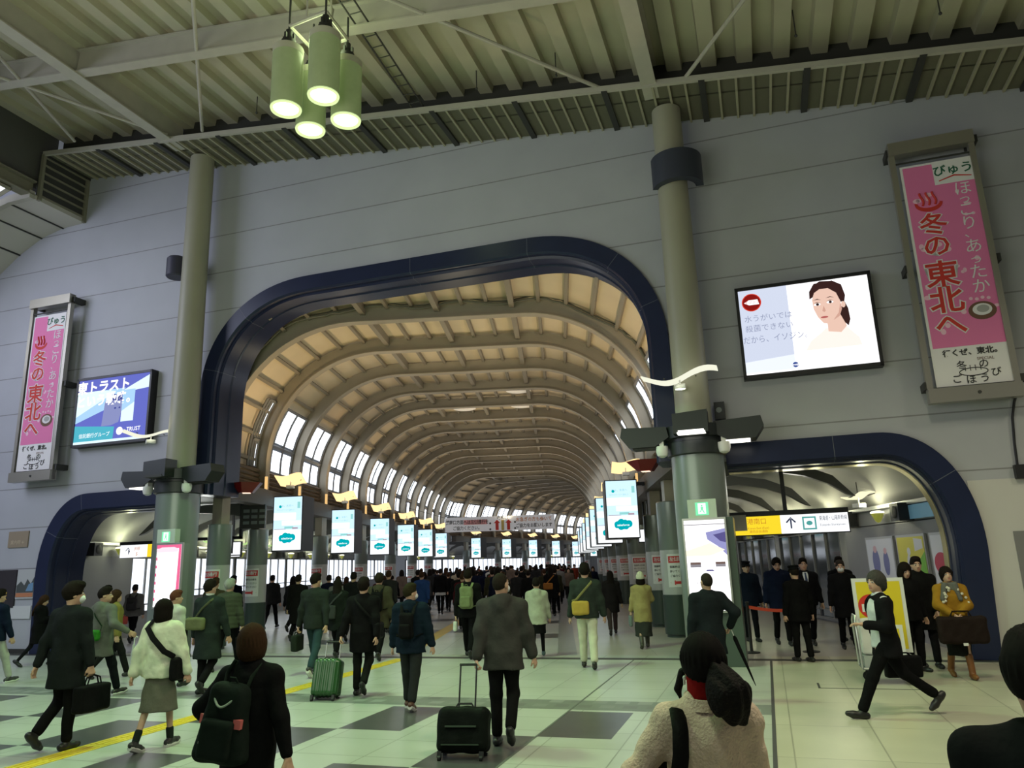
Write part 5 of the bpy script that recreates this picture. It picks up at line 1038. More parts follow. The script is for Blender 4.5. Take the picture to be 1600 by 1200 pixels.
# leg poses: (thigh forward, knee bend, foot pitch) for left and right
LEGS = {'stand': ((.03, .03, 0), (-.02, .02, 0)), 'stepL': ((.40, .10, .10), (-.30, .38, -.62)), 'stepR': ((-.30, .38, -.62), (.40, .10, .10)), 'passL': ((.10, .85, -.75), (.02, .05, 0)), 'passR': ((.02, .05, 0), (.10, .85, -.75)),
        'shortL': ((.22, .08, .05), (-.18, .25, -.35)), 'shortR': ((-.18, .25, -.35), (.22, .08, .05)), 'liftR': ((.10, .06, 0), (-.28, 1.0, -1.0)), 'liftL': ((-.28, 1.0, -1.0), (.10, .06, 0)), 'wideL': ((.50, .06, .16), (-.52, .42, -.80)), 'apart': ((.10, .02, 0), (-.10, .04, 0))}
def legs_of(pose, spread=.09, outs=(0, 0)):
    out = []
    for i, (th, kn, fp) in enumerate(LEGS[pose]):
        s = -1 if i == 0 else 1; hip = A3(s * .088, 0, .90); ox = s * (spread - .088) / .85 + outs[i]
        knee = hip + .435 * norm((ox, math.sin(th), -math.cos(th))); sh = th - kn; ank = knee + .415 * norm((ox, math.sin(sh), -math.cos(sh)))
        u = A3(0, math.cos(fp), math.sin(fp)); w = A3(0, -math.sin(fp), math.cos(fp))
        heel, ball, toe = ank - u * .055 - w * .045, ank + u * .10 - w * .055, ank + u * .165 - w * .052
        out.append([hip, knee, ank, heel, ball, toe, u])
    low = min(min(L[3][2] - .036, L[4][2] - .030, L[5][2] - .024) for L in out)
    for L in out:
        for j in range(6): L[j] = L[j] - A3(0, 0, low)
    return out, low
TORSO = [(.78, .175, .125, 0, -.005), (.90, .180, .132, 0, -.008), (1.02, .163, .118, 0, 0), (1.14, .168, .118, 0, .004), (1.27, .188, .126, 0, .004), (1.34, .172, .115, 0, -.002), (1.39, .134, .098, 0, -.008), (1.43, .098, .080, 0, -.012), (1.475, .066, .062, 0, -.012)]
def folds(f, amp, seed=0.0, quilt=0.0):
    def g(p):
        d = f(p) + amp * (np.sin(31 * p[:, 0] + 9 * p[:, 2] + seed) * np.sin(13 * p[:, 2] + 17 * p[:, 1] + 2 * seed) + .6 * np.sin(23 * p[:, 2] - 19 * p[:, 0] + seed * 3))
        if quilt: d = d + quilt * (1 - np.abs(np.sin(PI * p[:, 2] / .085)) ** .5) - quilt * .3
        return d
    return g
def rgb_mat(c, rough=.85): return c if not isinstance(c, tuple) else cloth(c, rough)
def person(label, x, y, yaw, h=1.7, legs='stand', arms=('hang', 'hang'), top=None, bottom=None, shoes=(.02, .02, .02), hair=('short', (.018, .014, .012)), head=(0, 0, 0), face=False, hat=None, extra=None, res=.016, hres=.0075, group=None, spread=.09, outs=(0, 0), female=False, mask=False, lean=0.0, hands=True, build=1.0, mesh_cache=None):
    """A clothed figure facing local +y; yaw in degrees, positive turns to the right. Returns the root and useful joints in local metres."""
    k = h / 1.755; R = T(x, y, 0) @ RZ(-math.radians(yaw)) @ Matrix.Diagonal((k, k, k, 1))
    root = thing('person', label, 'person', R, group)
    L, low = legs_of(legs, spread, outs); dz = -low if low < 0 else -low
    lf = lambda p: (lambda q: np.stack([q[:, 0], q[:, 1] - lean * np.maximum(q[:, 2] - .92, 0), q[:, 2] + low], 1))(p)          # figure space -> standing torso space
    up = lambda v: A3(v[0], v[1] + lean * max(0, v[2] - .92), v[2] - low)
    sw = (.172 if female else .190) * build
    ARM = {'hang': (.29, .02, .80), 'hangf': (.27, .14, .83), 'hangb': (.27, -.16, .82), 'fwd': (.22, .30, 1.02), 'belly': (.10, .22, 1.05), 'hip': (.20, -.02, .98), 'back': (.16, -.20, .92), 'strap': (.13, .14, 1.28), 'out': (.42, .10, .90), 'case': (.30, -.16, .76), 'side': (.33, .02, .80)}
    joints = []
    for i, a in enumerate(arms):
        s = -1 if i == 0 else 1; pole = (s * .25, -.8, -.1)
        if isinstance(a, dict): t, pole = a['to'], a.get('pole', pole); curl = a.get('curl', .35)
        else: t = ARM[a]; t = (s * t[0], t[1], t[2]); curl = .75 if a in ('fwd', 'case', 'strap', 'hip', 'side') else .38; pole = (s * .9, -.35, -.1) if a == 'hip' else pole
        if not isinstance(a, dict) and a == 'hip': t = (s * .17, .04, .97)
        S = up((s * sw, -.005, 1.365)); E, W_ = ik(S, up(t), .275, .255, pole); joints.append((S, E, W_, curl, s))
    # --- body: one mesh of torso, limbs, head and hands
    Rh = rot_head(*head); hp, hq, hmi = head_mesh(hres, face); nk = up(NECK)
    hv = (hp - NECK) @ Rh.T + nk
    core = [lambda p: loft([(z, a * .86, b * .84, c, d) for z, a, b, c, d in TORSO])(lf(p))]
    for q in L: core += [rc(q[0], q[1], .068, .048), rc(q[1], q[2], .046, .033), rc(q[3] + A3(0, 0, .01), q[4], .026, .02)]
    for S, E, W_, c, s in joints: core += [rc(S, E, .040, .034), rc(E, W_, .033, .025)]
    fb = U(core, .02); cres = res * 1.5 if bottom and bottom.get('kind') != 'skirt' else res
    bp, bq = nets(fb, (-.62, -.62, -.02), (.62, .62, 1.52 - min(low, 0) + .04), max(cres, .02) if bottom and bottom.get('kind') != 'skirt' else .016)
    PS, QS, MS = [bp, hv], [bq, hq + len(bp)], [np.zeros(len(bq), int), hmi]; n = len(bp) + len(hv)
    if hands:
        for S, E, W_, c, s in joints:
            d = norm(W_ - E); nrm = A3(-s, .25, 0) if abs(d[2]) > .5 else A3(0, 0, -1)
            hf = U(hand_prims(W_ + d * .015, d, nrm, s if abs(d[2]) > .5 else -s, c), .008)
            P, Q = nets(hf, W_ - .15, W_ + .15, .0062 if res < .014 else .0075); PS.append(P); QS.append(Q + n); MS.append(np.zeros(len(Q), int)); n += len(P)
    put_mesh('body', np.concatenate(PS), np.concatenate(QS), [M_skin, M_eyew, M_eyed, M_lip, M_brow], root, np.concatenate(MS))
    seed = (x * 3.7 + y * 1.9) % 6.28
    # --- lower garment
    b = bottom or dict(col=(.02, .02, .025)); kind = b.get('kind', 'trousers')
    lo3, hi3 = A3(-.55, -.65, -.03), A3(.55, .65, 1.15)
    if kind in ('trousers', 'jeans'):
        g = b.get('w', 1.0); fs = [lambda p: el((0, -.01, .93), (.172 * build, .125, .13))(lf(p))]
        for q in L: fs += [rc(q[0], q[1], .092 * g * build, .068 * g), rc(q[1], q[2] + (q[1] - q[2]) * .10, .066 * g, .058 * g)]
        P, Q = nets(folds(U(fs, .03), .0035, seed), lo3, hi3, res); put_mesh('trousers', P, Q, [rgb_mat(b['col'])], root)
    elif kind == 'skirt':
        zh = b.get('hem', .48); mid = (L[0][1] + L[1][1]) / 2; rx, ry = b.get('rx', .20), b.get('ry', .17)
        f = lambda p: loft([(zh, rx, ry, 0, mid[1] * .6), (.75, .195, .155, 0, mid[1] * .25), (.95, .165, .125, 0, 0), (1.03, .15, .115, 0, 0)])(p)
        P, Q = nets(folds(f, .005, seed), lo3, hi3, res); put_mesh('skirt', P, Q, [rgb_mat(b['col'])], root)
        if b.get('tights'):
            fs = []
            for q in L: fs += [rc(q[0], q[1], .074, .053), rc(q[1], q[2], .051, .037)]
            P, Q = nets(U(fs, .01), lo3, hi3, .014); put_mesh('tights', P, Q, [rgb_mat(b['tights'])], root)
        if b.get('socks'):
            for q in L: P, Q = nets(rc(q[2], q[2] + (q[1] - q[2]) * .26, .042, .046), q[2] - .1, q[2] + .22, .012); put_mesh('sock', P, Q, [rgb_mat(b['socks'])], root)
    # --- shoes
    for q in L:
        boot = shoes[3] if len(shoes) > 3 else 0
        fs = [rc(q[3], q[4], .040, .042), rc(q[4], q[5], .041, .030), rc(q[2] - A3(0, 0, .01), q[3] + (q[4] - q[3]) * .25, .042, .040)]
        if boot: fs.append(rc(q[2], q[2] + (q[1] - q[2]) * boot, .050, .056))
        P, Q = nets(U(fs, .02), np.min([q[2], q[3], q[5]], 0) - .1, np.max([q[2] + A3(0, 0, .42 * boot), q[3], q[5]], 0) + .1, .012); put_mesh('shoe', P, Q, [mat('leather_%02x%02x%02x' % tuple(int(255 * v ** .5) for v in shoes[:3]), tuple(shoes[:3]), .45)], root)
        if len(shoes) > 4: w = MB(); w.tube([q[3] + A3(0, -.03, -.025), q[3] + A3(0, 0, -.03), q[4] + A3(0, 0, -.026), q[5] + A3(0, .02, -.018)], [.034, .043, .046, .03], 8); w.build('sole', mat('white_sole', (.6, .6, .58), .6), root)
    # --- upper garment
    t = top or dict(col=(.02, .02, .02)); g = t.get('g', .022); hem, fl = t.get('hem', .78), t.get('flare', 1.05)
    prof = [(z, (a + g) * build * (.94 if female and z > 1.2 else 1), b2 + g, c, d) for z, a, b2, c, d in TORSO if z > hem - .02 and z < 1.42]
    hipx, hipy = (.180 + g) * build, .132 + g
    if hem < .78: prof = [(hem, hipx * fl, hipy * fl * t.get('fly', 1.0), 0, (L[0][1][1] + L[1][1][1]) * .25 * (1 if hem < .7 else .5))] + prof
    else: prof = [(hem, hipx * fl, hipy * fl, 0, -.005)] + [r for r in prof if r[0] > hem + .02]
    prof += [(1.435, .100 + g * .5, .082 + g * .5, 0, -.012), (t.get('collar', 1.485), .072, .068, 0, -.012)]
    ff = [lambda p: loft(prof)(lf(p))]; am = t.get('arm', 1.0)
    for S, E, W_, c, s in joints:
        e2 = W_ + (E - W_) * .04; ff += [rc(S + A3(-s * .03, 0, -.005), S, .062 + g * .5, .058 + g * .5), rc(S, E, (.052 + g * .6) * am, (.044 + g * .6) * am), rc(E, e2, (.044 + g * .6) * am, (.034 + g * .5) * am)]
        ff.append(rc(up((s * .06, -.012, 1.425)), S, .045 + g * .4, .055 + g * .4))
    fu = U(ff, .045)
    if t.get('hood'): ho = [el((0, -.085, 1.425), (.115, .075, .085)), el((0, -.12, 1.37), (.09, .05, .07))]; fh = U(ho, .03); f9 = fu; fu = U([f9, lambda p: fh(lf(p))], .02)
    if t.get('wool'): f8 = fu; fu = lambda p: f8(p) + .004 * np.sin(60 * p[:, 0]) * np.sin(55 * p[:, 2]) * np.sin(50 * p[:, 1])
    fu = folds(fu, t.get('fold', .004), seed, t.get('quilt', 0))
    if t.get('open'): f7 = fu; fu = lambda p: np.maximum(f7(p), np.minimum(p[:, 1] - t['open'], .16 - np.abs(p[:, 0])))
    js = np.array([v for j in joints for v in j[:3]]); l3 = np.minimum(js.min(0) - .12, A3(-.36, -.34, min(hem, .9) - low - .08)); h3 = np.maximum(js.max(0) + .12, A3(.36, .40 + max(0, lean) * .6, 1.53 - low + .05))
    P, Q = nets(fu, l3, h3, res); mcol = rgb_mat(t['col'], t.get('rough', .85)); put_mesh(t.get('name', 'coat'), P, Q, [mcol], root)
    # --- hair, hat
    lo_h, hi_h = A3(-.17, -.22, 1.12), A3(.17, .17, 1.80)
    def headpart(name, f, m, r=hres * 1.15):
        P, Q = nets(f, lo_h, hi_h, r); put_mesh(name, (P - NECK) @ Rh.T + nk, Q, [m], root)
    if hair: headpart('hair', hair_fn(hair[0]), mat('hair_%02x%02x%02x' % tuple(int(255 * v ** .5) for v in hair[1]), tuple(v * .75 if max(hair[1]) < .1 else v for v in hair[1]), .75, noise=(40, .3), spec=.05))
    if hat:
        hk, hc = hat
        if hk == 'beanie': f = U([lambda p: np.maximum(el((0, -.012, 1.645), (.098, .115, .145))(p), 1.625 - p[:, 2]), lambda p: np.abs(loft([(1.615, .102, .118, 0, -.012), (1.67, .102, .118, 0, -.012)])(p)) - .006], .01)
        elif hk == 'cap': f = U([lambda p: np.maximum(el((0, -.012, 1.665), (.095, .113, .075))(p), 1.655 - p[:, 2]), loft([(1.715, .102, .118, 0, -.004), (1.745, .098, .114, 0, -.004)]), lambda p: np.maximum(el((0, .085, 1.655), (.080, .085, .014))(p), -.02 - p[:, 1])], .012)
        headpart('hat', f, cloth(hc))
    if mask: headpart('face_mask', lambda p: np.maximum(el((0, .064, 1.545), (.060, .056, .050))(p), .015 - p[:, 1]), mat('mask_white', (.70, .72, .74), .8), .006)
    J = dict(root=root, M=R, k=k, arms=joints, up=up, low=low, legs=L)
    if extra: extra(J)
    return J
def front_y(x, z): 
    A = np.array(TORSO); rx, ry, cy = (np.interp(z, A[:, 0], A[:, i]) for i in (1, 2, 4)); return cy + (ry + .024) * math.sqrt(max(.05, 1 - (x / (rx + .03)) ** 2)) + .012
def shirt_front(J, tie=(.03, .04, .10), shirt=(.62, .64, .68)):
    up = J['up']; mb = MB()
    rows = [(1.45, .045), (1.40, .055), (1.32, .045), (1.24, .032), (1.15, .015)]
    for i in range(len(rows) - 1):
        (z0, a), (z1, b) = rows[i], rows[i + 1]; mb.rings([[up((sx * a, front_y(a, z0), z0)) for sx in (-1, 0, 1)], [up((sx * b, front_y(b, z1), z1)) for sx in (-1, 0, 1)]], close=False)
    mb.build('shirt', cloth(shirt, .7), J['root'], fix=False)
    mb = MB(); rows = [(1.44, .018), (1.40, .014), (1.30, .024), (1.20, .022), (1.14, .004)]
    mb.rings([[up((sx * a, front_y(0, z) + .008, z)) for sx in (-1, 1)] for z, a in rows], close=False); mb.build('tie', cloth(tie, .6), J['root'], fix=False)
# ---- bags and carried things: each is a thing of its own
def held(name, label, cat, J, M=None, group=None): return thing(name, label, cat, J['M'] @ (M if M is not None else I4), group)
def sdf_part(name, f, lo, hi, h, m, parent): P, Q = nets(f, lo, hi, h); return put_mesh(name, P, Q, [m], parent)
def strap_path(pts, w, m, parent, name='strap', t=.006):
    mb = MB(); mb.tube(pts, [(w, t)] * len(pts), 8, 0, None, None); return mb.build(name, m, parent)
def backpack(label, J, col, w=.15, d=.085, h=.22, z=1.16, y=-.235, pocket=True, scol=None, detail=None, tilt=0.0, dx=0.0, taper=0.0):
    o = held('backpack', label, 'backpack', J, T(dx, 0, -J['low']) @ T(0, 0, z) @ Matrix.Rotation(tilt, 4, 'Y') @ T(0, 0, -z)); m = cloth(col, .75, 'n'); ms = cloth(scol or col, .75, 'n')
    b0 = bx((0, y, z), (w, d, h), .06); tp = lambda p: b0(np.stack([p[:, 0] * (1 + taper * np.clip((p[:, 2] - z) / h, -1, 1)), p[:, 1], p[:, 2]], 1)) * (1 - .3 * taper)
    sdf_part('pack', folds(tp, .005, 1.0), (-.3, y - .2, z - .35), (.3, y + .2, z + .35), .014, m, o)
    if pocket: sdf_part('pocket', bx((0, y - d - .01, z - h * .35), (w * .75, .045, h * .5), .03), (-.25, y - .3, z - .4), (.25, y + .1, z + .2), .014, m, o)
    for s in (-1, 1):
        pts = [(s * .085, y + d * .6, z + h * .80), (s * .095, -.14, 1.40), (s * .105, -.05, 1.462), (s * .115, .06, 1.42), (s * .13, .145, 1.32), (s * .165, .12, 1.15), (s * .20, .0, 1.02), (s * .14, y + d * .7, z - h * .8)]
        mb = MB(); mb.tube(pts, [(.008, .026)] * len(pts), 8); mb.build('strap', ms, o)
    mb = MB(); mb.tube([(-.03, y + .02, z + h), (-.02, y - .0, z + h + .035), (.02, y, z + h + .035), (.03, y + .02, z + h)], .007, 6); mb.build('handle', ms, o)
    if detail: detail(o, y - d, z, m)
    return o
def handbag(label, J, i, col, w=.17, h=.13, d=.05, drop=.16, name='handbag', dy=0.0, handles=True, dx=0.0):
    """Hangs from hand i (0 left, 1 right)."""
    S, E, W_, c, s = J['arms'][i]; dd = norm(W_ - E); g = W_ + dd * .10; o = held(name, label, 'bag', J, Matrix.Translation(Vector(g) + Vector((dx, dy, 0)))); m = cloth(col, .6, 'b')
    sdf_part('pouch', folds(bx((0, 0, -drop - h), (d, w, h), .03), .003, .5), (-.2, -w - .1, -drop - 2 * h - .1), (.2, w + .1, .05), .014, m, o)
    if handles:
        for q in (-.02, .02): mb = MB(); mb.tube([(q, -w * .5, -drop - .02), (q, -w * .35, -drop * .4), (q * .4, 0, -.02), (q, w * .35, -drop * .4), (q, w * .5, -drop - .02)], .008, 6); mb.build('handle', m, o)
    return o
def crossbag(label, J, s, col, scol=None, w=.15, h=.11, z=.95, name='shoulder_bag', back=0.0, y0=-.04, sw=.020, off=0.0):
    """Bag on the hip on side s with a strap running over the other shoulder, seen across the back."""
    up = J['up']; o = held(name, label, 'bag', J); m = cloth(col, .6, 'b'); c = up((s * (.27 if not back else .10), y0 - back, z)); c = A3(*c)
    sdf_part('pouch', folds(bx(c, (.05 if not back else w, w if not back else .05, h), .04), .003), c - .3, c + .3, .014, m, o)
    pts = [up(v) for v in ((s * .24, y0 - back * .7 - .04, z + h), (s * .17, -.145 - off, 1.12), (s * .02, -.172 - off, 1.28), (-s * .10, -.125 - off, 1.40), (-s * .125, -.03, 1.455 + off * .8), (-s * .11, .07 + off * .5, 1.42), (s * .0, .175, 1.27), (s * .14, .17, 1.12), (s * .25, .06, z + h))]
    strap_path(pts, sw, cloth(scol or col, .7, 'b'), o); return o
# ================================================================ the people
BK = (.012, .012, .013); CH = (.035, .035, .037); NV = (.012, .018, .038); HB = (.016, .012, .010); HBR = (.05, .025, .014); GRY = (.16, .155, .15)
# ---- nearest figures
def fg_woman(J):
    r = J['root']; hm = mat('hair_fg', (.009, .007, .007), .60, noise=(60, .4), spec=.08, bump=(70, .5))
    def wob(f): return lambda p: f(p) + .006 * np.sin(95 * p[:, 0] + 60 * p[:, 1] + 14 * p[:, 2])
    f = wob(U([rc((.03, -.10, 1.63), (.05, -.130, 1.59), .045, .052), rc((.05, -.130, 1.59), (.075, -.150, 1.54), .056, .082), rc((.075, -.150, 1.54), (.085, -.155, 1.50), .084, .070), rc((.085, -.155, 1.50), (.11, -.155, 1.42), .064, .010), rc((.06, -.15, 1.50), (.08, -.155, 1.44), .05, .012), rc((.12, -.14, 1.53), (.15, -.13, 1.46), .045, .010), rc((.10, -.16, 1.50), (.125, -.165, 1.43), .04, .006), rc((.05, -.15, 1.53), (.03, -.165, 1.47), .04, .008)], .03))
    sdf_part('ponytail', f, (-.1, -.3, 1.12), (.3, .05, 1.72), .008, hm, r)
    f = U([rc((-.085, .04, 1.60), (-.112, .055, 1.53), .022, .016), rc((-.112, .055, 1.53), (-.10, .05, 1.475), .015, .004)], .01); sdf_part('side_lock', f, (-.2, -.05, 1.42), (0, .15, 1.68), .006, hm, r)
    mb = MB(); mb.rings([[Vector(J['up']((rx * math.cos(a), -.012 + ry * math.sin(a), z))) for a in [2 * PI * j / 24 for j in range(24)]] for z, rx, ry in ((1.43, .076, .070), (1.47, .080, .078), (1.53, .078, .076), (1.585, .078, .078), (1.585, .062, .060), (1.46, .06, .06))], caps=False); mb.build('collar', cloth((.26, .012, .012), .9), r)
    mb = MB(); mb.rings([[Vector(J['up']((rx * math.cos(a), -.014 + ry * math.sin(a), z + .012 * math.sin(a)))) for a in [2 * PI * j / 24 for j in range(24)]] for z, rx, ry in ((1.435, .112, .096), (1.465, .098, .092), (1.482, .096, .091), (1.482, .086, .081), (1.46, .084, .080))], caps=False); mb.build('coat_collar', mat('cream_wool', (1, 1, 1)), r)
    mb = MB(); mb.sphere((-.084, -.005, 1.585), .010, 8); mb.tube([(-.086, 0, 1.585), (-.086, .012, 1.555)], .005, 6); mb.build('earphone', M_white, r)
J = person('woman in a cream knit coat with red collar and dark ponytail, nearest the viewer', .53, 3.10, 2, 1.53, 'stand', ({'to': (-.20, .10, 1.0), 'pole': (-.9, -.5, -.1), 'curl': .5}, {'to': (.24, .08, .84), 'curl': .4}), dict(col=mat('cream_wool', (.66, .50, .40), .95, noise=(30, .14), bump=(85, .5), spec=.03), g=.022, hem=.62, wool=True, fold=.008, arm=.98), dict(col=(.03, .03, .035)), BK, ('pony', (.010, .008, .008)), (-.10, .02, .0), res=.011, hres=.006, female=True, extra=fg_woman, build=.94)
o = held('shoulder_bag', 'black shoulder bag under the arm of the woman in cream', 'bag', J); m = cloth((.012, .011, .011), .5, 'b')
sdf_part('pouch', folds(bx((-.205, -.17, 1.00), (.07, .09, .17), .05), .004), (-.4, -.40, .75), (0, .1, 1.3), .011, m, o)
strap_path([(-.20, -.20, 1.12), (-.165, -.20, 1.22), (-.145, -.185, 1.31), (-.135, -.145, 1.40), (-.135, -.075, 1.462), (-.135, .01, 1.470), (-.145, .10, 1.42), (-.17, .16, 1.30), (-.21, .12, 1.15), (-.24, .02, 1.08)], .034, m, o, t=.012)
def bp_tags(o, y, z, m):
    for s, zz in ((-1, .02), (1, .02)): mb = MB(); mb.bbox((s * .13 - .028, y + .02 if s < 0 else y + .0, z + zz - .03), (s * .13 + .028, y + .035, z + zz + .03)); q = mb.build('pink_tag', mat('pink_tag', (.60, .13, .13), .5), o, smooth=False)
    mb = MB(); mb.tube([(-.07 + .14 * j / 10, y + .01 - .03 * math.sin(PI * j / 10), z + .17 - .05 * math.sin(PI * j / 10)) for j in range(11)], .008, 6); mb.build('cord_loop', mat('pale_cord', (.25, .30, .25), .6), o)
    mb = MB(); mb.bbox((-.10, y - .05, z - .12), (-.07, y - .035, z - .105)); mb.build('zip_pull', M_white, o, smooth=False)
J = person('person with bowl-cut hair in black coat wearing a dark rucksack, second nearest', -1.99, 4.92, 6, 1.525, 'stepL', ({'to': (-.22, .04, .96), 'pole': (-.95, -.45, -.1)}, {'to': (.34, -.08, .84), 'curl': .3}), dict(col=BK, g=.024, hem=.56, flare=1.0, collar=1.50), dict(col=BK), BK, ('bowl', HBR), (0, .05, 0), res=.012, hres=.0065, female=True)
backpack('dark green rucksack with pink tags on the person with bowl-cut hair', J, (.018, .026, .022), .155, .09, .26, 1.10, -.225, True, (.03, .045, .035), bp_tags, tilt=.14, dx=-.06, taper=.25)
def fg_edge(J): pass
J = person('man with short dark hair in black coat cut off by the lower right corner', 1.275, 2.22, 30, 1.60, 'stand', ('hang', 'hang'), dict(col=(.014, .014, .016), g=.03, hem=.6, collar=1.46), dict(col=BK), BK, ('short', (.012, .010, .010)), (.35, .05, .0), res=.012, hres=.006, face=True)
J = person('man in a dark overcoat carrying a soft black bag, nearest on the left', -5.62, 8.6, 14, 1.775, 'passL', ('hangb', {'to': (.30, .04, .80), 'curl': .8}), dict(col=(.022, .026, .028), g=.03, hem=.60, flare=1.05), dict(col=BK), BK, ('thick', HB), (.55, 0, 0), face=True, mask=True, res=.014)
handbag('soft black holdall carried by the man in the dark overcoat', J, 1, BK, .20, .14, .08, .12, 'holdall', .03)
J = person('woman in a fluffy cream jacket and dark skirt with black sling bag', -4.50, 8.55, 8, 1.555, 'shortR', ('hangb', {'to': (.33, .06, .84)}), dict(col=(.62, .64, .50), g=.045, hem=.80, flare=1.02, wool=True, fold=.006, arm=1.25), dict(kind='skirt', col=(.13, .125, .10), hem=.44, rx=.235, ry=.20, socks=(.03, .04, .035)), (.025, .025, .025, 0, 1), ('bob', (.012, .009, .008)), (.2, .05, 0), female=True, res=.014)
crossbag('black sling bag across the back of the woman in the fluffy cream jacket', J, 1, BK, None, .13, .14, .90, sw=.034, off=.052)
J = person('person in a hooded checked coat with a small green waist bag', -7.38, 12.1, 22, 1.70, 'stepR', ('hangb', {'to': (.46, .12, 1.02), 'pole': (.2, -.9, -.3)}), dict(col=(.12, .125, .11), g=.034, hem=.64, hood=True), dict(col=(.014, .016, .02)), (.02, .02, .02, 0, 1), ('short', HB), (.75, 0, 0), face=True)
o = crossbag('small green bag at the hip of the person in the checked coat', J, 1, (.03, .16, .02), (.02, .05, .02), .12, .085, .98, back=.18)
J = person('woman with brown hair in a mustard jacket beside the person in checks', -8.5, 14.3, 50, 1.62, 'stepR', ('hang', 'hang'), dict(col=(.20, .17, .05), g=.03, hem=.72), dict(col=(.02, .02, .02)), BK, ('long', HBR), (.2, 0, 0), female=True)
o = thing('umbrella', 'pale folded umbrella between the walkers on the left', 'umbrella', T(-7.62, 13.45, 0)); mb = MB(); mb.tube([(0, 0, .06), (0, 0, .16), (.01, 0, .5), (.02, 0, .66)], [.006, .016, .028, .020], 8); mb.build('canopy', mat('pale_nylon', (.55, .56, .53), .5), o); mb = MB(); mb.tube([(.02, 0, .64), (.025, 0, .76), (.05, 0, .80), (.08, 0, .78)], .010, 6); mb.tube([(0, 0, 0), (0, 0, .07)], .006, 6); mb.build('shaft', M_white, o)
J = person('woman in a black coat looking at her phone by the left wall', -11.5, 16.5, 78, 1.52, 'stepL', ('belly', {'to': (.06, .30, 1.18), 'curl': .7}), dict(col=BK, g=.03, hem=.55, flare=1.12), dict(kind='skirt', col=BK, hem=.62, tights=(.02, .02, .022)), (.015, .015, .015), ('long', HBR), (0, -.35, 0), female=True, face=True)
S = J['arms'][1]; o = held('phone', 'small phone in the hand of the woman in black by the left wall', 'phone', J, Matrix.Translation(Vector(S[2]) + Vector((0, .10, .03)))); mb = MB(); mb.box((0, 0, 0), (.07, .012, .14)); mb.build('phone_body', M_black, o, smooth=False)
J = person('person in a navy jacket and pale trousers cut off by the left edge', -10.45, 13.8, 20, 1.70, 'stepR', ('hang', 'hangf'), dict(col=(.014, .022, .05), g=.03), dict(col=(.46, .46, .42)), (.03, .03, .03, 0, 1), ('short', HB))
J = person('person in grey with a rucksack, blurred far inside the left arch', -12.3, 21.6, -10, 1.62, 'stepL', ('hang', 'hang'), dict(col=(.12, .11, .11), g=.03), dict(col=BK), BK, ('short', HB)); backpack('dark rucksack on the grey figure inside the left arch', J, (.05, .045, .05), .14, .08, .2)
J = person('person in dark clothes with a red bag at the left arch', -11.0, 18.1, 60, 1.66, 'stepR', ('fwd', 'hang'), dict(col=(.10, .09, .09), g=.03), dict(col=BK), BK, ('short', HB), face=True); handbag('red bag held by a person at the left arch', J, 0, (.32, .05, .05), .13, .1, .05, .05)
J = person('short-haired person in a white shirt before the pink lit poster', -6.50, 12.7, 25, 1.60, 'stepL', ('hang', 'hang'), dict(col=(.48, .47, .42), g=.02), dict(col=(.02, .02, .025)), BK, ('short', (.10, .035, .022)), (.5, 0, 0), face=True, female=True); crossbag('thin dark bag of the person in the white shirt', J, 1, BK, None, .1, .1, .95)
J = person('man in a long green-grey coat with white collar', -5.68, 12.2, 12, 1.73, 'passR', ('hang', {'to': (.30, .12, .82)}), dict(col=(.034, .046, .043), g=.032, hem=.50, flare=1.12), dict(col=BK), BK, ('short', HB), (.2, .1, 0), extra=lambda J: (lambda mb: (mb.rings([[Vector(J['up']((.066 * math.cos(a), -.012 + .064 * math.sin(a), z))) for a in [2 * PI * j / 18 for j in range(18)]] for z in (1.47, 1.515)], caps=False), mb.build('shirt_collar', cloth((.6, .62, .6)), J['root'])))(MB())); crossbag('olive messenger bag behind the man in the green-grey coat', J, -1, (.13, .14, .07), (.10, .11, .06), .17, .10, 1.05, back=.16)
J = person('grey-haired man in a ribbed green down jacket', -6.62, 15.05, 8, 1.74, 'stepR', ('hang', {'to': (.30, .04, .80), 'curl': .8}), dict(col=(.085, .095, .065), g=.038, quilt=.010), dict(col=BK), BK, ('thick', (.28, .28, .26)), (.1, 0, 0)); handbag('black briefcase of the grey-haired man', J, 1, BK, .19, .13, .05, .12, 'briefcase')
person('brown-haired person in a brown coat behind the grey-haired man', -8.0, 17.4, 5, 1.76, 'stepL', ('hang', 'hang'), dict(col=(.07, .055, .035), g=.03, hem=.6), dict(col=BK), BK, ('short', HBR), res=.02, hres=.010)
person('man in a navy suit walking in the left aisle past the first columns', -9.75, 22.4, 0, 1.78, 'stepR', ('hang', 'hang'), dict(col=(.010, .013, .030), g=.02), dict(col=(.010, .013, .026)), BK, ('short', HB), (.5, 0, 0), res=.02, hres=.010, face=True)
J = person('man in a dark green jacket and teal jeans with a shoulder bag', -4.53, 14.0, 4, 1.80, 'stepL', ({'to': (-.30, .0, .84), 'curl': .8}, 'hangb'), dict(col=(.034, .042, .038), g=.024), dict(kind='jeans', col=(.045, .085, .10)), (.03, .03, .03, 0, 1), ('short', HB), (.5, 0, 0), face=True, mask=True); handbag('dark green bag carried by the man in teal jeans', J, 0, (.03, .04, .03), .17, .14, .06, .06)
J = person('man in a black coat pulling the green suitcase', -3.05, 11.75, 4, 1.685, 'passR', ({'to': (-.30, -.20, .80), 'curl': .9}, 'hangb'), dict(col=BK, g=.034, hem=.60, flare=1.05), dict(col=(.016, .018, .016)), BK, ('thick', HB), (0, .05, 0))
crossbag('dark shoulder bag of the man pulling the green suitcase', J, 1, BK, None, .14, .13, .92)
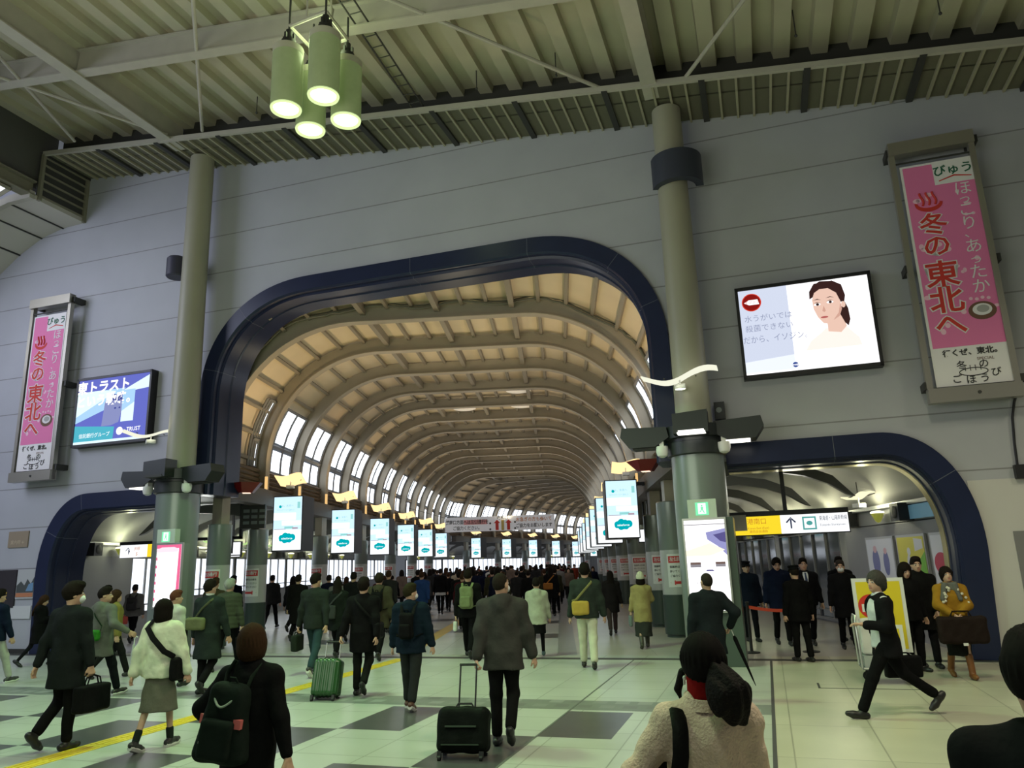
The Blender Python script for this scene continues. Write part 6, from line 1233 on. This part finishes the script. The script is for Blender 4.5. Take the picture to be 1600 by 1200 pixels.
def suitcase(label, x, y, yaw, tilt, w, d, h, m, handle_len, hm, ribs=True, soft=False, hx=.11, lift=0.0):
    """Stands on its rear wheels at (x, y), leaning forward by tilt, handle towards the walker."""
    o = thing('suitcase', label, 'suitcase', T(x, y, .028) @ RZ(-math.radians(yaw)) @ Matrix.Rotation(-tilt, 4, 'X')); b = .05
    f = bx((0, d / 2, b + h / 2), (w / 2, d / 2, h / 2), .06 if not soft else .075)
    if ribs: f0 = f; f = lambda p: f0(p) - .006 * np.clip(np.sin(p[:, 0] * 2 * PI / .062) * 3, -.2, 1)
    else: f = folds(f, .004, 2.0)
    sdf_part('shell', f, (-w / 2 - .05, -.06, b - .05), (w / 2 + .05, d + .06, b + h + .05), .011, m, o)
    for s in (-1, 1):
        for yy in (.02, d - .03): mb = MB(); mb.tube([(s * w * .40 - .014, yy, 0), (s * w * .40 + .014, yy, 0)], .028, 12); mb.bbox((s * w * .40 - .02, yy - .02, .0), (s * w * .40 + .02, yy + .02, b + .01)); mb.build('wheel', M_black, o)
    for s in (-1, 1): mb = MB(); mb.tube([(s * hx, d - .03, b + h - .03), (s * hx, d - .03, b + h + handle_len)], .009, 8); mb.build('handle_rod', hm, o)
    mb = MB(); mb.tube([(-hx - .01, d - .03, b + h + handle_len), (hx + .01, d - .03, b + h + handle_len)], .014, 8); mb.build('grip', M_black, o)
    mb = MB(); mb.tube([(-.09, d / 2, b + h - .005), (-.07, d / 2, b + h + .03), (.07, d / 2, b + h + .03), (.09, d / 2, b + h - .005)], .010, 6); mb.build('carry_handle', M_black, o)
    if soft: mb = MB(); mb.bbox((-w * .30, -.035, b + h * .52), (w * .30, .0, b + h * .56)); mb.bbox((-w * .36, -.03, b + h * .14), (w * .36, .0, b + h * .17)); mb.build('front_pocket', mat('suitcase_piping', (.02, .04, .02), .4), o, smooth=False)
    return o
suitcase('green ribbed hard-shell suitcase with silver handle', -3.52, 11.28, 4, .30, .40, .25, .52, mat('green_hard_shell', (.020, .075, .022), .22), .27, M_alu)
J = person('man in a navy hooded down jacket with small black rucksack and brown trainers', -2.08, 10.55, 6, 1.60, 'shortL', ({'to': (-.31, .06, .78)}, {'to': (.33, .02, .80)}), dict(col=(.014, .026, .042), g=.036, hem=.74, hood=True, quilt=.006, arm=1.15), dict(kind='jeans', col=(.035, .040, .040), w=1.12), (.10, .045, .028, 0, 1), ('short', (.03, .025, .012)), (.75, .05, 0), face=True, mask=True, build=1.02)
backpack('small black rucksack on the man in the navy down jacket', J, BK, .11, .06, .19, 1.14, -.235)
J = person('balding man in a charcoal parka pulling the black wheeled bag', -.66, 8.42, 4, 1.74, 'passR', ({'to': (-.27, -.16, .80), 'curl': .95, 'pole': (-.3, -.8, 0)}, {'to': (.33, .06, .80), 'curl': .4}), dict(col=(.075, .072, .068), g=.036, hem=.72, hood=True, flare=1.03, fold=.006, arm=1.12), dict(col=(.012, .012, .012), w=1.0), BK, ('thin', (.025, .02, .015)), (.5, .04, 0), face=True, mask=True, res=.013, build=1.0)
suitcase('squat black wheeled bag with long black handle', -1.06, 7.78, 6, .28, .52, .26, .42, cloth((.011, .014, .012), .5, 's'), .42, M_black, False, True, .085)
J = person('woman in a pale green hooded jacket and black skirt', -.52, 15.7, 2, 1.555, 'stepR', ('hang', 'hangf'), dict(col=(.38, .39, .31), g=.04, hem=.72, hood=True, flare=1.08), dict(kind='skirt', col=BK, hem=.52, rx=.18, tights=(.02, .02, .02)), (.06, .12, .11), ('short', HB), female=True)
J = person('person in black wearing a light green rucksack', -1.95, 16.0, 3, 1.77, 'stepL', ({'to': (-.27, .02, .82)}, 'hang'), dict(col=BK, g=.028), dict(col=BK), BK, ('short', HB)); backpack('light green rucksack on the person in black', J, (.17, .20, .10), .135, .08, .22, 1.18); handbag('white plastic carrier bag held by the person with the green rucksack', J, 0, (.6, .62, .58), .09, .10, .04, .03, 'carrier_bag', 0, False)
J = person('person in black with an orange shoulder bag farther down the hall', -.38, 27.0, 0, 1.73, 'stepR', ('hang', 'hang'), dict(col=BK, g=.03, hem=.66), dict(col=BK), BK, ('long', HB), female=True, res=.022, hres=.011); crossbag('orange shoulder bag on a person in black farther down the hall', J, -1, (.30, .12, .03), None, .17, .11, 1.05, back=.15)
J = person('man in a dark green jacket and cream trousers with a yellow bag', .42, 14.0, 2, 1.785, 'shortL', ({'to': (-.30, .02, .80)}, {'to': (.31, .02, .80)}), dict(col=(.045, .058, .050), g=.034, hem=.80, arm=1.08, quilt=.004), dict(col=(.55, .55, .42), w=1.12), (.018, .016, .015), ('thick', (.015, .012, .010)), (0, .05, 0))
crossbag('yellow shoulder bag of the man in cream trousers', J, -1, (.42, .29, .06), (.20, .19, .08), .15, .12, .98, back=.13)
person('person with shoulder-length hair in dark clothes beyond the yellow bag', 1.25, 20.0, 0, 1.60, 'stepR', ('hang', 'hang'), dict(col=(.025, .02, .022), g=.03, hem=.6), dict(col=(.09, .06, .06)), BK, ('long', HB), female=True, res=.02, hres=.010)
J = person('woman in a yellow coat and white knitted hat', 1.70, 16.85, 0, 1.53, 'shortR', ({'to': (-.28, .05, .84)}, 'fwd'), dict(col=(.34, .28, .12), g=.036, hem=.58, flare=1.06), dict(kind='skirt', col=(.06, .065, .06), hem=.28, rx=.21, ry=.23), (.05, .05, .035, .35), ('bob', HB), (0, .1, 0), female=True, hat=('beanie', (.55, .54, .42))); handbag('grey-blue tote bag of the woman in the yellow coat', J, 0, (.16, .20, .20), .12, .13, .04, .02, 'tote_bag')
J = person('silhouetted man in a dark coat before the white lit poster', 1.95, 10.6, -8, 1.66, 'stepR', ('hang', {'to': (.30, .02, .98), 'pole': (.5, -.8, 0), 'curl': .9}), dict(col=(.020, .026, .030), g=.030, hem=.62, arm=1.1), dict(col=(.03, .03, .03)), (.5, .5, .48), ('thin', (.03, .025, .02)), (-.2, .05, 0))
S = J['arms'][1]; o = held('umbrella', 'black folded umbrella hanging from the silhouetted man', 'umbrella', J, Matrix.Translation(Vector(S[2]) + Vector((.02, .02, -.06))) @ Matrix.Rotation(-.35, 4, 'Y')); mb = MB(); mb.tube([(0, 0, -.08), (0, 0, -.12), (0, 0, -.35), (0, 0, -.70), (0, 0, -.80)], [.014, .030, .026, .012, .004], 8); mb.build('canopy', cloth(BK, .5), o); mb = MB(); mb.tube([(0, .0, -.08), (0, 0, .02), (-.0, .04, .05), (0, .07, .02)], .008, 6); mb.build('handle', M_white, o)
# ---- right-hand side
J = person('grey-haired man in a dark suit jacket and white shirt striding to the left', 3.70, 9.38, -88, 1.68, 'wideL', ({'to': (-.16, .25, 1.12), 'pole': (-.3, -.9, 0)}, {'to': (.28, -.12, .82), 'curl': .85}), dict(col=(.55, .56, .58), g=.004, hem=.84, name='shirt', arm=.82), dict(col=(.011, .011, .012)), (.012, .011, .011), ('wavy', (.07, .065, .06)), (-.5, .0, 0), face=True, res=.013,
    extra=lambda J: None)
ff = []
for S, E, W_, c, s in J['arms']: ff += [rc(S, E, .076, .066), rc(E, W_ + (E - W_) * .12, .064, .054), rc(J['up']((s * .06, -.012, 1.43)), S, .056, .066)]
lowJ = J['low']; base = [(.74, .205, .168, 0, -.02), (.90, .206, .165, 0, -.015), (1.10, .195, .152, 0, 0), (1.27, .213, .154, 0, .004), (1.38, .212, .150, 0, -.004), (1.44, .15, .115, 0, -.012)]
fj = U([lambda p: loft(base)(np.stack([p[:, 0], p[:, 1], p[:, 2] + lowJ], 1))] + ff, .04); fj = folds(fj, .006, 1.2); fjo = fj
fj = lambda p: np.maximum(fjo(p), np.minimum(np.interp(p[:, 2], [.7, .95, 1.25, 1.45], [.105, .05, .045, .12]) * -1 + p[:, 1] - .0, .145 - np.abs(p[:, 0])))
sdf_part('jacket', fj, (-.55, -.42, .60), (.55, .42, 1.60), .013, cloth((.014, .014, .016), .7), J['root'])
handbag('black shoulder bag swinging beside the striding man', J, 1, BK, .22, .13, .06, .05, 'shoulder_bag', -.16)
J = person('guard in a navy jacket and peaked cap standing behind the red belt', 4.15, 17.6, 172, 1.70, 'apart', ('hang', 'hang'), dict(col=(.014, .020, .040), g=.040, hem=.74, arm=1.1), dict(col=(.012, .013, .018)), BK, ('short', HB), (0, -.1, 0), face=True, hat=('cap', (.010, .011, .016)))
J = person('man in a navy padded jacket looking down behind the red belt', 4.58, 16.7, 185, 1.77, 'shortL', ({'to': (-.22, .14, .86), 'curl': .8}, 'hang'), dict(col=(.012, .018, .045), g=.044, hem=.70, quilt=.004, collar=1.52, arm=1.12), dict(col=BK), BK, ('thick', HB), (0, -.38, 0), face=True); handbag('dark bag held low by the man in the navy padded jacket', J, 0, BK, .16, .10, .05, .06)
person('official in black coat and cap, back turned, standing in the right arch', 4.19, 14.15, -14, 1.62, 'apart', ('hang', 'hang'), dict(col=(.010, .010, .011), g=.034, hem=.70, arm=1.05), dict(col=BK, w=1.05), BK, ('short', HB), (.1, -.15, 0), hat=('cap', (.010, .010, .012)))
person('man in a dark suit, white shirt and blue tie facing the viewer', 5.02, 16.3, 186, 1.74, 'shortR', ('hang', 'hang'), dict(col=(.012, .012, .015), g=.022), dict(col=BK), BK, ('short', HB), (.05, 0, 0), face=True, extra=lambda J: shirt_front(J, (.05, .07, .14)))
person('man in a dark suit half hidden behind the masked man', 6.10, 17.3, 178, 1.74, 'stand', ('hang', 'hang'), dict(col=(.014, .014, .016), g=.022), dict(col=BK), BK, ('short', HB), (.1, 0, 0), face=True, extra=lambda J: shirt_front(J, (.03, .03, .04)))
person('man in a black coat wearing a white face mask', 5.52, 15.6, 190, 1.68, 'shortL', ('hang', 'hang'), dict(col=(.012, .012, .014), g=.03, hem=.60), dict(col=BK), BK, ('short', (.05, .04, .035)), (.15, 0, 0), face=True, mask=True)
person('dark-haired person in black mostly hidden behind the yellow sign board', 5.48, 12.7, 160, 1.64, 'stand', ('hang', 'hang'), dict(col=BK, g=.03), dict(col=BK), BK, ('bob', HB), (.3, -.3, 0), face=True, female=True)
person('man in a black high-collared coat standing by the right arch jamb', 5.86, 13.1, 184, 1.72, 'apart', ({'to': (-.14, .20, .86), 'curl': .6}, {'to': (.14, .20, .88), 'curl': .6}), dict(col=(.013, .013, .013), g=.036, hem=.56, collar=1.52), dict(col=BK), BK, ('short', HB), (.05, -.05, 0), face=True)
def mustard(J):
    r = J['root']; up = J['up']
    f = U([lambda p: np.abs(loft([(1.38, .140, .120, 0, .0), (1.465, .100, .095, 0, .0)])(p)) - .022, rc((-.05, .12, 1.44), (-.09, .165, 1.22), .045, .035), rc((.09, .10, 1.44), (.17, .145, 1.22), .05, .045)], .02)
    P, Q = nets(folds(f, .005), (-.28, -.2, 1.08), (.30, .28, 1.58), .012); put_mesh('scarf', P - A3(0, 0, J['low']), Q, [cloth((.12, .12, .11), .9)], r)
    rnd = random.Random(8)
    for k in range(16):
        a = rnd.random(); s = -1 if k < 5 else 1; c = (s * (.07 + .11 * a) + rnd.uniform(-.03, .03), .185 - .02 * abs(s) + rnd.uniform(-.01, .02), 1.42 - .26 * a)
        mb = MB(); mb.sphere(up(c), .024, 8); mb.build('pompom', mat('wool_white', (.60, .56, .46), .9), r)
J = person('woman in a mustard coat and pompom scarf clasping a big brown bag', 5.78, 11.95, 188, 1.565, 'shortL', ({'to': (-.03, .26, .99), 'pole': (-.9, -.3, -.2), 'curl': .5}, {'to': (.10, .26, .99), 'pole': (.9, -.3, -.2), 'curl': .5}), dict(col=(.30, .16, .02), g=.040, hem=.56, flare=1.16, arm=1.1), dict(kind='skirt', col=(.02, .022, .02), hem=.36, rx=.17), (.20, .075, .02, .62), ('wavy', HB), (.05, .08, .05), face=True, female=True, extra=mustard)
o = held('holdall', 'large dark brown holdall clasped by the woman in mustard', 'bag', J, T(.0, .30, .78)); sdf_part('pouch', folds(bx((0, 0, 0), (.37, .085, .215), .06), .005), (-.5, -.2, -.35), (.5, .2, .35), .013, cloth((.030, .020, .018), .55, 'b'), o)
mb = MB(); mb.bbox((-.02, .085, -.235), (.05, .098, -.195)); mb.build('luggage_tag', M_white, o, smooth=False); mb = MB(); mb.tube([(-.16, 0, .20), (-.12, .01, .29), (.12, .01, .29), (.16, 0, .20)], .012, 6); mb.build('handle', cloth((.030, .020, .018), .55, 'b'), o)
# hand truck with folded sign boards
o = thing('hand_truck', 'chrome hand truck by the striding man, loaded with sign boards', 'trolley', T(4.64, 11.72, 0) @ RZ(-.25)); mb = MB(); mb.bbox((-.36, -.25, .20), (.36, .25, .235)); mb.build('platform', mat('blue_grey_deck', (.13, .15, .17), .45), o, smooth=False)
mb = MB(); mb.tube([(-.35, -.24, .22), (.35, -.24, .22), (.35, .24, .22), (-.35, .24, .22), (-.35, -.24, .22)], .016, 8); mb.build('rim', M_alu, o)
mb = MB(); mb.tube([(-.36, -.20, .22), (-.38, -.20, .86), (-.37, -.16, .93), (-.37, .16, .93), (-.38, .20, .86), (-.36, .20, .22)], .017, 8); mb.build('handle', M_alu, o)
for sx in (-.27, .27):
    for sy in (-.18, .18): mb = MB(); mb.tube([(sx, sy - .018, .065), (sx, sy + .018, .065)], .065, 14); mb.bbox((sx - .02, sy - .03, .07), (sx + .02, sy + .03, .20)); mb.build('wheel', M_black, o)
mb = MB(); mb.bbox((-.33, -.23, .237), (.33, .23, .38)); mb.build('tray', mat('clear_grey_tray', (.34, .36, .36), .35), o, smooth=False)
B_y = mat('board_yellow', (.72, .56, .02), .5); B_r = mat('board_red', (.62, .03, .02), .5); B_w = mat('board_white', (.70, .70, .68), .5)
for (dx, dy, w, z0, z1, lb) in ((.02, .10, 0.70, .40, 1.45, 'white-framed yellow sign board with a red disc on the hand truck'), (.06, -.14, .36, .39, .80, 'smaller yellow sign board with a red mark on the hand truck')):
    s = thing('sign_board', lb, 'sign', T(4.64, 11.72, 0) @ RZ(-.25) @ T(dx, dy, 0)); mb = MB(); mb.bbox((-w / 2, 0, z0), (w / 2, .035, z1)); mb.build('frame', B_w, s, smooth=False)
    mb = MB(); mb.poly([(-w / 2 + .05, -.003, z0 + .05), (w / 2 - .05, -.003, z0 + .05), (w / 2 - .05, -.003, z1 - .05), (-w / 2 + .05, -.003, z1 - .05)], 0); zc = z1 - .40 if w > .5 else (z0 + z1) / 2; xd = -.13 if w > .5 else 0; mb.disk((xd, -.006, zc), .17 if w > .5 else .09, XZ, 1); mb.poly([(xd - .12, -.008, zc - .08), (xd + .12, -.008, zc - .08), (xd + .12, -.008, zc + .03), (xd - .12, -.008, zc + .03)], 2) if w > .5 else None; mb.build('face', [B_y, B_r, B_w], s, smooth=False, fix=False)
o = thing('carton', 'pale paper bundle leaning on the hand truck boards', 'bundle', T(4.64, 11.72, 0) @ RZ(-.25) @ T(-.22, -.05, .39)); sdf_part('wrapping', folds(bx((0, 0, .25), (.10, .07, .25), .03), .004), (-.2, -.2, -.05), (.2, .2, .6), .013, mat('paper_white', (.60, .58, .56), .7), o)
# ---- mid-distance figures inside the hall
person('person in dark clothes striding beside the first left screen', -8.35, 23.6, 5, 1.76, 'wideL', ('hang', 'hangb'), dict(col=(.02, .02, .025), g=.03, hem=.6), dict(col=BK), BK, ('long', HB), female=True, res=.02, hres=.010)
person('person in black in the left aisle behind the first screen', -9.75, 25.5, 0, 1.74, 'stepR', ('hang', 'hang'), dict(col=(.03, .03, .032), g=.03), dict(col=BK), BK, ('short', HB), res=.02, hres=.010)
person('man in a long black coat under the first left screen', -7.05, 20.3, 0, 1.72, 'passL', ('hang', 'hang'), dict(col=(.013, .012, .012), g=.034, hem=.45, flare=1.08), dict(col=BK), BK, ('short', HB), res=.02, hres=.010)
J = person('person in black with a grey bag behind the man in teal jeans', -4.85, 16.5, 0, 1.67, 'stepL', ('hang', 'hang'), dict(col=(.02, .024, .022), g=.034, hem=.6), dict(col=BK), BK, ('long', HB), female=True); crossbag('grey bag on the back of a person in black', J, -1, (.07, .075, .075), None, .12, .15, 1.0, back=.16)
person('taller person in black behind the person with the grey bag', -5.6, 20.5, 0, 1.77, 'stepR', ('hang', 'hang'), dict(col=(.016, .016, .018), g=.03), dict(col=BK), BK, ('short', HB), res=.02, hres=.010)
J = person('person in an olive coat with a black rucksack', -3.85, 16.1, 0, 1.75, 'stepL', ('hang', 'hang'), dict(col=(.085, .075, .05), g=.045, hem=.62, hood=True), dict(col=BK), BK, ('thick', (.03, .022, .016))); backpack('black rucksack on the person in the olive coat', J, BK, .12, .07, .2, 1.16)
person('person in a black jacket with a white hem showing', -4.82, 30.5, 0, 1.72, 'shortL', ('hang', 'hang'), dict(col=BK, g=.03, hem=.80), dict(col=BK), BK, ('short', HB), res=.022, hres=.011, extra=lambda J: (lambda mb: (mb.rings([[Vector(J['up']((.212 * math.cos(a), -.008 + .16 * math.sin(a), z))) for a in [2 * PI * j / 20 for j in range(20)]] for z in (.70, .82)], caps=False), mb.build('shirt_hem', cloth((.6, .6, .6)), J['root'])))(MB()))
# ---- the crowd farther down the hall: each walker a thing, copied from eight models
tmpl = []
for k, (lg, hr, hm_, fem, bk) in enumerate([('stepL', 'short', .66, False, 'trousers'), ('stepR', 'thick', .78, False, 'trousers'), ('passL', 'short', .58, False, 'trousers'), ('shortR', 'long', .60, True, 'trousers'), ('stepL', 'bob', .55, True, 'skirt'), ('passR', 'wavy', .76, True, 'trousers'), ('shortL', 'short', .72, False, 'trousers'), ('stepR', 'thin', .62, False, 'trousers')]):
    tmpl.append(person('walker', 0, -40, 0, 1.7, lg, ('hang', 'hangf' if k % 2 else 'hangb'), dict(col=(.02, .021, .02 + .001 * k), g=.032, hem=hm_), dict(kind=bk, col=(.014, .014, .016), tights=(.02, .02, .02)) if bk == 'skirt' else dict(col=(.014, .014, .016)), BK, (hr, HB if k % 3 else HBR), res=.026, hres=.013, female=fem, hands=False)['root'])
CC = [('black', (.012, .012, .013)), ('charcoal', (.035, .035, .037)), ('navy', (.012, .016, .04)), ('dark brown', (.045, .03, .022)), ('dark olive', (.05, .05, .028)), ('dark grey', (.07, .07, .072)), ('maroon', (.08, .012, .018)), ('deep blue', (.02, .05, .16)), ('dark green', (.018, .045, .03)), ('grey', (.17, .17, .17)), ('beige', (.36, .30, .22)), ('white', (.55, .54, .53)), ('rust red', (.26, .05, .03)), ('taupe', (.15, .11, .09))]
rnd = random.Random(21); used = set(); spots = []
taken = [(-4.82, 30.5), (-.38, 27), (1.25, 20), (-8.35, 23.6), (-7.05, 20.3), (-5.6, 20.5), (-9.75, 25.5), (-9.75, 22.4), (-1.95, 16), (-3.85, 16.1)]
def free(x, y, d): return all((x - a) ** 2 + (y - b) ** 2 > d * d for a, b in taken)
HT = ['short', 'tall', 'middle-sized']
def add_walker(x, y, yaw, dark=True):
    zone = min(6, max(0, int((y - 17.5) / 5.9))); third = 'left' if x < -5.5 else ('centre-left' if x < -2.8 else ('centre' if x < -.4 else 'right'))
    for _ in range(60):
        c = rnd.choice(CC[:6] * 3 + CC if dark else CC); ti = rnd.randrange(8); hh = rnd.choice((1.58, 1.66, 1.74)); st = {1.58: 'short', 1.66: 'medium-height', 1.74: 'tall'}[hh]
        key = (c[0], zone, third, st, yaw)
        if key not in used: break
    used.add(key); o = copy_tree(tmpl[ti]); k = hh / 1.755
    o.matrix_world = T(x, y, 0) @ RZ(-math.radians(yaw + rnd.uniform(-6, 6))) @ Matrix.Diagonal((k, k, k, 1)); o.name = 'person'
    where = {0: 'just inside the hall', 1: 'by the first pair of screens', 2: 'by the second pair of screens', 3: 'by the third pair of screens', 4: 'by the fourth pair of screens', 5: 'by the fifth pair of screens', 6: 'near the bend of the hall'}[zone]
    o['label'] = '%s person in %s walking %s %s, %s' % (st, c[0], 'away' if yaw < 90 else 'nearer', where, third); o['group'] = 'crowd walking along the hall'
    for ch in o.children:
        ch.name = ch.name.split('.')[0]
        if ch.name.startswith('coat'): ch.material_slots[0].link = 'OBJECT'; ch.material_slots[0].material = cloth(c[1])
    taken.append((x, y))
n = 0
for _ in range(4000):
    y = 21.5 + 39 * rnd.random() ** .85; u = rnd.random(); x = -7.6 + 7.2 * u if rnd.random() < .9 else rnd.uniform(-.6, .4)
    if not free(x, y, .95 if y < 40 else .8): continue
    if y < 25 and x > -2.4: continue
    add_walker(x, y, 0); n += 1
    if n >= 120: break
for x, y in [(.95, 31), (.35, 37), (1.2, 42), (.5, 47), (.9, 52), (.2, 56), (-.1, 40), (1.5, 36.5)]: add_walker(x, y, 180, False)
for t in tmpl:
    for ch in list(t.children): bpy.data.objects.remove(ch)
    bpy.data.objects.remove(t)
